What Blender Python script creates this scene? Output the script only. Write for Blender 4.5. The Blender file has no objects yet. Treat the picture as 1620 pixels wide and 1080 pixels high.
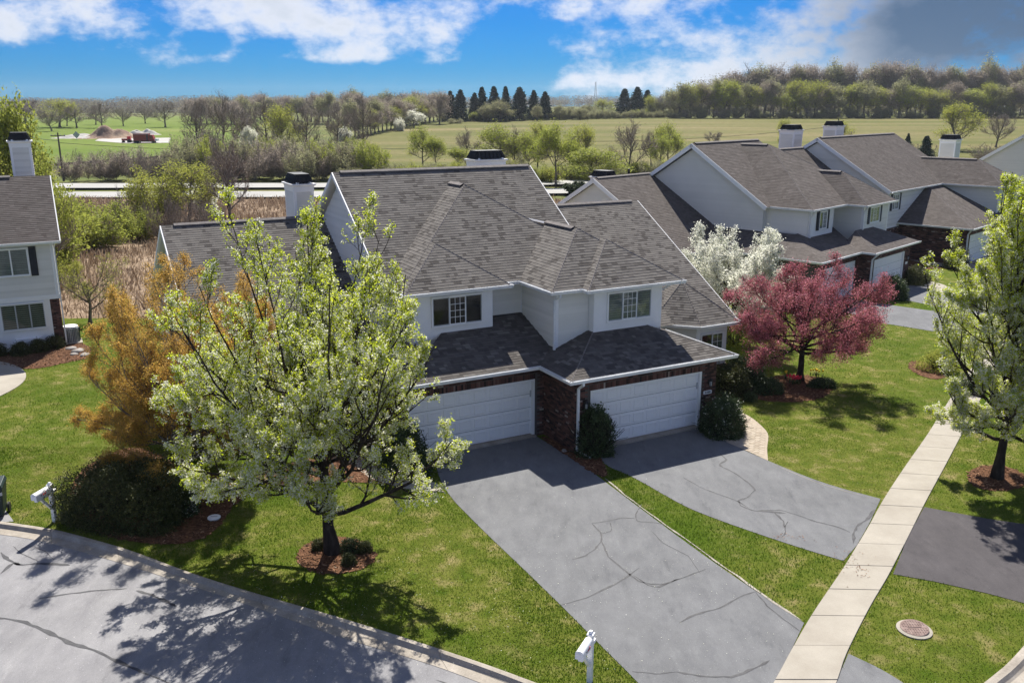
import bpy, math, random
import numpy as np
R = math.radians
C = bpy.context.scene.collection
sc = bpy.context.scene

# ------------------------------------------------------------------ camera
cam = bpy.data.cameras.new('camera')
camo = bpy.data.objects.new('camera', cam); C.objects.link(camo)
camo.location = (0, 0, 12.0)
camo.rotation_euler = (math.pi/2 - math.atan(375/1400), 0, 0)
cam.sensor_width = 36; cam.lens = 36*1400/1620
cam.clip_end = 12000; cam.clip_start = 0.1
sc.camera = camo

# ------------------------------------------------------------------ sky, sun, exposure
SUN_EL = 49.5
SUN_AZ = 1.0
w = bpy.data.worlds.new('World'); sc.world = w; w.use_nodes = True
def sky_nodes():
    nt = w.node_tree; N = nt.nodes; L = nt.links; N.clear()
    out = N.new('ShaderNodeOutputWorld'); bg = N.new('ShaderNodeBackground'); L.new(bg.outputs[0], out.inputs[0])
    bg.inputs['Strength'].default_value = 0.15
    sky = N.new('ShaderNodeTexSky'); sky.sky_type = 'NISHITA'; sky.sun_disc = False
    sky.sun_elevation = R(SUN_EL); sky.sun_rotation = R(SUN_AZ)
    sky.air_density = 1.0; sky.dust_density = 0.3; sky.ozone_density = 3.0; sky.altitude = 200
    tint = N.new('ShaderNodeMix'); tint.data_type = 'RGBA'; tint.blend_type = 'MULTIPLY'; tint.inputs[0].default_value = 1
    L.new(sky.outputs[0], tint.inputs[6]); tint.inputs[7].default_value = (0.010, 0.135, 0.33, 1)
    geo = N.new('ShaderNodeTexCoord')
    mp = N.new('ShaderNodeMapping'); L.new(geo.outputs['Generated'], mp.inputs[0]); mp.inputs['Scale'].default_value = (1, 1, 1.7)
    def noise(scale, det, rough=0.55, off=0.0):
        n = N.new('ShaderNodeTexNoise'); n.inputs['Scale'].default_value = scale; n.inputs['Detail'].default_value = det
        n.inputs['Roughness'].default_value = rough
        m2 = N.new('ShaderNodeMapping'); m2.inputs['Location'].default_value = (off, off*.7, off*.3); L.new(mp.outputs[0], m2.inputs[0])
        L.new(m2.outputs[0], n.inputs['Vector']); return n.outputs[0]
    def math_(op, a, b=None, c=None, clamp=False):
        n = N.new('ShaderNodeMath'); n.operation = op; n.use_clamp = clamp
        for i, v in enumerate((a, b, c)):
            if v is None: continue
            if isinstance(v, (int, float)): n.inputs[i].default_value = v
            else: L.new(v, n.inputs[i])
        return n.outputs[0]
    sep = N.new('ShaderNodeSeparateXYZ'); L.new(geo.outputs['Generated'], sep.inputs[0])
    # a big cloud bank is described by its compass bearing (x of the direction), its height (z) and its extents
    def bank(x, z, sx, sz, amp):
        a = math_('POWER', math_('MULTIPLY', math_('SUBTRACT', sep.outputs[0], x), 1/sx), 2)
        b = math_('POWER', math_('MULTIPLY', math_('SUBTRACT', sep.outputs[2], z), 1/sz), 2)
        e = math_('POWER', 2.718, math_('MULTIPLY', math_('ADD', a, b), -1))
        return math_('MULTIPLY', e, amp)
    tot = None
    for px, py, wx, wy, amp in BANKS:
        v = bank(px, py, wx, wy, amp)
        tot = v if tot is None else math_('ADD', tot, v)
    n1 = noise(10.0, 10, .6, 3.1); n2 = noise(34, 7, .62, 1.7)
    dens = math_('ADD', math_('ADD', math_('MULTIPLY', n1, 2.5), math_('MULTIPLY', n2, 0.9)), math_('ADD', math_('MULTIPLY', tot, 1.0), -1.0))
    cov = N.new('ShaderNodeMapRange'); cov.interpolation_type = 'SMOOTHSTEP'
    cov.inputs[1].default_value = 0.5; cov.inputs[2].default_value = 1.25; L.new(dens, cov.inputs[0])
    # cloud brightness: brighter on thin sunlit edges, greyer in thick cores
    core = N.new('ShaderNodeMapRange'); core.interpolation_type = 'SMOOTHSTEP'
    core.inputs[1].default_value = 0.9; core.inputs[2].default_value = 1.6; L.new(dens, core.inputs[0])
    dark = bank(*DARKBANK)
    n3 = noise(12, 5, .6, 8.3)
    darkf = math_('MULTIPLY', dark, math_('ADD', 0.55, math_('MULTIPLY', n3, 0.8)), None, True)
    cc = N.new('ShaderNodeMix'); cc.data_type = 'RGBA'; L.new(core.outputs[0], cc.inputs[0])
    cc.inputs[6].default_value = (3.35, 3.45, 3.75, 1); cc.inputs[7].default_value = (2.6, 2.8, 3.15, 1)
    cd = N.new('ShaderNodeMix'); cd.data_type = 'RGBA'; L.new(darkf, cd.inputs[0]); L.new(cc.outputs[2], cd.inputs[6])
    cd.inputs[7].default_value = (0.34, .56, .92, 1)
    covf = math_('MULTIPLY', cov.outputs[0], 0.93)
    mx = N.new('ShaderNodeMix'); mx.data_type = 'RGBA'; L.new(covf, mx.inputs[0]); L.new(tint.outputs[2], mx.inputs[6]); L.new(cd.outputs[2], mx.inputs[7])
    L.new(mx.outputs[2], bg.inputs[0])
BANKS = [(-0.4202, 0.0794, 0.0786, 0.0243, 0.25), (-0.328, 0.0435, 0.05, 0.01, 0.4), (-0.3295, 0.0826, 0.0714, 0.0243, 0.2), (-0.2155, 0.0946, 0.0857, 0.0214, 0.12), (-0.1563, 0.0771, 0.0643, 0.02, 0.25), (-0.1936, 0.0471, 0.0643, 0.0071, 0.35), (-0.0737, 0.086, 0.0786, 0.0186, 0.2), (-0.0747, 0.0427, 0.0321, 0.0129, 0.3), (0.1071, 0.0776, 0.0643, 0.0321, 0.15), (0.1671, 0.0581, 0.0929, 0.0357, 0.1), (0.082, 0.0244, 0.0786, 0.01, 0.4), (0.2741, 0.0536, 0.0857, 0.0321, 0.2), (0.2141, 0.0258, 0.1071, 0.0129, 0.2), (0.4214, 0.0708, 0.1357, 0.0536, 0.7), (-0.4797, 0.0629, 0.0157, 0.0143, 0.4), (0.3627, 0.0338, 0.0714, 0.0214, 0.1), (-0.387, 0.0092, 0.2357, 0.0214, -1.1), (-0.4554, 0.0352, 0.1071, 0.0243, -0.5), (-0.2706, 0.0223, 0.1143, 0.0171, -0.6), (0.0068, 0.0685, 0.0429, 0.0357, -0.45), (-0.1158, 0.023, 0.1357, 0.0214, -0.8), (0.3333, 0.0736, 0.0286, 0.0357, -0.35), (-0.0137, 0.033, 0.0643, 0.0243, -0.6), (0.2158, 0.0916, 0.0429, 0.0214, -0.3), (-0.3088, 0.0621, 0.0179, 0.0107, -0.4), (-0.243, 0.0603, 0.0429, 0.0143, -0.25), (-0.3563, 0.067, 0.0214, 0.0143, -0.3), (0.4282, 0.015, 0.0643, 0.0071, -0.1)]
DARKBANK = (0.44, 0.0786, 0.13, 0.09, 1.25)
sky_nodes()
sun = bpy.data.lights.new('sun', 'SUN'); sun.energy = 5.0; sun.angle = R(0.5); sun.color = (1.0, 0.95, 0.86)
so = bpy.data.objects.new('sun', sun); C.objects.link(so)
so.rotation_euler = (-(math.pi/2 - R(SUN_EL)), 0, -R(SUN_AZ)); so.location = (0, 40, 60)
sc.view_settings.view_transform = 'Standard'; sc.view_settings.look = 'None'
sc.view_settings.exposure = 0.82; sc.view_settings.gamma = 1.0; sc.view_settings.use_curve_mapping = False
sc.cycles.max_bounces = 6; sc.cycles.transparent_max_bounces = 10

# ------------------------------------------------------------------ materials
def new_mat(name):
    m = bpy.data.materials.new(name); m.use_nodes = True
    b = m.node_tree.nodes['Principled BSDF']
    return m, m.node_tree, b
def _noise(nt, scale, detail=4, rough=.6, coord='Object', dist=0.0, stretch=None):
    tc = nt.nodes.new('ShaderNodeTexCoord'); n = nt.nodes.new('ShaderNodeTexNoise')
    n.inputs['Scale'].default_value = scale; n.inputs['Detail'].default_value = detail; n.inputs['Roughness'].default_value = rough
    n.inputs['Distortion'].default_value = dist
    if stretch:
        mp = nt.nodes.new('ShaderNodeMapping'); mp.inputs['Scale'].default_value = stretch
        nt.links.new(tc.outputs[coord], mp.inputs[0]); nt.links.new(mp.outputs[0], n.inputs['Vector'])
    else: nt.links.new(tc.outputs[coord], n.inputs['Vector'])
    return n.outputs[0]
def _ramp(nt, src, stops):
    r = nt.nodes.new('ShaderNodeValToRGB'); nt.links.new(src, r.inputs[0])
    e = r.color_ramp.elements
    while len(e) < len(stops): e.new(.5)
    for i, (p, c) in enumerate(stops):
        e[i].position = p; e[i].color = (c[0], c[1], c[2], 1)
    return r.outputs[0]
def _mix(nt, f, a, b, mode='MIX'):
    m = nt.nodes.new('ShaderNodeMix'); m.data_type = 'RGBA'; m.blend_type = mode
    for i, v in ((0, f), (6, a), (7, b)):
        if isinstance(v, (int, float)): m.inputs[i].default_value = v
        elif isinstance(v, tuple): m.inputs[i].default_value = (v[0], v[1], v[2], 1)
        else: nt.links.new(v, m.inputs[i])
    return m.outputs[2]
def _bump(nt, b, src, strength=.3, dist=.02):
    bp = nt.nodes.new('ShaderNodeBump'); bp.inputs['Strength'].default_value = strength; bp.inputs['Distance'].default_value = dist
    nt.links.new(src, bp.inputs['Height']); nt.links.new(bp.outputs[0], b.inputs['Normal'])
def _attr(nt, name='v'):
    a = nt.nodes.new('ShaderNodeAttribute'); a.attribute_name = name; return a.outputs['Fac']
def mat_noise(name, stops, scale=5, detail=5, rough=.8, bump=.2, bscale=None, coord='Object', spec=.3, dist=0.01, fine=None, stretch=None):
    m, nt, b = new_mat(name)
    n = _noise(nt, scale, detail, coord=coord, stretch=stretch); c = _ramp(nt, n, stops)
    if fine:
        f = _ramp(nt, _noise(nt, fine[0], 3, coord=coord), [(.3, (1-fine[1],)*3), (.7, (1+fine[1],)*3)])
        c = _mix(nt, 1.0, c, f, 'MULTIPLY')
    nt.links.new(c, b.inputs['Base Color']); b.inputs['Roughness'].default_value = rough
    b.inputs['Specular IOR Level'].default_value = spec
    if bump: _bump(nt, b, _noise(nt, bscale or scale*8, 3, coord=coord), bump, dist)
    return m
def mat_attr(name, stops, rough=.8, spec=.3, noise=None, bump=None, trans=0, obj_random=0.0, metal=0):
    """colour by the per-face number 'v' (each shingle, brick or leaf its own)"""
    m, nt, b = new_mat(name)
    src = _attr(nt)
    if obj_random:
        oi = nt.nodes.new('ShaderNodeObjectInfo'); ad = nt.nodes.new('ShaderNodeMath'); ad.operation = 'MULTIPLY_ADD'
        nt.links.new(oi.outputs['Random'], ad.inputs[0]); ad.inputs[1].default_value = obj_random; nt.links.new(src, ad.inputs[2])
        fr = nt.nodes.new('ShaderNodeMath'); fr.operation = 'FRACT'; nt.links.new(ad.outputs[0], fr.inputs[0]); src = fr.outputs[0]
    c = _ramp(nt, src, stops)
    if noise:
        f = _ramp(nt, _noise(nt, noise[0], 4), [(.3, (1-noise[1],)*3), (.7, (1+noise[1],)*3)])
        c = _mix(nt, 1.0, c, f, 'MULTIPLY')
    nt.links.new(c, b.inputs['Base Color']); b.inputs['Roughness'].default_value = rough
    b.inputs['Specular IOR Level'].default_value = spec; b.inputs['Metallic'].default_value = metal
    if bump: _bump(nt, b, _noise(nt, bump[0], 3), bump[1], .01)
    if trans:
        t = nt.nodes.new('ShaderNodeBsdfTranslucent'); nt.links.new(c, t.inputs[0])
        mx = nt.nodes.new('ShaderNodeMixShader'); mx.inputs[0].default_value = trans
        nt.links.new(b.outputs[0], mx.inputs[1]); nt.links.new(t.outputs[0], mx.inputs[2])
        nt.links.new(mx.outputs[0], nt.nodes['Material Output'].inputs[0])
    return m
M = {}
M['shingle'] = mat_attr('shingles', [(0, (.075, .067, .062)), (.3, (.108, .098, .090)), (.65, (.130, .119, .110)), (1, (.17, .157, .143))], rough=.92, spec=.15, noise=(1.3, .12), bump=(60, .5), obj_random=1.0)
M['shingle_far'] = mat_attr('brown_shingles', [(0, (.08, .067, .061)), (.5, (.112, .097, .089)), (1, (.15, .132, .122))], rough=.92, spec=.15, noise=(.8, .12))
M['ridge'] = mat_noise('ridge_shingle', [(.3, (.13, .115, .11)), (.7, (.22, .2, .19))], scale=6, rough=.9, bump=.4)
M['deck'] = mat_noise('roof_felt', [(.3, (.03, .03, .03)), (.7, (.045, .043, .042))], scale=4)
M['siding'] = mat_attr('siding', [(0, (.67, .655, .60)), (1, (.75, .73, .675))], rough=.6, spec=.3, noise=(.7, .04), bump=(40, .06), obj_random=.9)
M['wall'] = mat_noise('wall_paint', [(.3, (.66, .65, .61)), (.7, (.71, .70, .66))], scale=1.5, rough=.6, bump=.05)
M['trim'] = mat_noise('white_trim', [(.3, (.80, .80, .80)), (.7, (.85, .85, .85))], scale=2, rough=.45, bump=.04, spec=.4)
M['gutter'] = mat_noise('gutter_white', [(.25, (.62, .64, .66)), (.6, (.78, .79, .8))], scale=1.2, rough=.4, bump=.03, spec=.45, fine=(9, .05))
M['door'] = mat_noise('garage_white', [(.3, (.82, .82, .82)), (.7, (.86, .86, .86))], scale=1.1, rough=.5, bump=.1, bscale=60, spec=.35, fine=(14, .02))
M['brick'] = mat_attr('brick', [(0, (.025, .017, .016)), (.2, (.06, .033, .028)), (.5, (.10, .05, .041)), (.8, (.14, .064, .052)), (.96, (.17, .095, .08)), (1, (.34, .29, .26))], rough=.85, spec=.2, noise=(14, .2), bump=(90, .4), obj_random=1.0)
M['mortar'] = mat_noise('mortar', [(.3, (.075, .066, .06)), (.7, (.11, .098, .09))], scale=8)
M['conc'] = mat_noise('concrete', [(.3, (.30, .27, .225)), (.55, (.355, .325, .275)), (.75, (.40, .365, .31))], scale=.9, detail=8, rough=.9, bump=.25, bscale=70, spec=.2, fine=(40, .06))
M['curb'] = mat_noise('curb_concrete', [(.25, (.24, .21, .175)), (.5, (.33, .295, .25)), (.75, (.42, .38, .33))], scale=2.2, detail=9, rough=.9, bump=.35, bscale=60, spec=.2, fine=(25, .12))
M['white_gloss'] = mat_noise('white_plastic', [(.3, (.78, .78, .79)), (.7, (.84, .84, .85))], scale=5, rough=.35, bump=.02, spec=.5)
M['black'] = mat_noise('black_metal', [(.3, (.012, .012, .013)), (.7, (.022, .022, .023))], scale=4, rough=.55, spec=.4, bump=.05)
M['shutter'] = mat_noise('shutter_black', [(.3, (.015, .016, .018)), (.7, (.025, .026, .028))], scale=4, rough=.5, spec=.4, bump=.05)
M['room_dark'] = mat_noise('painted_room_dark', [(.35, (.02, .018, .016)), (.65, (.06, .05, .045))], scale=1.3, rough=.9, bump=0)  # near-black colour in place of the shade inside the rooms
M['blind'] = mat_noise('blind', [(.3, (.30, .31, .29)), (.7, (.38, .39, .36))], scale=3, rough=.7, bump=0)
M['red'] = mat_noise('red_plastic', [(.3, (.55, .03, .05)), (.7, (.65, .05, .07))], scale=8, rough=.4)
M['ink'] = mat_noise('dark_ink', [(.3, (.02, .03, .035)), (.7, (.03, .04, .045))], scale=8, rough=.6, bump=0)
M['iron'] = mat_noise('rusty_iron', [(.3, (.15, .10, .085)), (.55, (.23, .16, .14)), (.75, (.30, .23, .20))], scale=9, rough=.75, bump=.4, spec=.3)
M['bin'] = mat_noise('bin_plastic', [(.3, (.006, .018, .018)), (.7, (.012, .030, .028))], scale=5, rough=.5, bump=.2, spec=.4)
M['metal'] = mat_noise('grey_metal', [(.3, (.35, .37, .38)), (.7, (.45, .47, .48))], scale=5, rough=.45, bump=.05)
M['wood'] = mat_noise('pole_wood', [(.3, (.06, .05, .04)), (.7, (.12, .10, .085))], scale=6, rough=.9)
M['bark'] = mat_noise('bark', [(.3, (.018, .014, .011)), (.55, (.045, .036, .03)), (.8, (.10, .085, .07))], scale=7, detail=8, rough=.95, bump=.8, bscale=30, stretch=(1, 1, .35), spec=.1)
M['bark_grey'] = mat_noise('bark_grey', [(.3, (.10, .085, .07)), (.7, (.22, .19, .165))], scale=3, detail=6, rough=.95, bump=.6, spec=.1)
def glass():
    m, nt, b = new_mat('window_glass')
    t = nt.nodes.new('ShaderNodeBsdfTransparent'); t.inputs[0].default_value = (.86, .89, .88, 1)
    g = nt.nodes.new('ShaderNodeBsdfGlossy'); g.inputs['Roughness'].default_value = .02
    lw = nt.nodes.new('ShaderNodeFresnel'); lw.inputs[0].default_value = 1.52
    a = nt.nodes.new('ShaderNodeMath'); a.operation = 'MULTIPLY'; nt.links.new(lw.outputs[0], a.inputs[0]); a.inputs[1].default_value = .45
    mx = nt.nodes.new('ShaderNodeMixShader'); nt.links.new(a.outputs[0], mx.inputs[0]); nt.links.new(t.outputs[0], mx.inputs[1]); nt.links.new(g.outputs[0], mx.inputs[2])
    nt.links.new(mx.outputs[0], nt.nodes['Material Output'].inputs[0]); return m
M['glass'] = glass()
DRY = ((13.2, 29.5, 5.0), (10.8, 27.2, 2.2), (-1.2, 20.5, 2.4), (-2.5, 22.5, 1.6), (11.5, 36.0, 3.0), (-14, 27, 2.5))
def mat_lawn(name, lush, mid, dry, seed=0.0, drybias=.5):
    m, nt, b = new_mat(name)
    big = _noise(nt, .16, 5, .62, coord='Object'); med = _noise(nt, 1.4, 6, .65); fin = _noise(nt, 22, 4, .7)
    c = _ramp(nt, med, [(.3, lush), (.52, mid), (.74, dry)])
    c2 = _ramp(nt, med, [(.36, lush), (.60, lush), (.84, mid)])
    bigr = _ramp(nt, big, [(drybias-.14, (0, 0, 0)), (drybias+.06, (1, 1, 1))])
    # ground that dries out first: about the crimson tree and between drive and pear
    tcd = nt.nodes.new('ShaderNodeTexCoord')
    for (cx, cy, rr) in DRY:
        vd = nt.nodes.new('ShaderNodeVectorMath'); vd.operation = 'DISTANCE'; nt.links.new(tcd.outputs['Object'], vd.inputs[0]); vd.inputs[1].default_value = (cx, cy, 0)
        mr = nt.nodes.new('ShaderNodeMapRange'); nt.links.new(vd.outputs['Value'], mr.inputs[0]); mr.inputs[1].default_value = rr*1.25; mr.inputs[2].default_value = rr*.3; mr.inputs[3].default_value = 0; mr.inputs[4].default_value = .8
        bigr = _mix(nt, 1.0, bigr, mr.outputs[0], 'ADD')
    c = _mix(nt, bigr, c2, c)
    f = _ramp(nt, fin, [(.25, (.5, .5, .5)), (.5, (1, 1, 1)), (.78, (1.45, 1.4, 1.3))])
    c = _mix(nt, 1.0, c, f, 'MULTIPLY')
    # thatch spots
    sp = _ramp(nt, _noise(nt, 4.3, 5, .7), [(.62, (0, 0, 0)), (.72, (1, 1, 1))])
    c = _mix(nt, _mix(nt, .6, (0, 0, 0), sp), c, (.40, .34, .20))
    nt.links.new(c, b.inputs['Base Color']); b.inputs['Roughness'].default_value = .95; b.inputs['Specular IOR Level'].default_value = .04
    _bump(nt, b, _noise(nt, 30, 4, .7), .9, .05)
    return m
M['lawn'] = mat_lawn('lawn', (.066, .108, .010), (.13, .152, .026), (.30, .245, .115))
def mat_asphalt(name, base, var, crack=(.045, .045, .05), seals=True, warm=0.0, off=0.0):
    m, nt, b = new_mat(name)
    tc = nt.nodes.new('ShaderNodeTexCoord')
    med = _noise(nt, .45, 7, .6); fin = _noise(nt, 60, 3, .7); pal = _noise(nt, 2.6, 6, .65, stretch=(1, .45, 1))
    lo = tuple(x*(1-var) for x in base); hi = tuple(x*(1+var) for x in base)
    c = _ramp(nt, med, [(.3, lo), (.7, hi)])
    c = _mix(nt, 1.0, c, _ramp(nt, fin, [(.3, (.82, .82, .82)), (.7, (1.18, 1.18, 1.18))]), 'MULTIPLY')
    c = _mix(nt, 1.0, c, _ramp(nt, pal, [(.35, (.9, .9, .9)), (.7, (1.12, 1.12, 1.1))]), 'MULTIPLY')
    st = _noise(nt, 1.1, 8, .72, stretch=(1.6, .5, 1)); c = _mix(nt, 1.0, c, _ramp(nt, st, [(.30, (.70, .70, .71)), (.43, (.96, .96, .96)), (.60, (1, 1, 1)), (.72, (1.22, 1.22, 1.2))]), 'MULTIPLY')
    sp = _noise(nt, 7, 4, .6); c = _mix(nt, 1.0, c, _ramp(nt, sp, [(.22, (.62, .62, .62)), (.30, (1, 1, 1))]), 'MULTIPLY')
    # pale grains of worn stone
    vs = nt.nodes.new('ShaderNodeTexVoronoi'); vs.inputs['Scale'].default_value = 11; nt.links.new(tc.outputs['Object'], vs.inputs['Vector'])
    c = _mix(nt, _ramp(nt, vs.outputs['Distance'], [(.05, (.8, .8, .8)), (.12, (0, 0, 0))]), c, tuple(min(.7, x*2.0) for x in base))
    nt.links.new(c, b.inputs['Base Color']); b.inputs['Roughness'].default_value = .93; b.inputs['Specular IOR Level'].default_value = .15
    _bump(nt, b, fin, .35, .008)
    return m
M['street'] = mat_asphalt('old_asphalt', (.245, .242, .252), .10)
M['drive'] = mat_asphalt('drive_asphalt', (.162, .165, .173), .12, off=3)
M['drive_dark'] = mat_asphalt('new_asphalt', (.082, .076, .080), .15)
M['crack'] = mat_noise('crack_fill', [(.3, (.035, .035, .04)), (.7, (.085, .085, .09))], scale=5, rough=.7, bump=.2, spec=.3)
M['mulch'] = mat_attr('mulch', [(0, (.055, .03, .02)), (.4, (.15, .075, .042)), (.8, (.25, .13, .075)), (1, (.38, .23, .14))], rough=.95, spec=.1, noise=(3, .2))
M['mulch_bed'] = mat_noise('mulch_bed', [(.3, (.06, .032, .019)), (.55, (.15, .075, .042)), (.75, (.24, .13, .075))], scale=9, detail=8, rough=.95, bump=.9, bscale=40, dist=.04, spec=.1)
M['paver'] = mat_attr('paver', [(0, (.34, .285, .22)), (.5, (.40, .34, .27)), (1, (.45, .39, .315))], rough=.9, spec=.15, noise=(8, .06), obj_random=1.0)
M['soil'] = mat_noise('soil', [(.3, (.10, .08, .06)), (.7, (.2, .16, .12))], scale=10)
LEAF = {}
LEAF['pear'] = mat_attr('pear_leaf', [(0, (.21, .27, .012)), (.4, (.42, .50, .022)), (.75, (.60, .66, .045)), (1, (.72, .74, .12))], rough=.55, spec=.3, trans=.6)
LEAF['petal'] = mat_attr('pear_blossom', [(0, (.62, .64, .46)), (.5, (.80, .80, .64)), (1, (.92, .91, .82))], rough=.7, spec=.2, trans=.5)
LEAF['crab'] = mat_attr('crab_red', [(0, (.20, .065, .08)), (.4, (.42, .125, .165)), (.75, (.60, .21, .27)), (1, (.76, .46, .50))], rough=.6, spec=.25, trans=.5)
LEAF['crab_leaf'] = mat_attr('crab_leaf', [(0, (.14, .05, .045)), (.5, (.27, .095, .085)), (1, (.36, .19, .12))], rough=.6, spec=.25, trans=.5)
LEAF['white'] = mat_attr('white_blossom', [(0, (.45, .50, .34)), (.35, (.74, .74, .63)), (1, (.90, .89, .82))], rough=.7, spec=.2, trans=.55)
LEAF['orange'] = mat_attr('orange_bud', [(0, (.30, .28, .06)), (.3, (.50, .35, .07)), (.65, (.64, .38, .09)), (1, (.74, .52, .18))], rough=.6, spec=.2, trans=.5)
LEAF['box'] = mat_attr('hedge_leaf', [(0, (.02, .028, .010)), (.45, (.06, .072, .020)), (.8, (.11, .115, .032)), (1, (.18, .16, .055))], rough=.6, spec=.3, trans=.2)
LEAF['shrub'] = mat_attr('shrub_leaf', [(0, (.02, .04, .012)), (.5, (.055, .085, .028)), (.85, (.10, .14, .05)), (1, (.18, .22, .09))], rough=.5, spec=.4, trans=.25)
LEAF['bud'] = mat_attr('bud_yellow', [(0, (.24, .27, .05)), (.5, (.38, .40, .075)), (1, (.50, .50, .13))], rough=.7, spec=.1, trans=.45)
LEAF['green'] = mat_attr('spring_green', [(0, (.20, .235, .04)), (.5, (.32, .36, .065)), (1, (.44, .46, .115))], rough=.6, spec=.15, trans=.5)
LEAF['olive'] = mat_attr('olive_haze', [(0, (.20, .20, .11)), (.5, (.31, .31, .165)), (1, (.42, .41, .24))], rough=.8, spec=.1, trans=.5)
LEAF['rust'] = mat_attr('grey_haze', [(0, (.22, .185, .155)), (.5, (.33, .28, .235)), (1, (.43, .38, .31))], rough=.85, spec=.05, trans=.5)
LEAF['twig'] = mat_attr('twigs', [(0, (.15, .12, .10)), (.5, (.25, .21, .18)), (1, (.36, .31, .27))], rough=.9, spec=.05)
LEAF['spruce'] = mat_attr('spruce_needle', [(0, (.02, .036, .026)), (.5, (.04, .068, .05)), (1, (.07, .11, .08))], rough=.8, spec=.1)
LEAF['reed'] = mat_attr('dry_reed', [(0, (.19, .13, .085)), (.5, (.33, .245, .17)), (1, (.48, .38, .28))], rough=.95, spec=.05, trans=.2)
LEAF['grass'] = mat_attr('grass_blade', [(0, (.07, .135, .010)), (.4, (.115, .18, .018)), (.75, (.20, .23, .045)), (1, (.34, .30, .13))], rough=.7, spec=.15, trans=.4)

# ------------------------------------------------------------------ mesh helpers
def tag(o, label=None, cat=None, group=None, kind=None):
    if label: o['label'] = label
    if cat: o['category'] = cat
    if group: o['group'] = group
    if kind: o['kind'] = kind
    return o
def empty(name, loc=(0, 0, 0), rz=0, label=None, cat=None, group=None, parent=None):
    o = bpy.data.objects.new(name, None); C.objects.link(o); o.location = loc; o.rotation_euler = (0, 0, rz)
    o.empty_display_size = .2
    if parent: o.parent = parent
    return tag(o, label, cat, group)
def link(name, me, parent=None, loc=None, rot=None, kind=None):
    o = bpy.data.objects.new(name, me); C.objects.link(o)
    if parent: o.parent = parent
    if loc is not None: o.location = loc
    if rot is not None: o.rotation_euler = rot
    if kind: o['kind'] = kind
    return o
class MB:
    def __init__(s): s.v = []; s.f = []; s.a = []; s.m = []
    def face(s, pts, val=.5, mi=0):
        n = len(s.v); s.v.extend([tuple(p) for p in pts]); s.f.append(tuple(range(n, n+len(pts)))); s.a.append(val); s.m.append(mi)
    def poly8(s, b, t, val=.5, mi=0):
        """prism between matching rings b (bottom, CCW seen from above) and t"""
        n = len(s.v); k = len(b); s.v.extend([tuple(p) for p in b]); s.v.extend([tuple(p) for p in t])
        s.f.append(tuple(n+i for i in reversed(range(k)))); s.f.append(tuple(n+k+i for i in range(k)))
        for i in range(k): j = (i+1) % k; s.f.append((n+i, n+j, n+k+j, n+k+i))
        s.a += [val]*(k+2); s.m += [mi]*(k+2)
    def box(s, x0, x1, y0, y1, z0, z1, val=.5, mi=0):
        s.poly8([(x0, y0, z0), (x1, y0, z0), (x1, y1, z0), (x0, y1, z0)], [(x0, y0, z1), (x1, y0, z1), (x1, y1, z1), (x0, y1, z1)], val, mi)
    def prism(s, pts, z0, z1, val=.5):
        s.poly8([(x, y, z0) for x, y in pts], [(x, y, z1) for x, y in pts], val)
    def tube(s, pts, rad, sides=8, val=.5, cap=True, flat=None):
        pts = [np.array(p, float) for p in pts]; rings = []
        for i, p in enumerate(pts):
            d = pts[min(i+1, len(pts)-1)] - pts[max(i-1, 0)]; d = d/(np.linalg.norm(d)+1e-9)
            up = np.array([0, 0, 1.]) if abs(d[2]) < .9 else np.array([0, 1., 0])
            a = np.cross(d, up); a /= np.linalg.norm(a); b = np.cross(a, d)
            r = rad[i] if isinstance(rad, (list, tuple)) else rad
            rings.append([p + (a*math.cos(2*math.pi*(k+.5)/sides) + b*math.sin(2*math.pi*(k+.5)/sides))*r for k in range(sides)])
        n = len(s.v)
        for rg in rings: s.v.extend([tuple(p) for p in rg])
        for i in range(len(rings)-1):
            for k in range(sides):
                j = (k+1) % sides; s.f.append((n+i*sides+k, n+(i+1)*sides+k, n+(i+1)*sides+j, n+i*sides+j)); s.a.append(val); s.m.append(0)
        if cap:
            s.f.append(tuple(n+k for k in range(sides))); s.f.append(tuple(n+(len(rings)-1)*sides+k for k in reversed(range(sides)))); s.a += [val]*2; s.m += [0]*2
    def lathe(s, prof, c=(0, 0, 0), seg=20, val=.5):
        n = len(s.v)
        for r, z in prof:
            for k in range(seg): a = 2*math.pi*k/seg; s.v.append((c[0]+r*math.cos(a), c[1]+r*math.sin(a), c[2]+z))
        for i in range(len(prof)-1):
            for k in range(seg): j = (k+1) % seg; s.f.append((n+i*seg+k, n+i*seg+j, n+(i+1)*seg+j, n+(i+1)*seg+k)); s.a.append(val); s.m.append(0)
        s.f.append(tuple(n+k for k in reversed(range(seg)))); s.f.append(tuple(n+(len(prof)-1)*seg+k for k in range(seg))); s.a += [val]*2; s.m += [0]*2
    def mesh(s, name, mats, smooth=False):
        me = bpy.data.meshes.new(name); me.from_pydata(s.v, [], s.f)
        for m in (mats if isinstance(mats, (list, tuple)) else [mats]): me.materials.append(m)
        at = me.attributes.new('v', 'FLOAT', 'FACE'); at.data.foreach_set('value', s.a)
        if any(s.m): me.polygons.foreach_set('material_index', s.m)
        if smooth: me.polygons.foreach_set('use_smooth', [True]*len(s.f))
        me.update(); return me
    def build(s, name, mats, parent=None, kind=None, loc=None, rot=None, smooth=False, bevel=0):
        if not s.f: return None
        o = link(name, s.mesh(name, mats, smooth), parent, loc, rot, kind)
        if bevel:
            b = o.modifiers.new('edge', 'BEVEL'); b.width = bevel; b.segments = 2; b.limit_method = 'ANGLE'
        return o
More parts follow.
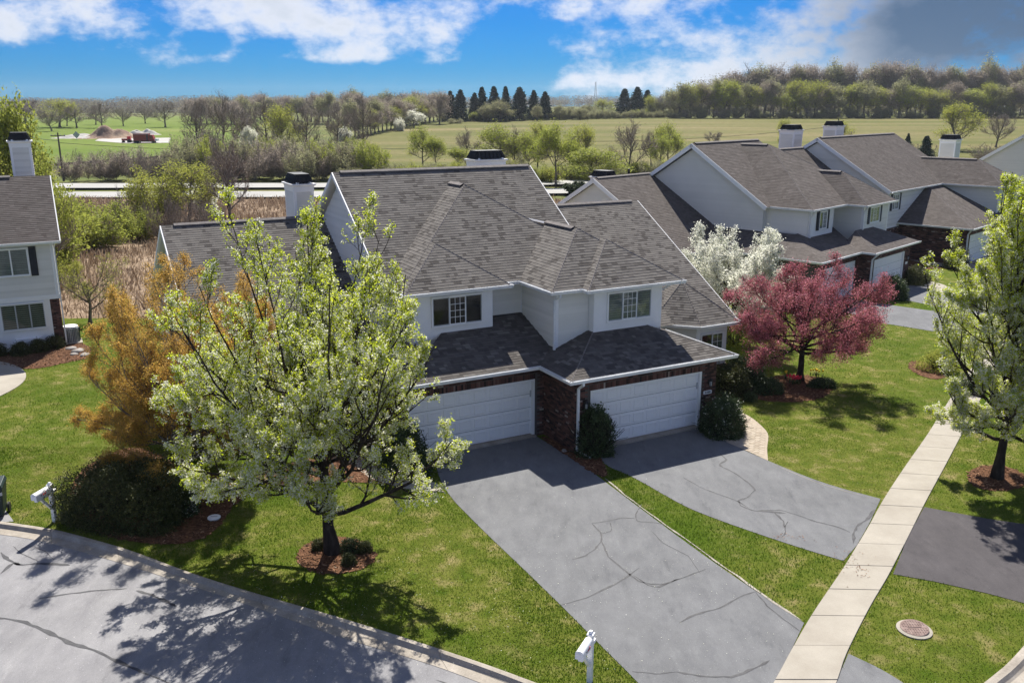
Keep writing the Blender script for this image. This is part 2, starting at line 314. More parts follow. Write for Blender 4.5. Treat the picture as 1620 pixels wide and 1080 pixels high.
def np_mesh(name, V, F, vals, mats, smooth=False):
    """V (n,3), F (k,3|4) int, vals (k,)"""
    me = bpy.data.meshes.new(name); k, s = F.shape
    me.vertices.add(len(V)); me.vertices.foreach_set('co', np.ascontiguousarray(V, dtype=np.float32).ravel())
    me.loops.add(k*s); me.loops.foreach_set('vertex_index', np.ascontiguousarray(F, dtype=np.int32).ravel())
    me.polygons.add(k); me.polygons.foreach_set('loop_start', np.arange(0, k*s, s, dtype=np.int32))
    try: me.polygons.foreach_set('loop_total', np.full(k, s, dtype=np.int32))
    except Exception: pass
    at = me.attributes.new('v', 'FLOAT', 'FACE'); at.data.foreach_set('value', np.asarray(vals, dtype=np.float32))
    for m in (mats if isinstance(mats, (list, tuple)) else [mats]): me.materials.append(m)
    if smooth: me.polygons.foreach_set('use_smooth', np.ones(k, dtype=bool))
    me.update(calc_edges=True); return me
def copy_tree(o, parent=None):
    c = o.copy(); C.objects.link(c)
    if parent: c.parent = parent
    for ch in list(o.children): copy_tree(ch, c)
    return c
def clip(poly, inside, inter):
    out = []
    for i in range(len(poly)):
        a, b = poly[i], poly[(i+1) % len(poly)]; ia, ib = inside(a), inside(b)
        if ia: out.append(a)
        if ia != ib: out.append(inter(a, b))
    return out
def clip_convex(poly, conv):
    for i in range(len(conv)):
        a, b = conv[i], conv[(i+1) % len(conv)]; ex, ey = b[0]-a[0], b[1]-a[1]
        f = lambda p: ex*(p[1]-a[1]) - ey*(p[0]-a[0])
        def inter(p, q):
            fp, fq = f(p), f(q); t = fp/(fp-fq); return (p[0]+(q[0]-p[0])*t, p[1]+(q[1]-p[1])*t)
        poly = clip(poly, lambda p: f(p) >= -1e-9, inter)
        if len(poly) < 3: return []
    return poly
def plane_axes(P):
    P = [np.array(p, float) for p in P]; n = np.zeros(3)
    for i in range(len(P)):
        a, b = P[i], P[(i+1) % len(P)]; n += np.cross(a, b)
    n /= np.linalg.norm(n)
    eh = np.cross(np.array([0, 0, 1.]), n); eh /= np.linalg.norm(eh); es = np.cross(n, eh)
    return P[0], eh, es, n
def rows_on(P, exposure, wfun, mb, t0, t1, rng, valf, gap=0.0, full=False, single=None):
    """cover the convex polygon P (CCW seen from outside) with courses; single(x0,x1,s0,s1) may take a whole piece for itself"""
    o, eh, es, n = plane_axes(P); uv = [((np.array(p)-o)@eh, (np.array(p)-o)@es) for p in P]
    smin = min(q[1] for q in uv); smax = max(q[1] for q in uv); xmin = min(q[0] for q in uv); xmax = max(q[0] for q in uv)
    r = 0; s = smin
    while s < smax-1e-4:
        s1 = s+exposure-gap; x = xmin - rng.random()*.3
        while x < xmax:
            wd = wfun(rng, r); x1 = x+wd-gap
            rect = [(x, s), (x1, s), (x1, s1), (x, s1)]
            pc = clip_convex(rect, uv)
            if len(pc) >= 3:
                area = abs(sum(pc[i][0]*pc[(i+1) % len(pc)][1]-pc[(i+1) % len(pc)][0]*pc[i][1] for i in range(len(pc))))/2
                if area > .0004:
                    whole = area > .97*(x1-x)*(s1-s)
                    if not (single and whole and single(o+eh*x+es*s, wd, r)):
                        th = t0*(1+.5*rng.random()); v = valf(rng, r)
                        def h(q): return th+(t1-th)*(q[1]-s)/exposure
                        top = [o+eh*q[0]+es*q[1]+n*h(q) for q in pc]; mb.face(top, v)
                        for i in range(len(pc)):
                            a, b = pc[i], pc[(i+1) % len(pc)]
                            if full or (abs(a[1]-s) < 1e-6 and abs(b[1]-s) < 1e-6):
                                A = o+eh*a[0]+es*a[1]; B = o+eh*b[0]+es*b[1]
                                mb.face([A, B, B+n*h(b), A+n*h(a)], v)
            x += wd
        s += exposure; r += 1
    return eh, es, n
# weathered laminated shingles: a plane of the roof
def shingle_w(rng, r): return .12+.22*rng.random()
def shingle_v(rng, r): return min(1, max(0, rng.gauss(.5, .15)))
WSET = (.14, .18, .23, .3)
def make_roof(parent, planes, rng, mat, exposure=.145, singles=0, name='roof', drop=.0):
    deck = MB(); sh = MB(); cnt = [0]; cache = {}
    rf = None
    for P in planes:
        o, eh, es, n = plane_axes(P)
        deck.face([np.array(p)-n*.01 for p in P]); deck.face([np.array(p)-n*.09 for p in reversed(P)], .5, 1)
        for i in range(len(P)):
            a, b = np.array(P[i]), np.array(P[(i+1) % len(P)]); deck.face([a-n*.09, b-n*.09, b-n*.01, a-n*.01], .5, 1)
    rf = deck.build(name, [M['deck'], M['trim']], parent)
    for P in planes:
        o, eh, es, n = plane_axes(P)
        def single(p, wd, r):
            if cnt[0] >= singles or wd not in WSET: return False
            key = (wd, tuple(np.round(n, 3)))
            if key not in cache:
                b = MB(); th = .016; t1 = .004; z = np.zeros(3)
                A, B, D, E_ = z, eh*(wd-.004), eh*(wd-.004)+es*exposure, es*exposure
                b.face([A+n*th, B+n*th, D+n*t1, E_+n*t1]); b.face([A, B, B+n*th, A+n*th]); b.face([B, D, D+n*t1, B+n*th]); b.face([E_, A, A+n*th, E_+n*t1])
                cache[key] = b.mesh('shingle', mat)
            link('shingle', cache[key], rf, tuple(p)); cnt[0] += 1; return True
        use = cnt[0] < singles
        wf = (lambda rg, r: rg.choice(WSET)) if use else shingle_w
        rows_on(P, exposure, wf, sh, .010, .003, rng, shingle_v, single=single if use else None)
    sh.build('shingles', mat, rf, kind='stuff')
    return rf
def caps(parent, lines, mat, name='ridge_cap', wdt=.14, rise=.02, vent=False):
    """folded caps along ridge and hip lines"""
    for (a, b) in lines:
        mb = MB(); a = np.array(a, float); b = np.array(b, float); d = b-a; Ln = np.linalg.norm(d); d /= Ln
        side = np.cross(d, [0, 0, 1.]); side /= np.linalg.norm(side); up = np.cross(side, d)
        dr = .10 if not vent else .075; step = .16 if not vent else .3; k = max(1, int(Ln/step)); st = Ln/k
        for i in range(k):
            p0 = a+d*st*i; p1 = a+d*(st*(i+1)+.01); r0 = rise+.012; r1 = rise
            if vent: r0 = r1 = rise+.05
            for sg in (1, -1):
                q = [p0+up*r0, p1+up*r1, p1+side*sg*wdt+up*(r1-dr), p0+side*sg*wdt+up*(r0-dr)]
                if sg > 0: q = q[::-1]
                mb.face(q, random.random()); mb.face([x-up*.012 for x in reversed(q)], .3)
                e0, e1 = p0+side*sg*wdt+up*(r0-dr), p1+side*sg*wdt+up*(r1-dr)
                mb.face([e0, e1, e1-up*(.05 if vent else .012), e0-up*(.05 if vent else .012)], .1)
            mb.face([p0+up*r0, p0+side*wdt+up*(r0-dr), p0+side*wdt+up*(r0-dr-.02), p0+up*(r0-.02)], .2); mb.face([p0+up*r0, p0-side*wdt+up*(r0-dr), p0-side*wdt+up*(r0-dr-.02), p0+up*(r0-.02)], .2)
        mb.build(name, mat, parent)
def sweep(parent, name, path, prof, mat, closed=False):
    """profile [(out, z)] swept along a level polyline; out is to the right of travel"""
    P = [np.array(p, float) for p in path]; n = len(P); mb = MB(); rings = []
    for i in range(n):
        d0 = P[i]-P[i-1] if i > 0 else P[1]-P[0]; d1 = P[i+1]-P[i] if i < n-1 else P[-1]-P[-2]
        d0 = d0[:2]/np.linalg.norm(d0[:2]); d1 = d1[:2]/np.linalg.norm(d1[:2])
        n0 = np.array([d0[1], -d0[0]]); n1 = np.array([d1[1], -d1[0]]); m = n0+n1; m /= max(.3, (m@m)/2)
        rings.append([(P[i][0]+m[0]*o, P[i][1]+m[1]*o, P[i][2]+z) for o, z in prof])
    k = len(prof)
    for i in range(n-1):
        for j in range(k):
            q = (j+1) % k; mb.face([rings[i][j], rings[i+1][j], rings[i+1][q], rings[i][q]])
    mb.face(rings[0]); mb.face(rings[-1][::-1])
    return mb.build(name, mat, parent)
GUT = [(0, -.02), (0, -.14), (.09, -.14), (.125, -.02), (.112, -.02), (.08, -.125), (.012, -.125), (.012, -.02)]
def gutter(parent, path, name='gutter'): return sweep(parent, name, path, GUT, M['gutter'])
def soffit(parent, pts, z):
    mb = MB(); mb.poly8([(x, y, z-.03) for x, y in pts], [(x, y, z) for x, y in pts]); return mb.build('soffit', M['trim'], parent)
def siding(parent, P, rng, single=True, exposure=.125, mat=None, name='siding_board'):
    """lap boards on a wall polygon, CCW seen from outside"""
    o, eh, es, n = plane_axes(P); uv = [((np.array(p)-o)@eh, (np.array(p)-o)@es) for p in P]
    smin = min(q[1] for q in uv); smax = max(q[1] for q in uv); xs = [q[0] for q in uv]; s = smin; allmb = MB()
    while s < smax-.02:
        mb = MB() if single else allmb
        pc = clip_convex([(min(xs), s), (max(xs), s), (max(xs), s+exposure), (min(xs), s+exposure)], uv)
        if len(pc) >= 3:
            h = lambda q: .036+(.002-.036)*(q[1]-s)/exposure; v = .3+.4*rng.random()
            mb.face([o+eh*q[0]+es*q[1]+n*h(q) for q in pc], v)
            for i in range(len(pc)):
                a, b = pc[i], pc[(i+1) % len(pc)]; A = o+eh*a[0]+es*a[1]; B = o+eh*b[0]+es*b[1]
                mb.face([A, B, B+n*h(b), A+n*h(a)], v)
            if single: mb.build(name, mat or M['siding'], parent)
        s += exposure
    if not single: allmb.build('siding', mat or M['siding'], parent, kind='stuff')
def bricks(parent, P, rng, holes=(), singles=0, cnt=None, name='brick', bh=.075, bw=.215, soldier=False):
    """running-bond brick faces proud of a mortar wall"""
    o, eh, es, n = plane_axes(P); uv = [((np.array(p)-o)@eh, (np.array(p)-o)@es) for p in P]
    xs = [q[0] for q in uv]; ss = [q[1] for q in uv]; mb = MB(); s = min(ss); r = 0; g = .010
    if soldier: bh, bw = max(ss)-min(ss), .075
    key = (round(bw, 3), round(bh, 3), tuple(np.round(n, 3)))
    while s+bh*.9 < max(ss):
        x = min(xs) - (bw/2 if r % 2 and not soldier else 0)
        while x < max(xs):
            x0, x1 = max(x, min(xs)), min(x+bw-g, max(xs)); y0, y1 = s, s+bh-g
            if x1-x0 > .03 and not any(x1 > h[0]+.005 and x0 < h[1]-.005 and y1 > h[2]+.005 and y0 < h[3]-.005 for h in holes):
                a = o+eh*x0+es*y0; wd = x1-x0; th = .008+.003*rng.random()
                if cnt is not None and cnt[0] < singles and abs(wd-(bw-g)) < 1e-4:
                    if key not in BR:
                        b = MB(); q = [np.zeros(3), eh*wd, eh*wd+es*(bh-g), es*(bh-g)]; b.face([p+n*.009 for p in q])
                        for i in range(4): b.face([q[i], q[(i+1) % 4], q[(i+1) % 4]+n*.009, q[i]+n*.009])
                        BR[key] = b.mesh('brick', M['brick'])
                    link('brick', BR[key], parent, tuple(a)); cnt[0] += 1
                else:
                    v = rng.random(); q = [a, a+eh*wd, a+eh*wd+es*(bh-g), a+es*(bh-g)]; mb.face([p+n*th for p in q], v)
                    for i in range(4): mb.face([q[i], q[(i+1) % 4], q[(i+1) % 4]+n*th, q[i]+n*th], v)
            x += bw
        s += bh; r += 1
    mb.build('bricks', M['brick'], parent, kind='stuff')
BR = {}
def window(parent, u0, u1, z0, z1, v, lites=3, grid=(1,), blinds=None, name='window', rows=4, cols=3, shut=None, fw=.055):
    """sliding window in a wall that faces -v; its outer frame stands on the wall"""
    mb = MB(); mb.box(u0, u0+fw, v-.075, v, z0, z1); mb.box(u1-fw, u1, v-.075, v, z0, z1); mb.box(u0+fw, u1-fw, v-.075, v, z0, z0+fw); mb.box(u0+fw, u1-fw, v-.075, v, z1-fw, z1)
    f = mb.build(name, M['trim'], parent)
    mb = MB(); mb.box(u0+fw, u1-fw, v-.012, v-.004, z0+fw, z1-fw); mb.build('room_dark_panel', M['room_dark'], f)  # dark panel on the solid wall; its colour stands for the unlit room
    wl = (u1-u0-2*fw)/lites
    for i in range(lites):
        a = u0+fw+wl*i; b = a+wl; s = .032; pv = v-.048 if i in grid else v-.036
        mb = MB(); mb.box(a, a+s, pv-.012, pv+.012, z0+fw, z1-fw); mb.box(b-s, b, pv-.012, pv+.012, z0+fw, z1-fw); mb.box(a+s, b-s, pv-.012, pv+.012, z0+fw, z0+fw+s); mb.box(a+s, b-s, pv-.012, pv+.012, z1-fw-s, z1-fw)
        if i in grid:
            mb2 = MB()
            for k in range(1, cols): x = a+s+(wl-2*s)*k/cols; mb2.box(x-.009, x+.009, pv-.008, pv-.003, z0+fw+s, z1-fw-s)
            for k in range(1, rows):
                zz = z0+fw+s+(z1-z0-2*fw-2*s)*k/rows; mb2.box(a+s, b-s, pv-.0085, pv-.0035, zz-.009, zz+.009)
            mb2.build('muntin', M['trim'], f)
        mb.build('sash', M['trim'] if i in grid or shut else M['metal'], f)
        mb = MB(); mb.box(a+s, b-s, pv-.001, pv+.002, z0+fw+s, z1-fw-s); mb.build('pane', M['glass'], f)
        if blinds and (blinds == 'all' or i in grid):
            mb = MB(); k = int((z1-z0-2*fw)/.09)
            for q in range(k):
                zz = z0+fw+.02+q*.09; mb.box(a+.02, b-.02, v-.022, v-.016, zz, zz+(.055 if blinds == 'half' else .078))
            mb.build('blind', M['blind'], f)
    if shut:
        for (a, b) in ((u0-.02-shut, u0-.02), (u1+.02, u1+.02+shut)):
            mb = MB(); mb.box(a, b, v-.05, v, z0-.02, z1+.04); 
            n = int((z1-z0)/.075)
            for q in range(n): zz = z0+.05+q*(z1-z0-.08)/n; mb.poly8([(a+.04, v-.05, zz), (b-.04, v-.05, zz), (b-.04, v-.05, zz+.05), (a+.04, v-.05, zz+.05)][::-1], [(a+.04, v-.072, zz), (b-.04, v-.072, zz), (b-.04, v-.054, zz+.045), (a+.04, v-.054, zz+.045)][::-1])
            mb.build('shutter', M['shutter'], parent)
    return f
GD = {}
def garage_door(parent, u0, u1, z0, h, v, cols=8, rows=4, recess=.10):
    """panelled door set back behind the brick; white jambs and head"""
    mb = MB(); mb.box(u0, u1, v+recess, v+recess+.06, z0, z0+h); d = mb.build('garage_door', M['door'], parent)
    wp = (u1-u0)/cols; hp = h/rows
    key = (round(wp, 3), round(hp, 3))
    if key not in GD:
        b = MB(); x0, x1, y0, y1 = .055, wp-.055, .075, hp-.075; i1 = .03; i2 = .06
        R0 = [(x0, 0, y0), (x1, 0, y0), (x1, 0, y1), (x0, 0, y1)]
        R1 = [(x0+i1, -.0, y0+i1), (x1-i1, -.0, y0+i1), (x1-i1, -.0, y1-i1), (x0+i1, -.0, y1-i1)]
        R1 = [(x, -.024, z) for x, _, z in R1]
        R2 = [(x0+i2, -.010, y0+i2), (x1-i2, -.010, y0+i2), (x1-i2, -.010, y1-i2), (x0+i2, -.010, y1-i2)]
        for A, B in ((R0, R1), (R1, R2)):
            for i in range(4): j = (i+1) % 4; b.face([A[i], A[j], B[j], B[i]])
        b.face(R2); GD[key] = b.mesh('door_panel', M['door'])
    for r in range(rows):
        for c in range(cols): link('door_panel', GD[key], d, (u0+wp*c, v+recess-.001, z0+hp*r))
    mb = MB()
    for r in range(1, rows): mb.box(u0+.002, u1-.002, v+recess-.005, v+recess-.001, z0+hp*r-.006, z0+hp*r+.004)
    mb.build('seam', M['ink'], d)
    mb = MB(); mb.box(u0-.10, u0, v-.015, v+recess+.06, z0-.02, z0+h+.06); mb.box(u1, u1+.10, v-.015, v+recess+.06, z0-.02, z0+h+.06); mb.box(u0, u1, v-.013, v+recess+.06, z0+h, z0+h+.06)
    mb.build('door_frame', M['trim'], parent)
    mb = MB(); mb.box(u0-.1, u1+.1, v-.16, v+recess+.05, -.02, z0-.022); mb.build('door_sill', M['curb'], parent)
def downspout(parent, path, w_=.045, name='downspout'):
    mb = MB(); mb.tube(path, w_*1.25, 4, cap=True); return mb.build(name, M['gutter'], parent)
def lantern(parent, u, v, z):
    mb = MB(); mb.box(u-.05, u+.05, v-.03, v, z-.05, z+.12); mb.box(u-.015, u+.015, v-.12, v-.03, z+.08, z+.1)
    o = mb.build('wall_lamp', M['black'], parent)
    mb = MB(); mb.lathe([(.02, .24), (.055, .2), (.075, .13)][::-1], (u, v-.13, z-.04), 8); mb.lathe([(.04, -.14), (.055, -.12), (.06, -.10)], (u, v-.13, z), 8); 
    for k in range(4):
        a = math.pi/4+k*math.pi/2; mb.box(u+.05*math.cos(a)-.006, u+.05*math.cos(a)+.006, v-.13+.05*math.sin(a)-.006, v-.13+.05*math.sin(a)+.006, z-.1, z+.1)
    mb.build('lamp_cage', M['black'], o)
    mb = MB(); mb.lathe([(.04, -.095), (.045, 0), (.04, .085)], (u, v-.13, z), 8); mb.build('lamp_glass', M['metal'], o)
def chimney(parent, u0, u1, v0, v1, z0, z1, rng, capn=7, single=False):
    """sided chimney chase with corner boards, flared white crown and black louvred cap"""
    ch = MB(); ch.box(u0, u1, v0, v1, z0, z1-.05); c = ch.build('chimney', M['wall'], parent)
    k = .1
    for (P) in ([(u0+k, v0, z0), (u1-k, v0, z0), (u1-k, v0, z1-.36), (u0+k, v0, z1-.36)], [(u0, v1-k, z0), (u0, v0+k, z0), (u0, v0+k, z1-.36), (u0, v1-k, z1-.36)], [(u1, v0+k, z0), (u1, v1-k, z0), (u1, v1-k, z1-.36), (u1, v0+k, z1-.36)]):
        siding(c, P, rng, single=False)
    mb = MB()
    for (a, b) in ((u0, v0), (u1, v0), (u0, v1), (u1, v1)):
        sx = 1 if a == u0 else -1; sy = 1 if b == v0 else -1; q = sorted((a-.02*sx, a+k*sx)); r = sorted((b-.02*sy, b+k*sy)); mb.box(q[0], q[1], r[0], r[1], z0, z1-.361)
    mb.build('corner_board', M['trim'], c)
    mb = MB()
    def ring(e, z): return [(u0-e, v0-e, z), (u1+e, v0-e, z), (u1+e, v1+e, z), (u0-e, v1+e, z)]
    mb.poly8(ring(.03, z1-.36), ring(.04, z1-.12)); mb.poly8(ring(.04, z1-.118), ring(.12, z1-.05)); mb.poly8(ring(.13, z1-.048), ring(.13, z1)); mb.build('crown_board', M['trim'], c)
    mb = MB(); mb.poly8(ring(.02, z1+.04), ring(-.13, z1+.40)); mb.poly8(ring(-.12, z1+.402), ring(-.10, z1+.43))
    cp = mb.build('chimney_cap', M['black'], c)
    mb = MB()
    for i in range(capn):
        t = (i+.5)/capn
        for (A, B) in ((ring(.03, z1+.03), ring(-.12, z1+.41)),):
            for e in range(4):
                a0, a1 = np.array(A[e]), np.array(A[(e+1) % 4]); b0, b1 = np.array(B[e]), np.array(B[(e+1) % 4])
                p = a0+(a1-a0)*t; q = b0+(b1-b0)*t; d = (a1-a0)/np.linalg.norm(a1-a0)*.02; o_ = np.cross(d, [0, 0, 1.]); o_ = o_/np.linalg.norm(o_)*.045
                mb.poly8([p-d, p+d, p+d+o_, p-d+o_], [q-d, q+d, q+d+o_*.7, q-d+o_*.7])
    mb.build('cap_rib', M['black'], cp)
    mb = MB()
    for (x, y) in ((u0+.1, v0-.0), (u1-.2, v0-.0), (u0+.1, v1-.1), (u1-.2, v1-.1)): mb.box(x, x+.12, y-.06, y+.1, z1+.0005, z1+.07)
    mb.build('cap_clip', M['trim'], c)
    return c
def rake(parent, a, b, mat=None, w_=.16, t=.05):
    """white board along the sloping edge of a gable roof, from a up to b"""
    a = np.array(a, float); b = np.array(b, float); d = b-a; d /= np.linalg.norm(d); side = np.cross(d, [0, 0, 1.]); side /= np.linalg.norm(side); up = np.cross(side, d)
    if up[2] < 0: up = -up
    mb = MB(); mb.poly8([a-up*w_-side*t, a-up*w_+side*t, b-up*w_+side*t, b-up*w_-side*t], [a-side*t, a+side*t, b+side*t, b-side*t]); return mb.build('rake_board', mat or M['trim'], parent)

# ------------------------------------------------------------------ terrain and ground sheets
def sm(t): t = np.clip(t, 0, 1); return t*t*(3-2*t)
def ter(X, Y):
    s = sm((np.asarray(Y, float)-170)/270); k = .55+.45*sm((np.asarray(X, float)+130)/200)
    return 6.2*s*k
def terz(x, y): return float(ter(x, y))
def grid_sheet(name, xs, ys, off, mat, bow=None, kind='structure'):
    xs = np.array(xs, float); ys = np.array(ys, float); X, Y = np.meshgrid(xs, ys); Zs = ter(X, Y)+off
    if bow: Zs = Zs+bow(X, Y)
    V = np.stack([X.ravel(), Y.ravel(), Zs.ravel()], 1); nx, ny = len(xs), len(ys)
    idx = np.arange(nx*ny).reshape(ny, nx); F = np.stack([idx[:-1, :-1].ravel(), idx[:-1, 1:].ravel(), idx[1:, 1:].ravel(), idx[1:, :-1].ravel()], 1)
    return link(name, np_mesh(name, V, F, np.full(len(F), .5), mat, True), kind=kind)
def strip_sheet(name, A, B, off, mat, n=60, m=12, kind='structure'):
    """ground sheet lofted between a near line A and a far line B, draped on the terrain"""
    def res(P):
        P = np.array(P, float)[:, :2]; d = np.r_[0, np.cumsum(np.linalg.norm(np.diff(P, axis=0), axis=1))]; t = np.linspace(0, d[-1], n)
        return np.stack([np.interp(t, d, P[:, 0]), np.interp(t, d, P[:, 1])], 1)
    a, b = res(A), res(B); t = np.linspace(0, 1, m)[:, None, None]; G_ = a[None]*(1-t)+b[None]*t
    Zs = ter(G_[..., 0], G_[..., 1])+off; V = np.concatenate([G_, Zs[..., None]], 2).reshape(-1, 3)
    idx = np.arange(m*n).reshape(m, n); F = np.stack([idx[:-1, :-1].ravel(), idx[:-1, 1:].ravel(), idx[1:, 1:].ravel(), idx[1:, :-1].ravel()], 1)
    return link(name, np_mesh(name, V, F, np.full(len(F), .5), mat, True), kind=kind)
def smooth_line(P, k=3, closed=False):
    P = [np.array(p[:2], float) for p in P]
    for _ in range(k):
        Q = [] if closed else [P[0]]; n = len(P)
        for i in range(n if closed else n-1):
            a, b = P[i], P[(i+1) % n]; Q += [a*.75+b*.25, a*.25+b*.75]
        if not closed: Q.append(P[-1])
        P = Q
    return P
def flat(name, pts, z, mat, kind='structure', parent=None, thick=0.0):
    """level sheet with the given outline (ear-clipped by Blender's n-gon)"""
    me = bpy.data.meshes.new(name); n = len(pts)
    area = sum(pts[i][0]*pts[(i+1) % n][1]-pts[(i+1) % n][0]*pts[i][1] for i in range(n))
    if area < 0: pts = pts[::-1]
    V = [(p[0], p[1], z) for p in pts]; F = [tuple(range(n))]
    if thick:
        V += [(p[0], p[1], z-thick) for p in pts]; F += [(i, n+i, n+(i+1) % n, (i+1) % n) for i in range(n)]
    me.from_pydata(V, [], F); me.materials.append(mat); at = me.attributes.new('v', 'FLOAT', 'FACE'); at.data.foreach_set('value', [.5]*len(F)); me.update()
    return link(name, me, parent, kind=kind)

M['meadow'] = mat_noise('meadow', [(.3, (.085, .115, .03)), (.5, (.14, .155, .05)), (.7, (.21, .185, .09))], scale=.05, detail=9, rough=.95, bump=.4, bscale=2, spec=.05, fine=(1.2, .3))
M['park'] = mat_noise('park_grass', [(.3, (.095, .15, .022)), (.55, (.135, .18, .035)), (.75, (.22, .235, .08))], scale=.02, detail=6, rough=.95, bump=.2, bscale=1, spec=.05, fine=(.5, .12), stretch=(.3, 1, 1))
M['reedbed'] = mat_noise('reed_bed', [(.3, (.17, .12, .08)), (.55, (.27, .20, .14)), (.75, (.38, .30, .22))], scale=.6, detail=9, rough=.95, bump=.7, bscale=9, dist=.08, spec=.05, fine=(6, .3))
M['field'] = mat_noise('field', [(.25, (.085, .10, .025)), (.45, (.125, .128, .042)), (.62, (.18, .158, .07)), (.75, (.25, .205, .11))], scale=.03, detail=8, rough=.95, bump=.2, bscale=1, spec=.05, fine=(.6, .16), stretch=(.22, 1.6, 1))
M['highway'] = mat_noise('highway_concrete', [(.3, (.33, .325, .31)), (.7, (.40, .395, .375))], scale=.15, rough=.9, bump=.05, spec=.1)
M['dirt'] = mat_noise('dirt_pile', [(.3, (.13, .085, .065)), (.5, (.2, .13, .095)), (.62, (.40, .29, .20)), (.75, (.48, .37, .27))], scale=.14, detail=7, rough=.95, bump=.7, bscale=1.5, dist=.3)
M['gravelm'] = mat_noise('gravel', [(.3, (.32, .31, .29)), (.7, (.5, .48, .44))], scale=.4, detail=6, rough=.95, bump=.3)
ys = np.r_[np.linspace(-30, 160, 12), np.linspace(175, 460, 26), np.linspace(520, 1500, 12), 1900, 2500]
xs = np.r_[-2400, -1500, -900, np.linspace(-600, 700, 45), 1000, 1600, 2400]
grid_sheet('terrain', xs, ys, -.30, M['meadow'])
# near ground: lawn as one sheet, dry reed meadow behind it
strip_sheet('reed_meadow', [(-110, 60), (-70, 60), (-40, 49.5), (-8, 49.5), (10, 54), (24, 73), (60, 91)], [(-150, 119), (-100, 118), (-40, 117), (20, 116), (60, 116), (120, 116)], -.05, M['reedbed'], 80, 30)
V_ = None
strip_sheet('highway', [(-84.49, 118.03), (-59.60, 118.44), (-25.78, 119.27), (6.15, 124.03), (81.90, 130.16)], [(-89.94, 125.86), (-63.46, 126.32), (-27.46, 127.26), (6.51, 131.66), (86.38, 137.45)], .06, M['highway'], 60, 3)
strip_sheet('highway_far_lanes', [(-93.99, 131.66), (-66.32, 132.16), (-28.70, 133.19), (6.82, 138.00), (90.63, 144.37)], [(-99.58, 139.69), (-70.28, 140.25), (-30.31, 140.83), (7.19, 145.59), (95.31, 152.00)], .06, M['highway'], 60, 3)
strip_sheet('field', [(-39.61, 182.01), (-22.92, 171.59), (-5.81, 165.06), (22.48, 168.27), (49.80, 181.88), (127.16, 203.93)], [(-47.79, 274.27), (-41.75, 353.67), (-29.86, 391.37), (11.11, 400.68), (82.20, 409.21), (344.47, 456.48)], .12, M['field'], 90, 40)
strip_sheet('park_lawn', [(-129.14, 182.10), (-95.89, 182.09), (-93.08, 189.52), (-82.26, 209.74), (-76.46, 227.78), (-69.66, 237.34)], [(-408.26, 583.56), (-303.16, 583.56), (-296.43, 611.45), (-271.23, 642.14), (-238.70, 676.06), (-165.15, 611.45)], .14, M['park'], 90, 40)

# streets and drives
curb_in = smooth_line([(-18.62, 24.61), (-16.55, 24.36), (-14.80, 23.94), (-13.35, 23.54), (-12.12, 22.99), (-10.61, 22.29), (-8.54, 21.05), (-6.58, 20.06), (-4.13, 18.93), (-2.08, 17.89), (-0.52, 17.06), (0.48, 16.46), (1.94, 15.56), (3.08, 14.61)]+[(5, 14.0), (7, 14.2), (8.7, 15.1), (10.08, 16.42), (10.76, 16.9), (11.42, 17.48), (12.35, 18.35), (13.43, 19.15), (16, 21), (20, 23.2), (28, 26), (45, 29), (70, 30)])
curb_out = smooth_line([(-18.23, 24.03), (-16.20, 23.78), (-14.91, 23.46), (-13.84, 23.19), (-12.48, 22.62), (-10.50, 21.72), (-8.39, 20.63), (-6.46, 19.64), (-4.00, 18.27), (-1.95, 17.36), (-0.41, 16.46), (0.91, 15.54), (2.18, 14.35)]+[(4.9, 13.4), (7.2, 13.6), (9.15, 14.5), (10.5, 15.95), (11.2, 16.4), (11.9, 17.0), (12.8, 17.85), (13.9, 18.65), (16.4, 20.5), (20.3, 22.65), (28.2, 25.4), (45, 28.4), (70, 29.4)])
rd = [tuple(p) for p in curb_out]
flat('lawn', [tuple(p) for p in curb_in] + [(95, 45), (95, 60), (95, 92), (34, 92), (24, 74), (10, 55), (-8, 50), (-40, 50), (-70, 60), (-70, 26)], 0.0, M['lawn'])
flat('street', rd + [(75, 28), (75, -12), (-60, -12), (-60, 20)], .004-.11, M['street'])
M['void'] = M['street']
def ribbon(name, A, B, z, mat, parent=None, thick=0, kind='structure'):
    return flat(name, [tuple(p) for p in A]+[tuple(p) for p in reversed(B)], z, mat, kind, parent, thick)
def resample(P, n):
    P = np.array([p[:2] for p in P], float); d = np.r_[0, np.cumsum(np.linalg.norm(np.diff(P, axis=0), axis=1))]; t = np.linspace(0, d[-1], n)
    return np.stack([np.interp(t, d, P[:, 0]), np.interp(t, d, P[:, 1])], 1)
# kerb and gutter pan as separate cast lengths
kerb = empty('kerb'); kerb['kind'] = 'structure'
ia, oa = resample(curb_in, 217), resample(curb_out, 217)
for i in range(0, 216, 6):
    mb = MB(); K = []
    for j in range(i, i+7):
        a, b = ia[j], oa[j]; d = (b-a)
        if j == i: sh = (ia[min(j+1, 216)]-a)*.012
        elif j == i+6: sh = -(a-ia[j-1])*.012
        else: sh = a*0
        K.append([np.r_[a+sh+d*t, z] for t, z in ((-.02, -.05), (-.02, .025), (.06, .03), (.24, .022), (.34, -.055), (.42, -.085), (1.0, -.098), (1.0, -.14))])
    for q in range(len(K)-1):
        for k in range(7): mb.face([K[q][k], K[q+1][k], K[q+1][k+1], K[q][k+1]][::-1], .5)
    mb.face(K[0]); mb.face(K[-1][::-1])
    mb.build('kerb_segment', M['curb'], kerb)
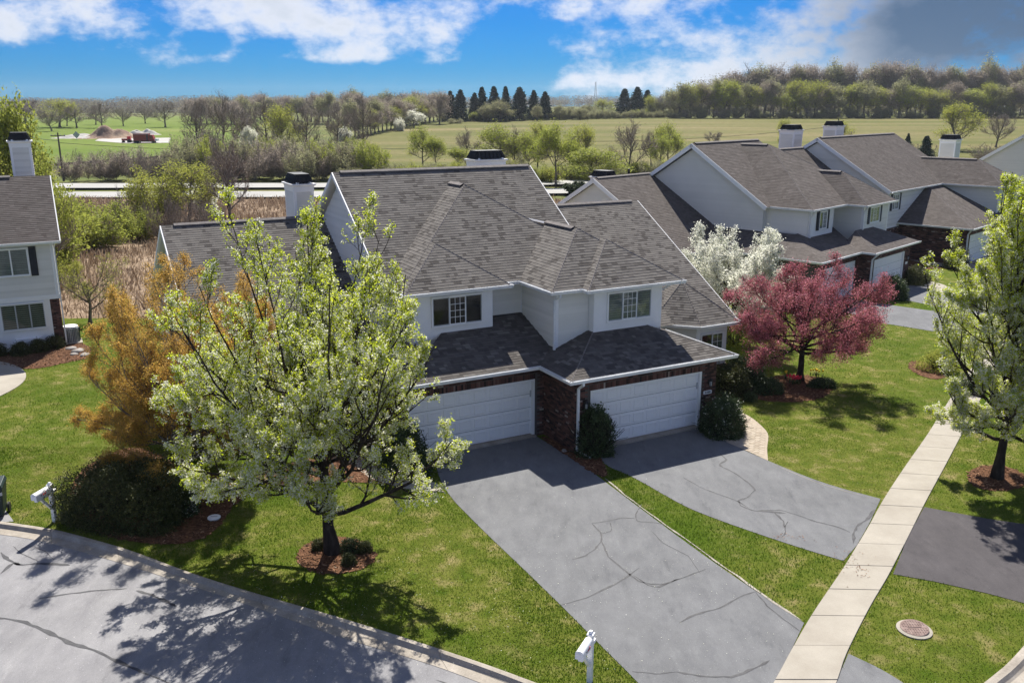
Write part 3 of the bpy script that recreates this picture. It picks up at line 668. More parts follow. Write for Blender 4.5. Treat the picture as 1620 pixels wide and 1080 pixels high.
# the lawn stops at the kerb: cut the street bed below it
d1L = smooth_line([(-2.77, 29.11), (-2.24, 26.35), (-0.93, 23.66), (0.17, 21.55), (1.18, 19.58), (2.03, 17.84), (2.74, 16.42), (3.34, 15.07)], 2)
d1R = smooth_line([(0.88, 31.15), (1.08, 30.76), (2.25, 28.77), (3.06, 26.95), (4.47, 23.78), (5.71, 21.12), (7.00, 18.74)], 2)
flat('driveway', [tuple(p) for p in d1L]+[(3.5, 14.55), (4.2, 14.2)]+[(4.68, 14.88), (5.63, 16.44), (6.42, 17.75)]+[tuple(p) for p in reversed(d1R)], .012, M['drive'])
d2B = smooth_line([(2.95, 29.70), (3.19, 28.26), (3.98, 27.46), (5.28, 25.14), (6.07, 24.27), (7.05, 23.34), (8.13, 22.40), (9.02, 21.72)], 2)
d2T = smooth_line([(7.81, 32.16), (7.90, 30.44), (8.92, 28.71), (10.16, 26.84), (11.61, 25.64)], 2)
flat('driveway_right', [tuple(p) for p in d2B]+[(9.73, 22.62), (10.59, 23.94)]+[tuple(p) for p in reversed(d2T)]+[(7.16, 32.09), (2.89, 30.01)], .012, M['drive'])
flat('driveway_across', [(12.72, 25.05), (11.40, 23.15), (10.08, 21.02), (11.02, 20.63), (12.05, 20.08), (13.65, 19.01), (16.06, 21.28), (15.46, 23.78), (14.22, 24.27)], .012, M['drive_dark'])
ap = smooth_line([(7.61, 17.51), (8.09, 16.99), (8.42, 16.46), (8.88, 15.44)], 2)
flat('driveway_apron', [(6.95, 16.46), (6.24, 15.25)]+[(5.8, 14.15), (7.2, 14.4), (8.3, 15.0)]+[tuple(p) for p in reversed(ap)], .012, M['drive'])
# pale worn edge of the drive
def line_tube(name, P, w_, z, mat, parent=None, kind='stuff', jitter=.0, rng=random.Random(5)):
    P = resample(P, max(4, len(P)*3)); mb = MB(); L_ = []
    for i in range(len(P)):
        d = P[min(i+1, len(P)-1)]-P[max(i-1, 0)]; d /= np.linalg.norm(d)+1e-9; n = np.array([-d[1], d[0]])
        o = n*rng.uniform(-jitter, jitter); ww = w_*(.35+rng.random()*1.0)*(.25 if i in (0, len(P)-1) else 1); L_.append((P[i]+o-n*ww, P[i]+o+n*ww))
    for i in range(len(L_)-1): mb.face([(*L_[i][0], z), (*L_[i+1][0], z), (*L_[i+1][1], z), (*L_[i][1], z)], .5)
    return mb.build(name, mat, parent, kind)
line_tube('worn_edge', [(3.08, 27.20), (3.91, 25.14), (4.50, 23.94), (5.15, 22.54), (5.75, 21.28), (6.39, 19.93), (6.96, 18.82)], .028, .018, M['conc'], jitter=.02)
line_tube('worn_edge', [(8.89, 28.60), (10.11, 26.69), (11.51, 25.55)], .012, .018, M['conc'], jitter=.015)
# sealed cracks wandering over the asphalt
CR = [
 ([(4.02, 25.23), (3.72, 24.44), (3.73, 24.07), (4.32, 23.98), (4.51, 23.82)], .018), ([(2.36, 23.94), (2.92, 24.11), (3.32, 24.32), (3.70, 24.27)], .02),
 ([(2.36, 23.94), (2.57, 23.38), (2.55, 22.84), (2.29, 22.33), (2.00, 21.97), (1.64, 21.79)], .024), ([(2.55, 22.84), (2.64, 21.97), (2.96, 21.28), (3.29, 20.63), (3.68, 20.48), (3.96, 20.51)], .024), ([(2.56, 23.26), (2.91, 23.46), (2.91, 24.03)], .015),
 ([(1.16, 19.49), (1.91, 19.87), (2.80, 20.63), (3.42, 21.35)], .03), ([(3.74, 20.38), (4.48, 20.82), (5.21, 21.28)], .022), ([(3.20, 20.95), (3.51, 20.45), (3.77, 20.32), (4.39, 20.79)], .02),
 ([(4.01, 18.74), (4.46, 19.10), (5.14, 19.38), (5.84, 19.96), (6.20, 20.14)], .03), ([(6.20, 20.14), (6.33, 19.43), (6.55, 18.88), (6.79, 18.40)], .02), ([(3.60, 16.84), (4.12, 16.68), (4.80, 16.66), (5.44, 17.02), (5.76, 17.25)], .03),
 ([(2.63, 16.86), (3.17, 16.77), (3.60, 16.84)], .02), ([(4.05, 23.46), (4.29, 22.69), (4.86, 21.97), (4.98, 21.02)], .014),
 ([(7.41, 29.35), (7.50, 28.77), (7.11, 28.32), (7.54, 27.56), (7.76, 26.79), (7.84, 26.30), (7.45, 25.73), (7.09, 25.50), (7.08, 25.14), (7.34, 24.79), (7.99, 24.70), (8.31, 24.61)], .042),
 ([(5.69, 27.30), (6.14, 26.45), (6.71, 25.83), (7.05, 25.50), (7.34, 24.79)], .02), ([(7.50, 24.79), (8.22, 24.83), (8.64, 24.49), (9.03, 24.07), (9.50, 23.78), (9.82, 23.38)], .03),
 ([(7.98, 24.66), (8.09, 24.07), (7.95, 23.38), (7.82, 23.15)], .035), ([(7.97, 23.66), (8.23, 24.07)], .02), ([(11.12, 24.88), (10.63, 24.19), (10.17, 23.78), (9.87, 23.26), (9.65, 22.69)], .045),
]
for P, w_ in CR: line_tube('crack', P, w_, .0165, M['crack'], kind='stuff', jitter=.012)
SR = [([(-12.78, 19.10), (-12.32, 19.10), (-11.77, 18.93), (-11.03, 18.53), (-10.29, 18.09), (-9.57, 17.80), (-8.98, 17.43), (-8.42, 17.13), (-7.98, 16.90)], .05), ([(-13.65, 21.22), (-13.65, 21.83), (-13.40, 21.69), (-12.94, 21.79), (-12.03, 21.69)], .05), ([(-14.31, 22.40), (-13.87, 21.97), (-13.40, 21.69)], .06),
      ([(-9.69, 20.38), (-9.20, 20.17), (-8.73, 19.87), (-8.39, 19.64)], .05), ([(-12.01, 19.99), (-11.47, 20.20), (-10.75, 20.38), (-9.97, 20.48)], .03), ([(-14.16, 22.77), (-13.78, 22.40), (-13.57, 22.25), (-12.99, 21.90)], .012), ([(-1.65, 16.73), (-1.22, 16.51), (-0.80, 16.04)], .015), ([(-13.90, 22.62), (-13.62, 22.77), (-13.11, 22.47), (-12.60, 21.97)], .01), ([(-7.98, 16.90), (-7.55, 16.68), (-6.83, 16.21)], .02)]
for P, w_ in SR: line_tube('crack', P, w_, -.1015, M['crack'], kind='stuff', jitter=.012)
# paved walk: separate cast slabs with open joints
walk = empty('sidewalk'); walk['kind'] = 'structure'
SL = [(4.01, 14.10), (5.63, 16.46), (6.44, 17.77), (7.26, 19.04), (8.08, 20.20), (8.90, 21.35), (9.67, 22.51), (10.52, 23.78), (11.55, 25.41), (13.40, 28.10), (15.52, 31.08), (17.54, 34.06), (20.05, 37.71), (22.98, 41.80), (27.14, 47.22), (32.53, 53.58)]
SRt = [(5.44, 14.10), (6.98, 16.44), (7.41, 17.27), (8.17, 18.43), (8.99, 19.64), (9.81, 20.76), (10.60, 21.93), (11.42, 23.15), (12.92, 25.41), (14.78, 28.10), (16.71, 30.95), (18.72, 33.91), (21.17, 37.43), (23.99, 41.24), (27.99, 46.39), (33.52, 52.88)]
SL, SRt = smooth_line(SL, 2), smooth_line(SRt, 2)
tot = np.linalg.norm(np.diff(np.array(SL), axis=0), axis=1).sum(); ns = int(tot/1.46)
la, ra = resample(SL, ns*4+1), resample(SRt, ns*4+1)
for i in range(ns):
    mb = MB(); zt = .035+random.Random(i).uniform(-.006, .006); q = range(i*4, i*4+5); A = [la[k] for k in q]; B = [ra[k] for k in q]
    A[0] = A[0]+(A[1]-A[0])*.03; B[0] = B[0]+(B[1]-B[0])*.03; ring = A+B[::-1]; ring = ring[::-1]
    c = np.mean(ring, axis=0); top = [(*(p+(c-p)*.012), zt) for p in ring]; mid = [(*p, zt-.012) for p in ring]; bot = [(*p, -.03) for p in ring]
    n = len(ring); mb.face(top, .5)
    for k in range(n): j = (k+1) % n; mb.face([mid[k], mid[j], top[j], top[k]], .5); mb.face([bot[k], bot[j], mid[j], mid[k]], .5)
    mb.build('slab', M['conc'], walk)
flat('sidewalk_bed', [tuple(p) for p in SL]+[tuple(p) for p in reversed(SRt)], .006, M['soil'], parent=walk)
# clay paver walk beside the right garage
pw_o = smooth_line([(9.23, 33.76), (9.49, 33.16), (9.63, 32.30), (9.69, 31.28), (9.24, 30.01), (8.92, 28.71)], 2); pw_i = smooth_line([(7.66, 32.58), (7.73, 32.02), (7.79, 31.21), (7.91, 30.50)], 2)
pw = [tuple(p) for p in pw_o]+[(8.44, 29.58), (7.90, 30.44)]+[(7.84, 31.21), (7.78, 32.02), (8.05, 33.01), (8.62, 33.53)]
pb = flat('paver_walk', pw, .018, M['paver'])
def inside(pts, poly):
    x, y = pts[:, 0], pts[:, 1]; c = np.zeros(len(pts), bool); n = len(poly)
    for i in range(n):
        x0, y0 = poly[i][:2]; x1, y1 = poly[(i+1) % n][:2]
        if y0 == y1: continue
        m = ((y0 > y) != (y1 > y)) & (x < (x1-x0)*(y-y0)/(y1-y0)+x0); c ^= m
    return c
def pavers(poly, parent, l=.25, b=.125, ang=28, z=.02, lim=300, mat=M['paver']):
    mb = MB(); mb.poly8([(0, 0, -.01), (l-.008, 0, -.01), (l-.008, b-.008, -.01), (0, b-.008, -.01)], [(.004, .004, .004), (l-.012, .004, .004), (l-.012, b-.012, .004), (.004, b-.012, .004)]); me = mb.mesh('paver', mat)
    P = np.array([p[:2] for p in poly]); c = P.mean(0); a = R(ang); ux = np.array([math.cos(a), math.sin(a)]); uy = np.array([-ux[1], ux[0]]); k = 0; rng = random.Random(3)
    for i in range(-40, 41):
        for j in range(-80, 81):
            p = c+ux*l*(i+(j % 2)*.5)+uy*b*j
            if inside(np.array([p+ux*l*.5+uy*b*.5]), poly)[0] and inside(np.array([p, p+ux*l, p+ux*l+uy*b, p+uy*b]), poly).all() and k < lim: link('paver', me, parent, (p[0], p[1], z+rng.uniform(-.002, .002)), (0, 0, a)); k += 1
pavers(pw, pb)
# concrete walk to the left unit's door, walks of the neighbours
flat('front_walk', [(-2.16, 26.11), (-3.47, 26.40), (-4.72, 27.20), (-5.78, 28.77), (-6.50, 30.44), (-5.77, 29.70), (-4.52, 27.99), (-3.33, 26.95), (-2.49, 26.84)], .03, M['conc'], thick=.05)
flat('neighbour_walk', [tuple(p) for p in smooth_line([(-26.95, 41.69), (-24.78, 41.13), (-23.35, 40.17), (-22.29, 38.95), (-21.71, 37.43), (-21.73, 35.67), (-22.28, 33.91)], 2)], .03, M['conc'], thick=.05)
flat('far_walk', [(31.82, 69.98), (32.15, 67.39), (33.79, 65.77), (37.03, 64.73), (38.49, 67.39), (35.35, 67.95), (33.43, 69.10), (33.01, 72.12)], .03, M['conc'], thick=.05)
flat('far_walk_curved', [tuple(p) for p in smooth_line([(29.19, 61.09), (29.75, 60.18), (29.46, 57.61), (28.85, 54.87), (28.50, 56.21), (28.12, 57.61), (28.22, 59.52)], 2)], .03, M['conc'], thick=.05)
flat('far_driveway_upper', [(26.81, 60.18), (24.85, 58.66), (24.81, 55.06), (26.32, 52.88), (27.81, 50.53), (30.28, 53.05), (28.86, 57.41), (28.12, 59.30)], .012, M['drive'])
flat('far_driveway_lower', [(23.28, 53.58), (21.18, 55.82), (20.50, 57.41), (19.35, 55.82), (19.76, 51.85), (21.00, 48.82), (23.01, 46.94), (24.85, 47.51), (25.68, 51.51)], .012, M['drive'])
flat('neighbour_drive', [(-15.85, 25.14), (-15.66, 25.01), (-14.83, 24.07), (-15.11, 24.03), (-16.50, 24.27), (-17.61, 25.14)], .012, M['street'])
# mulch beds
beds = {
 'hedge': [(-13.92, 30.13), (-12.90, 29.58), (-11.06, 28.21), (-9.79, 27.30), (-8.67, 26.55), (-8.47, 25.69), (-8.64, 24.61), (-8.58, 23.54), (-8.96, 22.77), (-9.77, 22.62), (-10.94, 22.77), (-12.37, 23.54), (-13.55, 24.92), (-14.57, 27.05), (-14.56, 28.77)],
 'pear': [(-5.81, 22.77), (-5.27, 23.15), (-4.52, 22.99), (-3.86, 22.47), (-3.68, 21.97), (-3.90, 21.38), (-4.43, 21.02), (-5.10, 21.02), (-5.68, 21.35), (-5.96, 22.04)],
 'street_tree': [(15.46, 27.83), (16.23, 28.32), (16.94, 28.26), (17.22, 27.67), (17.06, 26.95), (16.36, 26.35), (15.50, 26.16), (15.04, 26.45), (14.99, 27.05)],
 'crab': [(9.87, 35.67), (10.68, 37.52), (11.67, 38.56), (13.09, 38.95), (14.09, 38.46), (14.18, 37.25), (13.42, 35.67), (12.11, 34.93), (10.81, 35.01)],
 'house_end': [(10.43, 41.24), (10.28, 38.18), (10.11, 35.34), (9.38, 35.09), (8.97, 36.80), (8.11, 34.69), (7.58, 34.69), (9.47, 39.66)],
 'neighbour': [(-26.10, 42.37), (-24.46, 42.84), (-23.21, 44.17), (-22.53, 44.67), (-21.31, 43.31), (-20.65, 41.46), (-21.37, 41.02), (-21.85, 40.17), (-22.72, 39.55), (-25.33, 41.02)],
 'island': [(19.01, 40.81), (19.63, 41.24), (20.09, 40.38), (20.17, 39.15), (19.33, 37.99), (18.69, 38.46), (18.63, 39.66)],
 'garage_strip': [(0.99, 30.95), (1.23, 31.08), (2.16, 29.70), (2.93, 30.01), (3.21, 28.26), (3.22, 27.46), (2.94, 27.20), (2.10, 28.88)],
 'porch': [(-8.74, 26.79), (-7.39, 26.55), (-5.64, 27.05), (-3.49, 26.55), (-3.43, 27.83), (-4.70, 29.23), (-6.55, 29.52), (-8.21, 28.10)],
 'far_front': [(29.13, 64.22), (31.66, 66.30), (35.43, 65.25), (38.03, 70.28), (34.60, 72.76), (32.75, 72.12)],
}
rng = np.random.default_rng(7)
chips = []
for k, P in beds.items():
    P = [tuple(p) for p in smooth_line(P, 2, True)]; P = resample(P+[P[0]], len(P)*3)[:-1]; P = [tuple(q) for q in P+rng.normal(0, .035, P.shape)]
    o = flat('mulch_bed', P, .016+.002*list(beds).index(k)/10, M['mulch_bed']); A = np.array(P); lo, hi = A.min(0), A.max(0); ar = (hi-lo).prod()
    n = int(min(6000, ar*160)) if k not in ('far_front', 'island') else int(ar*30)
    p = rng.uniform(lo, hi, (n, 2)); chips.append(p[inside(p, P)])
chips = np.concatenate(chips); n = len(chips); a = rng.uniform(0, 2*np.pi, n); l = rng.uniform(.02, .06, n); ww = rng.uniform(.008, .018, n); tl = rng.uniform(-.5, .5, n)
dx = np.stack([np.cos(a)*l, np.sin(a)*l, tl*l], 1); dy = np.stack([-np.sin(a)*ww, np.cos(a)*ww, rng.uniform(-.6, .6, n)*ww], 1); cc = np.c_[chips, rng.uniform(.02, .05, n)]
V = np.stack([cc-dx-dy, cc+dx-dy, cc+dx+dy, cc-dx+dy], 1).reshape(-1, 3); link('mulch', np_mesh('mulch', V, np.arange(n*4).reshape(-1, 4), rng.random(n), M['mulch']), kind='stuff')
# grass blades over the near lawns
hard = [[tuple(p) for p in d1L]+[(4.68, 14.88), (5.63, 16.44), (6.42, 17.75)]+[tuple(p) for p in reversed(d1R)], [tuple(p) for p in d2B]+[(9.73, 22.62), (10.59, 23.94)]+[tuple(p) for p in reversed(d2T)]+[(7.16, 32.09), (2.89, 30.01)],
        [(12.72, 25.05), (11.40, 23.15), (10.08, 21.02), (11.02, 20.63), (12.05, 20.08), (13.65, 19.01), (16.06, 21.28), (15.46, 23.78), (14.22, 24.27)], [tuple(p) for p in SL]+[tuple(p) for p in reversed(SRt)], pw,
        [(6.95, 16.46), (6.24, 15.25), (7.47, 14.52)]+[tuple(p) for p in reversed(ap)]] + [list(smooth_line(P, 2, True)) for P in beds.values()]
hard += [[(26.81, 60.18), (24.85, 58.66), (24.81, 55.06), (26.32, 52.88), (27.81, 50.53), (30.28, 53.05), (28.86, 57.41), (28.12, 59.30)], [(23.28, 53.58), (21.18, 55.82), (20.50, 57.41), (19.35, 55.82), (19.76, 51.85), (21.00, 48.82), (23.01, 46.94), (24.85, 47.51), (25.68, 51.51)], [(-26.95, 41.69), (-24.78, 41.13), (-23.35, 40.17), (-22.29, 38.95), (-21.71, 37.43), (-21.73, 35.67), (-22.28, 33.91)], [(-2.16, 26.11), (-3.47, 26.40), (-4.72, 27.20), (-5.78, 28.77), (-6.50, 30.44), (-5.77, 29.70), (-4.52, 27.99), (-3.33, 26.95), (-2.49, 26.84)], [(-15.85, 25.14), (-15.66, 25.01), (-14.83, 24.07), (-15.11, 24.03), (-16.50, 24.27), (-17.61, 25.14)] ]
PG = rng.random((3, 64, 64))
def patch(p):
    t = np.zeros(len(p)); a = 0
    for k, (s_, w_) in enumerate(((.32, 1.0), (.9, .8), (2.6, .55))):
        q = p*s_; i = np.floor(q).astype(int); f = sm(q-i); g = PG[k]; i0, j0, i1, j1 = i[:, 0] % 64, i[:, 1] % 64, (i[:, 0]+1) % 64, (i[:, 1]+1) % 64
        t += w_*((g[i0, j0]*(1-f[:, 0])+g[i1, j0]*f[:, 0])*(1-f[:, 1])+(g[i0, j1]*(1-f[:, 0])+g[i1, j1]*f[:, 0])*f[:, 1]); a += w_
    return sm((t/a-.32)/.36)
def blades(n, lo, hi, hgt, clumps=None):
    p = rng.uniform(lo, hi, (n, 2)); keep = np.ones(n, bool)
    for h in hard: keep &= ~inside(p, h)
    left = p[:, 0] < 3.0
    road = [tuple(q) for q in curb_in]+[(90, 28), (90, -30), (-60, -30), (-60, 20)]
    keep &= ~inside(p, road)
    A_, B_ = curb_in, None
    p = p[keep]; n = len(p)
    # lushness follows slow patches
    dry = sum(np.exp(-(((p[:, 0]-a)**2+(p[:, 1]-b)**2)/(r*.8)**2)) for a, b, r in DRY); f = 1-np.clip(patch(p)*.8+.65*dry, 0, 1.15); h = hgt*(.6+.8*rng.random(n))*(.7+.5*f)
    a = rng.uniform(0, 2*np.pi, n); wd = .007+.008*rng.random(n); ln = rng.normal(0, .35, (n, 2))*h[:, None]; base = np.c_[p, np.full(n, .0)]
    d = np.stack([np.cos(a)*wd, np.sin(a)*wd, np.zeros(n)], 1); tip = base+np.c_[ln, h]
    V = np.stack([base-d, base+d, tip], 1).reshape(-1, 3); v = np.clip(.02+.34*rng.random(n)+.62*(1-f)*(.5+.5*rng.random(n))+(rng.random(n) > .985)*.3, 0, 1)
    return V, n, v
Vs = []; vs = []
for (n, lo, hi, hg) in ((210000, (-22, 13), (4, 30), .045), (150000, (0, 13), (22, 33), .045), (50000, (-30, 28), (-8, 44), .06), (50000, (8, 33), (32, 54), .06)):
    V, n_, v = blades(n, lo, hi, hg); Vs.append(V); vs.append(v)
V = np.concatenate(Vs); link('grass', np_mesh('grass', V, np.arange(len(V)).reshape(-1, 3), np.concatenate(vs), LEAF['grass']), kind='stuff')

# ------------------------------------------------------------------ the main house
OA = (7.0989, 32.0212, 0); TH = R(28); U2 = np.array([math.cos(TH), math.sin(TH)]); V2 = np.array([-math.sin(TH), math.cos(TH)])
def WA(u, v, z=0): p = np.array(OA[:2])+U2*u+V2*v; return (float(p[0]), float(p[1]), z)
H = empty('house', OA, TH, 'large grey roofed duplex in the middle with two white garage doors in brick', 'house')
rng_ = random.Random(11)
def upf(P):
    P = [np.array(p, float) for p in P]; n = plane_axes_n(P)
    return P if n[2] > 0 else P[::-1]
def plane_axes_n(P):
    n = np.zeros(3)
    for i in range(len(P)): n += np.cross(P[i], P[(i+1) % len(P)])
    return n/np.linalg.norm(n)
m = 2/3; E = 5.45
def zf(v, v0, e=E, k=m): return e+k*(v-v0)
planes = [
 # low garage roofs (nearest, their shingles singly)
 [(-5.95, -.4, 2.85), (1.3, -.4, 2.85), (-1.45, 2.35, 3.881), (-3.2, 2.35, 3.881)],
 [(-11.3, 1.75, 2.85), (-5.95, 1.75, 2.85), (-4.95, 2.75, 3.225), (-4.95, 5.0, 4.069), (-8.05, 5.0, 4.069)],
 [(-5.95, -.4, 2.85), (-3.2, 2.35, 3.881), (-3.2, 2.75, 3.881), (-4.95, 2.75, 3.225), (-5.95, 1.75, 2.85)],
 [(1.3, -.4, 2.85), (1.3, 4.0, 2.85), (-1.45, 4.0, 3.881), (-1.45, 2.35, 3.881)],
 [(-11.3, 1.75, 2.85), (-9.7, 3.35, 3.45), (-9.7, 7, 3.45), (-11.3, 7, 2.85)],
]
upper = [
 [(-10.3, 6.0, E), (-.9, 6.0, E), (-.9, 11.7, 9.25), (-10.3, 11.7, 9.25)], [(-10.3, 17.4, E), (-.9, 17.4, E), (-.9, 11.7, 9.25), (-10.3, 11.7, 9.25)],
 [(-10.2, 4.5, E), (-5.325, 9.375, 8.7), (-5.325, 10.88, 8.7), (-10.2, 6.0, E)], [(-10.2, 4.5, E), (-.45, 4.5, E), (-5.325, 9.375, 8.7)], [(-.45, 4.5, E), (-.45, 6.0, E), (-5.325, 10.88, 8.7), (-5.325, 9.375, 8.7)],
 [(-10.2, 4.0, E), (-8.1, 6.1, 6.85), (-8.1, 6.6, 6.85), (-10.2, 4.5, E)], [(-10.2, 4.0, E), (-6.0, 4.0, E), (-8.1, 6.1, 6.85)], [(-6.0, 4.0, E), (-6.0, 4.5, E), (-8.1, 6.6, 6.85), (-8.1, 6.1, 6.85)],
 [(-5.3, 2.05, E), (-2.6, 4.75, 7.25), (-2.6, 7.2, 7.25), (-5.3, 4.5, E)], [(-5.3, 2.05, E), (.1, 2.05, E), (-2.6, 4.75, 7.25)], [(.1, 2.05, E), (.1, 6.0, E), (-2.6, 8.7, 7.25), (-2.6, 4.75, 7.25)],
 [(-4.0, 1.65, E), (-1.85, 3.8, 6.883), (-1.85, 4.2, 6.883), (-4.0, 2.05, E)], [(-4.0, 1.65, E), (.3, 1.65, E), (-1.85, 3.8, 6.883)], [(.3, 1.65, E), (.3, 2.05, E), (-1.85, 4.2, 6.883), (-1.85, 3.8, 6.883)],
 [(-.5, 4.4, 2.85), (5.6, 4.4, 2.85), (5.6, 12.1, 7.28), (-.5, 12.1, 7.28)], [(-.5, 19.8, 2.85), (5.6, 19.8, 2.85), (5.6, 12.1, 7.28), (-.5, 12.1, 7.28)],
 [(-16.9, 7.5, 2.85), (-10.0, 7.5, 2.85), (-10.0, 14.6, 7.1), (-16.9, 14.6, 7.1)], [(-16.9, 21.7, 2.85), (-10.0, 21.7, 2.85), (-10.0, 14.6, 7.1), (-16.9, 14.6, 7.1)],
]
ap_ = (3.7, 5.85, 4.36); fan = [(5.6, 4.7, 2.85), (5.1, 3.6, 2.85), (3.0, 3.6, 2.85), (1.5, 5.1, 2.85), (1.5, 6.5, 2.85)]
upper += [[fan[i], fan[i+1], ap_] for i in range(4)] + [[ap_, (3.7, 7.03, 4.36), fan[4]], [ap_, fan[0], (3.7, 7.03, 4.36)]]
make_roof(H, [upf(p) for p in planes], rng_, M['shingle'], singles=300, name='roof')
make_roof(H, [upf(p) for p in upper], rng_, M['shingle'], name='roof')
caps(H, [((-10.0, 11.7, 9.25), (-1.0, 11.7, 9.25)), ((-16.4, 14.6, 7.1), (-10.1, 14.6, 7.1)), ((-.2, 12.1, 7.28), (5.2, 12.1, 7.28)), ((-5.325, 9.5, 8.7), (-5.325, 10.8, 8.7)), ((-2.6, 4.95, 7.25), (-2.6, 7.1, 7.25))], M['ridge'], 'ridge_vent', .15, vent=True)
caps(H, [((-10.2, 4.5, E), (-5.325, 9.375, 8.7)), ((-.45, 4.5, E), (-5.325, 9.375, 8.7)), ((-10.2, 4.0, E), (-8.1, 6.1, 6.85)), ((-6, 4, E), (-8.1, 6.1, 6.85)), ((-5.3, 2.05, E), (-2.6, 4.75, 7.25)), ((.1, 2.05, E), (-2.6, 4.75, 7.25)),
         ((-4.0, 1.65, E), (-1.85, 3.8, 6.88)), ((.3, 1.65, E), (-1.85, 3.8, 6.88)), ((-5.95, -.4, 2.85), (-3.2, 2.35, 3.88)), ((1.3, -.4, 2.85), (-1.45, 2.35, 3.88)), (fan[1], ap_), (fan[2], ap_), (fan[3], ap_), (fan[0], ap_)], M['ridge'], 'hip_cap', .10)
def wall_prism(pts, z0, z1, name='wall', mat=None, parent=H): mb = MB(); mb.prism(pts, z0, z1); return mb.build(name, mat or M['wall'], parent)
def rect(a, b, c, d): return [(a, c), (b, c), (b, d), (a, d)]
def gable_prism(parent, u0, u1, v0, v1, vr, ze, zr, mat=None):
    mb = MB(); z0, z1 = ze, zr
    A = [(u0, v0, z0), (u0, v1, z0), (u0, vr, z1)]; B = [(u1, v0, z0), (u1, v1, z0), (u1, vr, z1)]
    mb.face(A[::-1]); mb.face(B); mb.face([A[0], B[0], B[2], A[2]]); mb.face([A[1], A[2], B[2], B[1]]); mb.face([A[0], A[1], B[1], B[0]]); return mb.build('wall', mat or M['wall'], parent)
# brick ground storey, with the garage openings really open
def front_with_hole(parent, u0, u1, v, depth, z1, h0, h1, hz):
    mb = MB(); mb.box(u0, h0, v, v+.3, 0, z1); mb.box(h1, u1, v, v+.3, 0, z1); mb.box(h0, h1, v, v+.3, hz, z1); mb.box(u0, u1, v+.3, v+depth, 0, z1); return mb.build('wall', M['mortar'], parent)
wr = front_with_hole(H, -5.55, .8, 0, 4.9, 2.76, -4.9, .1, 2.24)
wl = front_with_hole(H, -11.0, -5.553, 2.15, 6, 2.76, -10.95, -5.95, 2.24)
cnt = [0]
bricks(wr, [(-4.95, 0, 2.24), (.15, 0, 2.24), (.15, 0, 2.46), (-4.95, 0, 2.46)], rng_, singles=300, cnt=cnt, soldier=True)
bricks(wl, [(-10.95, 2.15, 2.24), (-5.9, 2.15, 2.24), (-5.9, 2.15, 2.46), (-10.95, 2.15, 2.46)], rng_, singles=300, cnt=cnt, soldier=True)
bricks(wr, [(-5.55, 0, 0), (.8, 0, 0), (.8, 0, 2.76), (-5.55, 0, 2.76)], rng_, holes=[(.6, 5.7, 0, 2.46)], singles=300, cnt=cnt)
bricks(wl, [(-11.0, 2.15, 0), (-5.56, 2.15, 0), (-5.56, 2.15, 2.76), (-11.0, 2.15, 2.76)], rng_, holes=[(.05, 5.1, 0, 2.46)])
bricks(wr, [(-5.55, 2.15, 0), (-5.55, 0, 0), (-5.55, 0, 2.76), (-5.55, 2.15, 2.76)], rng_)
bricks(wr, [(.8, 0, 0), (.8, 4.9, 0), (.8, 4.9, 2.76), (.8, 0, 2.76)], rng_)
bricks(wl, [(-11.0, 8, 0), (-11.0, 2.15, 0), (-11.0, 2.15, 2.76), (-11.0, 8, 2.76)], rng_)
garage_door(H, -4.8, 0, .1, 2.08, 0); garage_door(H, -10.85, -6.05, .1, 2.08, 2.15)
# upper storey
wall_prism(rect(-9.7, -6.6, 4.35, 8), 2.8, 5.40); wall_prism(rect(-9.75, -4.9, 5.0, 11), 2.79, 5.41); wall_prism(rect(-4.95, -.3, 2.35, 11.01), 2.81, 5.42); wall_prism(rect(-3.5, -.45, 2.0, 3), 2.82, 5.43)
wall_prism(rect(-10.0, -1.2, 6.4, 17), 0, 5.39); gable_prism(H, -10.0, -1.2, 6.4, 17, 11.7, 5.392, 8.9)
wall_prism(rect(-1.0, 5.3, 5.2, 19.4), 0, 2.80); gable_prism(H, -1.0, 5.3, 4.8, 19.4, 12.1, 2.802, 6.98)
wall_prism(rect(-16.6, -10.0, 7.85, 21.3), 0, 2.81); gable_prism(H, -16.6, -10.0, 7.85, 21.3, 14.6, 2.812, 6.82)
wall_prism([(3.1, 4.0), (4.8, 4.0), (4.8, 6), (1.9, 6), (1.9, 5.2)], 0, 2.79)
siding(H, [(-6.6, 5.0, 3.6), (-4.95, 5.0, 3.6), (-4.95, 5.0, 5.3), (-6.6, 5.0, 5.3)], rng_)
siding(H, [(-4.95, 4.98, 3.0), (-4.95, 2.43, 3.0), (-4.95, 2.43, 5.3), (-4.95, 4.98, 5.3)], rng_)
siding(H, [(-4.86, 2.35, 3.0), (-3.56, 2.35, 3.0), (-3.56, 2.35, 5.3), (-4.86, 2.35, 5.3)], rng_)
siding(H, [(-.3, 2.4, 2.9), (-.3, 6, 2.9), (-.3, 6, 5.3), (-.3, 2.4, 5.3)], rng_)
siding(H, [(-9.75, 8, 3.2), (-9.75, 4.4, 3.2), (-9.75, 4.4, 5.3), (-9.75, 8, 5.3)], rng_)
siding(H, [(-10.0, 17, 5.4), (-10.0, 6.4, 5.4), (-10.0, 11.7, 8.9)], rng_)
siding(H, [(-16.6, 21.3, 0), (-16.6, 7.85, 0), (-16.6, 7.85, 2.85), (-16.6, 14.6, 6.85), (-16.6, 21.3, 2.85)], rng_)
siding(H, [(-16.6, 7.85, 0), (-10.0, 7.85, 0), (-10.0, 7.85, 2.8), (-16.6, 7.85, 2.8)], rng_)
siding(H, [(-1.2, 6.4, 5.4), (-1.2, 17, 5.4), (-1.2, 11.7, 8.9)], rng_, single=False)
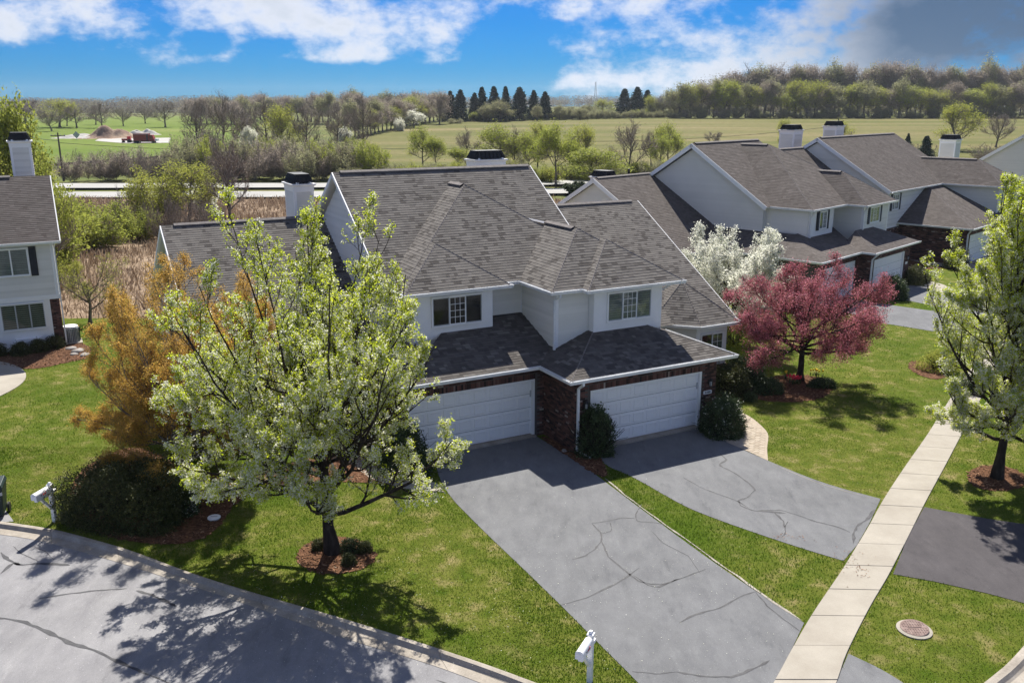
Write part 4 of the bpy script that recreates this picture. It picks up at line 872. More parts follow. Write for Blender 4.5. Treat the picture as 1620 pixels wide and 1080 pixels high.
# white bay fronts, corner boards, fascia boards
def boards(lst, name='trim_board', parent=H):
    for b in lst: mb = MB(); mb.box(*b); mb.build(name, M['trim'], parent)
boards([(-9.72, -9.1, 4.325, 4.35, 3.6, 5.4), (-7.0, -6.58, 4.325, 4.35, 3.6, 5.4), (-9.1, -7.0, 4.325, 4.35, 3.6, 4.05), (-9.1, -7.0, 4.325, 4.35, 5.2, 5.4),
        (-3.52, -2.98, 1.975, 2.0, 3.6, 5.4), (-.92, -.43, 1.975, 2.0, 3.6, 5.4), (-2.98, -.92, 1.975, 2.0, 3.6, 4.06), (-2.98, -.92, 1.975, 2.0, 5.22, 5.4),
        (-6.579, -6.56, 4.35, 5.0, 3.6, 5.4), (-3.54, -3.522, 1.976, 2.35, 3.5, 5.4), (-.43, -.41, 1.976, 2.4, 3.5, 5.4), (3.1, 4.8, 3.975, 4.0, .9, 1.2), (3.1, 4.8, 3.975, 4.0, 2.4, 2.79), (3.1, 3.3, 3.975, 4.0, 1.2, 2.4), (4.6, 4.8, 3.975, 4.0, 1.2, 2.4)])
boards([(-4.99, -4.862, 2.325, 2.35, 3.0, 5.4), (-4.99, -4.951, 2.3251, 2.43, 3.0, 5.4), (-5.0, -4.955, 4.95, 5.0, 3.5, 5.4), (-.38, -.27, 2.325, 2.35, 3.0, 5.4)], 'corner_board')
window(H, -9.1, -7.0, 4.05, 5.2, 4.325, 3, (1,), None, rows=4, cols=3)
window(H, -2.98, -.92, 4.06, 5.22, 1.975, 3, (1,), 'all', rows=4, cols=3)
window(H, 3.3, 4.6, 1.2, 2.4, 3.975, 2, (1,), 'half', rows=3, cols=2)
brk = MB(); brk.prism([(3.06, 3.95), (4.86, 3.95), (4.86, 5.8), (1.85, 5.8), (1.85, 5.18)], 0, .9); wb = brk.build('wall', M['mortar'], H)
bricks(wb, [(3.06, 3.95, 0), (4.86, 3.95, 0), (4.86, 3.95, .9), (3.06, 3.95, .9)], rng_); bricks(wb, [(4.86, 3.95, 0), (4.86, 5.8, 0), (4.86, 5.8, .9), (4.86, 3.95, .9)], rng_)
def g2(path, z): gutter(H, [(u, v, z) for u, v in path])
g2([(-11.3, 7), (-11.3, 1.75), (-5.95, 1.75), (-5.95, -.4), (1.3, -.4), (1.3, 4.0)], 2.87)
g2([(-10.2, 6.0), (-10.2, 4.0), (-6.0, 4.0), (-6.0, 4.5), (-5.3, 4.5), (-5.3, 2.05), (-4.0, 2.05), (-4.0, 1.65), (.3, 1.65), (.3, 2.05), (.1, 2.05), (.1, 6.0)], E+.02)
g2([(1.5, 5.1), (3.0, 3.6), (5.1, 3.6), (5.6, 4.7)], 2.87); g2([(-16.9, 7.5), (-11.35, 7.5)], 2.87)
for P, z in (([(-11.25, 1.8), (-5.95, 1.8), (-5.95, 2.15), (-11.25, 2.15)], 2.80), ([(-5.9, -.35), (1.25, -.35), (1.25, 0), (-5.9, 0)], 2.80), ([(-5.9, 0), (-5.56, 0), (-5.56, 1.8), (-5.9, 1.8)], 2.80), ([(.81, 0), (1.25, 0), (1.25, 4), (.81, 4)], 2.80),
             ([(-10.15, 4.05), (-6.05, 4.05), (-6.05, 4.34), (-10.15, 4.34)], 5.38), ([(-6.55, 4.55), (-4.98, 4.55), (-4.98, 4.99), (-6.55, 4.99)], 5.375), ([(-5.25, 2.1), (-4.99, 2.1), (-4.99, 4.55), (-5.25, 4.55)], 5.378), ([(-3.95, 1.7), (.25, 1.7), (.25, 1.98), (-3.95, 1.98)], 5.38), ([(-5.25, 2.08), (-3.55, 2.08), (-3.55, 2.34), (-5.25, 2.34)], 5.374), ([(-.28, 2.0), (.1, 2.0), (.1, 6), (-.28, 6)], 5.372)):
    soffit(H, P, z)
for (a, b) in (((-10.3, 6.0, E), (-10.3, 11.7, 9.25)), ((-10.3, 17.4, E), (-10.3, 11.7, 9.25)), ((-.9, 6.0, E), (-.9, 11.7, 9.25)), ((-16.9, 7.5, 2.85), (-16.9, 14.6, 7.1)), ((-16.9, 21.7, 2.85), (-16.9, 14.6, 7.1)), ((5.6, 4.4, 2.85), (5.6, 12.1, 7.28))):
    rake(H, np.array(a)-[0, 0, .005], np.array(b)-[0, 0, .005])
downspout(H, [(-5.5, -.46, 2.76), (-5.5, -.46, 2.66), (-5.46, -.09, 2.42), (-5.46, -.09, .12), (-5.42, -.3, .07), (-5.3, -.75, .05)])
downspout(H, [(-5.0, 2.0, 5.32), (-5.0, 2.0, 5.24), (-5.06, 2.27, 5.08), (-5.06, 2.27, 3.2)]); downspout(H, [(-9.9, 3.95, 5.3), (-9.8, 4.25, 5.1), (-9.8, 4.25, 3.6)]); downspout(H, [(.0, 1.85, 5.32), (-.3, 2.2, 5.0), (-.3, 2.25, 3.6)], .04)
downspout(H, [(1.2, 3.2, 2.75), (.9, 3.3, 2.5), (.9, 3.3, .15)])
lantern(H, .46, 0, 1.75); lantern(H, -5.15, 0, 1.75)
# house number plate on the brick
mb = MB(); hw, hh = .2, .07; ring = []
for cx, cz, a0 in ((hw-.04, hh-.03, 0), (-hw+.04, hh-.03, 90), (-hw+.04, -hh+.03, 180), (hw-.04, -hh+.03, 270)):
    for k in range(4): a = R(a0+k*30); ring.append((cx+.04*math.cos(a), cz+.03*math.sin(a)))
mb.poly8([(.42+x, -.030, 1.37+z) for x, z in ring][::-1], [(.42+x, -.011, 1.37+z) for x, z in ring][::-1]); plate = mb.build('number_plate', M['white_gloss'], H)
def lettering(txt, parent, loc, size, mat, rot=(math.pi/2, 0, 0), name='lettering'):
    cu = bpy.data.curves.new(name, 'FONT'); cu.body = txt; cu.size = size; cu.align_x = 'CENTER'; cu.align_y = 'CENTER'; cu.extrude = .002; cu.offset = size*.02
    t_ = bpy.data.objects.new(name, cu); C.objects.link(t_); bpy.context.view_layer.update(); me = bpy.data.meshes.new_from_object(t_.evaluated_get(bpy.context.evaluated_depsgraph_get())); bpy.data.objects.remove(t_); me.materials.clear(); me.materials.append(mat); o = bpy.data.objects.new(name, me); C.objects.link(o); o.parent = parent; o.location = loc; o.rotation_euler = rot; return o
lettering('31806', plate, (.42, -.033, 1.37), .115, M['ink'])
for (u, v) in ((-.02, .09), (-6.07, 2.24)):
    mb = MB(); mb.box(u-.045, u+.005, v-.035, v-.012, 1.55, 1.80); mb.build('keypad', M['metal'], H)
chimney(H, -11.0, -10.12, 15.5, 17.1, 5, 8.5, rng_); chimney(H, -1.6, 0.05, 16.0, 17.0, 4, 9.3, rng_)
chimA = None
# plumbing stack
mb = MB(); mb.tube([(2.2, 14.5, 5.8), (2.2, 14.5, 6.6)], .06, 8); mb.build('vent_pipe', M['black'], H)

# ------------------------------------------------------------------ the far row of houses
HB = empty('house', (26.7640, 59.9624, 0), R(46), 'two storey row of townhouses behind the crimson tree, tan siding and black shutters', 'house')
e = 5.5; rng_ = random.Random(23)
planesB = [
 [(-8.3, 6.0, e), (.85, 6.0, e), (.85, 12, 9.4), (-8.3, 12, 9.4)], [(-8.3, 18, e), (.85, 18, e), (.85, 12, 9.4), (-8.3, 12, 9.4)],
 [(-7.8, 3.05, e), (-2.3, 9.4, 9.2), (-2.3, 11.7, 9.2), (-7.8, 6.0, e)], [(-7.8, 3.05, e), (3.2, 3.05, e), (-2.3, 9.4, 9.2)], [(3.2, 3.05, e), (3.2, 6.0, e), (-2.3, 11.7, 9.2), (-2.3, 9.4, 9.2)],
 [(-2.9, 1.65, e), (-.5, 4.55, 7.45), (-.5, 6.4, 7.45), (-2.9, 3.05, e)], [(-2.9, 1.65, e), (2.1, 1.65, e), (-.5, 4.55, 7.45)], [(2.1, 1.65, e), (2.1, 5.0, e), (-.5, 8.0, 7.45), (-.5, 4.55, 7.45)],
 [(-1.0, 7.15, e), (8.0, 7.15, e), (8.0, 11.8, 8.6), (-1.0, 11.8, 8.6)], [(-1.0, 16.4, e), (8.0, 16.4, e), (8.0, 11.8, 8.6), (-1.0, 11.8, 8.6)],
 [(-14.6, 8.25, 2.85), (-8.0, 8.25, 2.85), (-8.0, 15.5, 7.2), (-14.6, 15.5, 7.2)], [(-14.6, 22.7, 2.85), (-8.0, 22.7, 2.85), (-8.0, 15.5, 7.2), (-14.6, 15.5, 7.2)],
 [(7.8, 4.25, e), (17, 4.25, e), (23.5, 10.6, 9.4), (7.8, 10.6, 9.4)], [(7.8, 17, e), (23.5, 17, e), (23.5, 10.6, 9.4), (7.8, 10.6, 9.4)], [(17, 4.25, e), (23.5, 4.25, e), (23.5, 10.6, 9.4)],
 [(18.6, -.5, e), (21.5, 2.4, 7.45), (21.5, 7.4, 7.45), (18.6, 4.3, e)], [(18.6, -.5, e), (24.4, -.5, e), (21.5, 2.4, 7.45)], [(24.4, -.5, e), (24.4, 4.3, e), (21.5, 7.4, 7.45), (21.5, 2.4, 7.45)],
 [(10.4, 4.6, 2.9), (10.4, -1.1, 2.9), (16.1, 4.6, 5.47)], [(10.4, -1.1, 2.9), (24.0, -1.1, 2.9), (18.3, 4.6, 5.47), (16.1, 4.6, 5.47)],
 [(-5.9, -.4, 2.9), (1.5, -.4, 2.9), (-.9, 2.0, 3.88), (-3.5, 2.0, 3.88)], [(-5.9, -.4, 2.9), (-3.5, 2.0, 3.88), (-2.57, 4.2, 4.25), (-5.9, .5, 2.9)][0:3]+[(-5.9, .5, 2.9)], [(1.5, -.4, 2.9), (1.5, 5, 2.9), (-.9, 5, 3.88), (-.9, 2.0, 3.88)],
 [(-11.5, .5, 2.9), (-5.9, .5, 2.9), (-2.5, 4.1, 3.87), (-7.9, 4.1, 3.87)], [(-11.5, .5, 2.9), (-7.9, 4.1, 3.87), (-7.9, 9, 3.87), (-11.5, 9, 2.9)],
]
planesB[20:22] = [planesB[20], [(-5.9, -.4, 2.9), (-3.5, 2.0, 3.88), (-5.9, 2.0, 2.9)]]
make_roof(HB, [upf(p) for p in planesB], rng_, M['shingle_far'], exposure=.16)
caps(HB, [((-8, 12, 9.4), (.7, 12, 9.4)), ((2, 11.8, 8.6), (7.8, 11.8, 8.6)), ((-14.3, 15.5, 7.2), (-8.1, 15.5, 7.2)), ((8.2, 10.6, 9.4), (23.2, 10.6, 9.4)), ((21.5, 2.6, 7.45), (21.5, 7.2, 7.45)), ((-2.3, 9.5, 9.2), (-2.3, 11.6, 9.2)), ((-.5, 4.7, 7.45), (-.5, 6.3, 7.45))], M['ridge'], 'ridge_vent', .15, vent=True)
caps(HB, [((-7.8, 3.05, e), (-2.3, 9.4, 9.2)), ((3.2, 3.05, e), (-2.3, 9.4, 9.2)), ((-2.9, 1.65, e), (-.5, 4.55, 7.45)), ((2.1, 1.65, e), (-.5, 4.55, 7.45)), ((18.6, -.5, e), (21.5, 2.4, 7.45)), ((24.4, -.5, e), (21.5, 2.4, 7.45)), ((10.4, -1.1, 2.9), (16.1, 4.6, 5.47)), ((1.5, -.4, 2.9), (-.9, 2, 3.88)), ((-5.9, -.4, 2.9), (-3.5, 2, 3.88))], M['ridge'], 'hip_cap', .10)
wbr = front_with_hole(HB, -5.5, 1.1, 0, 5, 2.8, -4.9, .1, 2.3); wbl = front_with_hole(HB, -11, -5.502, .85, 6, 2.8, -10.9, -5.9, 2.3)
for P, hs in (([(-5.5, 0, 0), (1.1, 0, 0), (1.1, 0, 2.8), (-5.5, 0, 2.8)], [(.6, 5.6, 0, 2.3)]), ([(-5.5, .85, 0), (-5.5, 0, 0), (-5.5, 0, 2.8), (-5.5, .85, 2.8)], []), ([(1.1, 0, 0), (1.1, 4.5, 0), (1.1, 4.5, 2.8), (1.1, 0, 2.8)], [])): bricks(wbr, P, rng_, holes=hs)
bricks(wbl, [(-11, .85, 0), (-5.51, .85, 0), (-5.51, .85, 2.8), (-11, .85, 2.8)], rng_, holes=[(.1, 5.1, 0, 2.3)])
garage_door(HB, -4.8, 0, .1, 2.14, 0); garage_door(HB, -10.8, -6.0, .1, 2.14, .85)
def wp(*a, **k): return wall_prism(*a, parent=HB, **k)
wp(rect(-8.0, .6, 6.4, 17.6), 0, 5.42); gable_prism(HB, -8.0, .6, 6.4, 17.6, 12, 5.422, 9.05); wp(rect(-7.5, -4.1, 3.4, 8), 2.81, 5.43); wp(rect(-7.4, -2.5, 4.0, 8), 2.8, 5.44); wp(rect(-2.57, 1.6, 2.0, 9), 2.85, 5.41); wp(rect(-1, 8, 7.5, 16), 0, 5.40)
wp(rect(-14.3, -8, 8.6, 22.3), 0, 2.82); gable_prism(HB, -14.3, -8.0, 8.6, 22.3, 15.5, 2.822, 6.92)
wp(rect(8.0, 23.2, 4.6, 16.6), 0, 5.41); gable_prism(HB, 8.0, 23.2, 4.6, 16.6, 10.6, 5.412, 9.05); wp(rect(18.95, 24, -.15, 5), 2.6, 5.42)
g3 = front_with_hole(HB, 10.8, 23.6, -.7, 5.3, 2.78, 11.3, 16.1, 2.3); garage_door(HB, 11.4, 16.0, .1, 2.14, -.7)
bricks(g3, [(10.8, 4.6, 0), (10.8, -.7, 0), (10.8, -.7, 2.78), (10.8, 4.6, 2.78)], rng_, bh=.09, bw=.26); bricks(g3, [(10.8, -.7, 0), (23.6, -.7, 0), (23.6, -.7, 2.78), (10.8, -.7, 2.78)], rng_, holes=[(.4, 5.4, 0, 2.3)], bh=.09, bw=.26)
b3 = MB(); b3.box(1.6, 10.8, 4.5, 4.6, 0, 2.6); b3 = b3.build('wall', M['mortar'], HB); bricks(b3, [(1.6, 4.5, 0), (10.8, 4.5, 0), (10.8, 4.5, 2.6), (1.6, 4.5, 2.6)], rng_, bh=.09, bw=.26)
sd = lambda P: siding(HB, P, rng_, single=False)
sd([(-8.0, 17.6, 0), (-8.0, 6.4, 0), (-8.0, 6.4, 5.4), (-8.0, 12, 9.03), (-8.0, 17.6, 5.4)]); sd([(-7.5, 6.4, 2.9), (-7.5, 3.5, 2.9), (-7.5, 3.5, 5.4), (-7.5, 6.4, 5.4)])
sd([(-4.1, 4.0, 3), (-2.57, 4.0, 3), (-2.57, 4.0, 5.4), (-4.1, 4.0, 5.4)]); sd([(-2.57, 4, 3), (-2.57, 2.1, 3), (-2.57, 2.1, 5.4), (-2.57, 4, 5.4)]); sd([(-2.4, 2, 3), (1.5, 2, 3), (1.5, 2, 5.4), (-2.4, 2, 5.4)])
sd([(8.0, 16.6, 5.4), (8.0, 4.6, 5.4), (8.0, 10.6, 9.03)]); sd([(8.0, 7, 2), (8.0, 4.6, 2), (8.0, 4.6, 5.4), (8.0, 7, 5.4)]); sd([(8.1, 4.6, 2.7), (18.9, 4.6, 2.7), (18.9, 4.6, 5.4), (8.1, 4.6, 5.4)])
sd([(18.95, 4.6, 2.7), (18.95, -.15, 2.7), (18.95, -.15, 5.4), (18.95, 4.6, 5.4)]); sd([(18.95, -.15, 2.7), (24, -.15, 2.7), (24, -.15, 5.4), (18.95, -.15, 5.4)]); sd([(-14.3, 22.3, 2.0), (-14.3, 8.6, 2.0), (-14.3, 8.6, 2.9), (-14.3, 15.5, 6.9), (-14.3, 22.3, 2.9)])
boards([(-7.52, -6.62, 3.37, 3.4, 3.0, 5.42), (-4.72, -4.08, 3.37, 3.4, 3.0, 5.42), (-6.62, -4.72, 3.37, 3.4, 3.0, 4.0), (-6.62, -4.72, 3.37, 3.4, 5.3, 5.42), (-2.6, -2.42, 1.97, 2.0, 3, 5.4), (1.5, 1.63, 1.97, 2.0, 3, 5.4), (-2.6, -2.571, 1.972, 2.1, 3, 5.4), (7.97, 8.1, 4.57, 4.6, 2.7, 5.4), (8.1, 10.8, 4.55, 4.6, 2.55, 2.7), (18.9, 19.05, -.18, -.15, 2.7, 5.4)], 'trim_board', HB)
window(HB, -1.5, .1, 4.15, 5.25, 2.0, 3, (1,), None, shut=.34); window(HB, -6.2, -5.1, 4.05, 5.25, 3.37, 2, (1,), 'all', shut=.3); window(HB, 9.0, 10.3, 3.95, 5.2, 4.6, 3, (1,), None, shut=.36); window(HB, 21, 22.6, 3.9, 5.1, -.15, 3, (1,), None, shut=.36)
for path, z in (([(-7.8, 6.0), (-7.8, 3.05), (-2.9, 3.05), (-2.9, 1.65), (2.1, 1.65), (2.1, 5)], e+.02), ([(7.8, 4.25), (18.6, 4.25), (18.6, -.5), (24.4, -.5), (24.4, 4)], e+.02), ([(10.4, 4.6), (10.4, -1.1), (24, -1.1)], 2.92), ([(-11.5, 9), (-11.5, .5), (-5.9, .5), (-5.9, -.4), (1.5, -.4), (1.5, 5)], 2.92), ([(-14.6, 8.25), (-11.6, 8.25)], 2.87)):
    gutter(HB, [(u, v, z) for u, v in path])
for P, z in (([(-7.75, 3.1), (-2.6, 3.1), (-2.6, 3.99), (-4.05, 3.99), (-4.05, 3.36), (-7.75, 3.36)], 5.4), ([(-2.85, 1.7), (2.05, 1.7), (2.05, 1.96), (-2.85, 1.96)], 5.39), ([(7.85, 4.3), (18.6, 4.3), (18.6, 4.55), (7.85, 4.55)], 5.4), ([(10.45, -1.05), (24, -1.05), (24, -.71), (10.45, -.71)], 2.8)): soffit(HB, P, z)
for (a, b) in (((-8.3, 6.0, e), (-8.3, 12, 9.4)), ((-8.3, 18, e), (-8.3, 12, 9.4)), ((7.8, 4.25, e), (7.8, 10.6, 9.4)), ((7.8, 17, e), (7.8, 10.6, 9.4)), ((-14.6, 8.25, 2.85), (-14.6, 15.5, 7.2)), ((-14.6, 22.7, 2.85), (-14.6, 15.5, 7.2))): rake(HB, a, b, w_=.26)
for p in ([(-5.5, -.46, 2.8), (-5.46, -.09, 2.4), (-5.46, -.09, .1)], [(-2.85, 1.6, 5.4), (-2.62, 1.92, 5.0), (-2.62, 1.92, 3.2)], [(-7.7, 3.0, 5.4), (-7.45, 3.3, 5.0), (-7.45, 3.3, 3.2)], [(10.5, -.95, 2.75), (10.76, -.7, 2.4), (10.76, -.74, .1)], [(18.9, -.55, 5.4), (18.9, -.2, 5.0), (18.9, -.2, 3.2)]): downspout(HB, p, .05)
lantern(HB, .6, 0, 1.8)
mb = MB(); mb.box(.45, .8, -.03, -.012, 1.35, 1.52); mb.build('number_plate', M['white_gloss'], HB)
mb = MB(); mb.tube([(-9.2, 16.6, 6), (-9.2, 16.6, 7.5)], .09, 8); mb.build('vent_pipe', M['black'], HB)
chimney(HB, -11.9, -10.9, 16.4, 17.9, 4, 7.05, rng_); chimney(HB, 9.7, 11.2, 13.6, 14.9, 5, 9.9, rng_); chimney(HB, 17.3, 18.8, 13.4, 14.6, 5, 10.1, rng_); chimney(HB, 28.0, 29.4, 6.6, 8.0, 2, 8.8, rng_)

# neighbour on the left edge
HL = empty('house', WA(-20.95, 24.65), TH, 'grey sided two storey house cut by the left edge, black shutters and brick corner', 'house')
rng_ = random.Random(31)
pl = [[(-12, -.35, 5.45), (.35, -.35, 5.45), (.35, 4.0, 8.35), (-12, 4.0, 8.35)], [(-12, 8.35, 5.45), (.35, 8.35, 5.45), (.35, 4.0, 8.35), (-12, 4.0, 8.35)]]
make_roof(HL, [upf(p) for p in pl], rng_, M['shingle_far']); caps(HL, [((-12, 4, 8.35), (-1.5, 4, 8.35))], M['ridge'], 'ridge_vent', .15, vent=True)
wall_prism(rect(-12, 0, 0, 8), 2.65, 5.4, parent=HL); gable_prism(HL, -12, 0, 0, 8, 4, 5.402, 8.05); mb = MB(); mb.box(-12, -.45, .02, 7.9, 0, 2.5); mb.build('wall', M['trim'], HL)
mb = MB(); mb.box(-.449, -.02, .03, 7.9, 0, 2.5); w3 = mb.build('wall', M['mortar'], HL); bricks(w3, [(-.449, .03, 0), (-.02, .03, 0), (-.02, .03, 2.5), (-.449, .03, 2.5)], rng_); bricks(w3, [(-.02, .03, 0), (-.02, 7.9, 0), (-.02, 7.9, 2.5), (-.02, .03, 2.5)], rng_)
siding(HL, [(-12, 0, 2.72), (-.12, 0, 2.72), (-.12, 0, 5.3), (-12, 0, 5.3)], rng_); siding(HL, [(0, 0, 2.7), (0, 8, 2.7), (0, 8, 5.4), (0, 4, 8.0), (0, 0, 5.4)], rng_)
boards([(-.12, .02, -.025, 0, 2.72, 5.36), (-12, .03, -.05, 0, 2.5, 2.719), (-12, -.12, -.02, 0, 5.3, 5.36)], 'trim_board', HL)
window(HL, -3.45, -1.1, 3.77, 5.18, -.02, 3, (), 'all', shut=.32, rows=1); window(HL, -2.7, -.70, 1.05, 2.42, -.0, 3, (), None); window(HL, -7.5, -5.4, 1.05, 2.42, 0, 3, (), None)
for z in range(12):
    zz = 1.12+z*.105; mb = MB(); mb.box(-2.62, -.78, -.02, -.013, zz, zz+.05)
    mb.build('blind', M['blind'], HL)
gutter(HL, [(-12, -.35, 5.47), (.35, -.35, 5.47)]); soffit(HL, [(-12, -.3), (.3, -.3), (.3, -.03), (-12, -.03)], 5.40); rake(HL, (.35, -.35, 5.45), (.35, 4, 8.35)); rake(HL, (.35, 8.35, 5.45), (.35, 4, 8.35))
mb = MB(); mb.box(-2.2, -1.05, -.18, .02, .12, .62); lv = mb.build('louvre_box', M['trim'], HL)
mb = MB(); mb.box(-2.05, -1.2, -.19, -.181, .18, .46); mb.build('grille', M['metal'], lv)
downspout(HL, [(.1, -.3, 5.3), (.06, -.05, 5.1), (.06, -.05, .1)], .035)
chimney(HL, -1.35, -.36, 5.9, 7.2, 5, 10.1, rng_)

HC = empty('house', (53.6, 95, 0), R(46), 'pale gable of another house rising behind the right hand tree', 'house')
rng_ = random.Random(41)
pl = [[(-.3, -6.5, 4.6), (14, -6.5, 4.6), (14, 0, 8.95), (-.3, 0, 8.95)], [(-.3, 6.5, 4.6), (14, 6.5, 4.6), (14, 0, 8.95), (-.3, 0, 8.95)]]
make_roof(HC, [upf(p) for p in pl], rng_, M['shingle_far'], exposure=.2); wall_prism(rect(0, 13.5, -6, 6), 0, 4.75, parent=HC); gable_prism(HC, 0, 13.5, -6, 6, 0, 4.752, 8.6)
siding(HC, [(0, 6, 0), (0, -6, 0), (0, -6, 4.75), (0, 0, 8.58), (0, 6, 4.75)], rng_, single=False); rake(HC, (-.3, -6.5, 4.6), (-.3, 0, 8.95), w_=.3); rake(HC, (-.3, 6.5, 4.6), (-.3, 0, 8.95), w_=.3)

# ------------------------------------------------------------------ small things
def mailbox(loc, rz, label, ped=None, flag=True):
    t = empty('mailbox', loc, rz, label, 'mailbox', 'white mailboxes at the kerb')
    mb = MB(); mb.box(-.055, .055, -.055, .055, 0, 1.16); mb.build('post', M['white_gloss'], t, bevel=.006)
    mb = MB(); mb.poly8([(-.075, -.075, 1.17), (.075, -.075, 1.17), (.075, .075, 1.17), (-.075, .075, 1.17)], [(-.07, -.07, 1.20), (.07, -.07, 1.20), (.07, .07, 1.20), (-.07, .07, 1.20)]); mb.poly8([(-.05, -.05, 1.201), (.05, -.05, 1.201), (.05, .05, 1.201), (-.05, .05, 1.201)], [(-.03, -.03, 1.26), (.03, -.03, 1.26), (.03, .03, 1.26), (-.03, .03, 1.26)]); mb.build('post_cap', M['white_gloss'], t)
    mb = MB(); mb.box(-.05, .05, -.62, -.056, .90, .98); mb.box(-.05, .05, .056, .20, .90, .98)
    mb.poly8([(-.04, -.46, .895), (.04, -.46, .895), (.04, -.38, .895), (-.04, -.38, .895)][::-1], [(-.04, -.10, .45), (.04, -.10, .45), (.04, -.056, .5), (-.04, -.056, .5)][::-1]); mb.build('bracket', M['white_gloss'], t, bevel=.005)
    mb = MB(); pr = [(-.09, 0), (.09, 0), (.09, .12)]+[(.09*math.cos(R(a)), .12+.08*math.sin(R(a))) for a in range(15, 180, 15)]+[(-.09, .12)]
    mb.poly8([(x, -.66, .982+z) for x, z in pr], [(x, -.12, .982+z) for x, z in pr]); bx = mb.build('box', M['white_gloss'], t)
    mb = MB(); pr2 = [(x*1.03, z*1.02-.002) for x, z in pr]; mb.poly8([(x, -.685, .984+z) for x, z in pr2], [(x, -.661, .984+z) for x, z in pr2]); mb.box(-.02, .02, -.70, -.686, 1.10, 1.13); mb.build('door', M['white_gloss'], bx)
    mb = MB(); mb.box(.093, .103, -.42, -.30, 1.05, 1.075); mb.box(.093, .103, -.33, -.30, 1.075, 1.10); mb.build('flag', M['red'], bx)
    mb = MB(); mb.box(.091, .097, -.50, -.46, 1.05, 1.08); mb.build('emblem', M['ink'], bx)
    return t
mailbox((-13.62, 24.09, 0.00), R(-12), 'white mailbox and post on the lawn left of the round dark hedge')
mailbox((1.67, 16.49, 0.00), R(-25), 'white mailbox and post beside the left driveway at its lower end')
t = empty('trash_bin', (-15.56, 24.49, 0.00), R(20), 'dark green wheeled bin with a grey label at the left edge by the kerb', 'trash bin')
mb = MB(); mb.poly8([(-.24, -.3, .12), (.24, -.3, .12), (.24, .22, .12), (-.24, .22, .12)], [(-.31, -.4, 1.0), (.31, -.4, 1.0), (.31, .36, 1.0), (-.31, .36, 1.0)]); mb.build('body', M['bin'], t, bevel=.02)
mb = MB(); mb.poly8([(-.33, -.43, 1.01), (.33, -.43, 1.01), (.33, .4, 1.01), (-.33, .4, 1.01)], [(-.28, -.36, 1.1), (.28, -.36, 1.1), (.28, .36, 1.13), (-.28, .36, 1.13)]); mb.build('lid', M['bin'], t, bevel=.015)
for s in (-1, 1): mb = MB(); mb.tube([(s*.27, .22, .15), (s*.33, .22, .15)], .15, 16); mb.build('wheel', M['black'], t)
mb = MB(); mb.box(.18, .30, -.415, -.405, .78, .88); mb.build('sticker', M['metal'], t)
t = empty('air_conditioner', (-23.00, 44.67, 0.00), R(28), 'grey outdoor air conditioning unit beside the brick corner of the left house', 'air conditioner')
mb = MB(); mb.lathe([(.40, .06), (.42, .08), (.42, .78), (.40, .84), (.34, .86)], seg=8); mb.build('casing', M['metal'], t)
mb = MB()
for k in range(32): a = 2*math.pi*k/32; mb.box(.425*math.cos(a)-.012, .425*math.cos(a)+.012, .425*math.sin(a)-.012, .425*math.sin(a)+.012, .1, .78)
mb.build('grille', M['ink'], t); mb = MB(); mb.lathe([(.36, .861), (.37, .88), (.33, .90), (.12, .92)]); mb.build('fan_guard', M['white_gloss'], t)
mb = MB(); mb.box(-.5, .5, -.5, .5, 0, .055); mb.build('pad', M['conc'], t)
t = empty('manhole_cover', (9.51, 18.45, -0.00), 0, 'round rusty pink cast iron manhole cover in the lawn right of the sidewalk', 'manhole cover')
mb = MB(); mb.lathe([(.40, -.02), (.40, .03), (.33, .045)], seg=32); mb.build('concrete_ring', M['conc'], t)
mb = MB(); mb.lathe([(.315, .047), (.318, .075), (.30, .082)], seg=32); cv = mb.build('lid', M['iron'], t, rot=(R(4), R(-3), 0))
mb = MB()
for i in range(9):
    for j in range(9):
        x, y = (i-4)*.06, (j-4)*.06
        if x*x+y*y < .27**2 and abs(y) > .04: mb.box(x-.013, x+.013, y-.013, y+.013, .082, .090)
mb.box(-.16, .16, -.012, .012, .082, .092); mb.build('tread_pattern', M['iron'], cv)
def cover(loc, lab, h=.12):
    t = empty('drain_cover', loc, 0, lab, 'drain cover', 'white drain covers in the mulch')
    mb = MB(); mb.lathe([(.16, 0), (.16, h)], seg=20); mb.build('pipe', M['metal'], t); mb = MB(); mb.lathe([(.19, h+.001), (.19, h+.03), (.15, h+.045)], seg=24); l = mb.build('lid', M['white_gloss'], t)
    mb = MB(); mb.box(-.10, .10, -.015, .015, h+.0452, h+.052); mb.build('grip', M['metal'], l)
cover((-11.95, 26.55, 0.00), 'white round drain cover on a pipe behind the dark hedge', .22); cover((-8.92, 24.23, 0.00), 'white round drain cover low in the mulch right of the dark hedge', .05)
mb = MB(); mb.lathe([(.03, 0), (.09, .03), (.11, .1), (.08, .18), (.02, .21)], seg=14); tag(mb.build('garden_globe', M['white_gloss'], loc=(-12.10, 26.21, 0.00), smooth=True), 'small white globe lamp by the taller drain cover', 'garden globe')
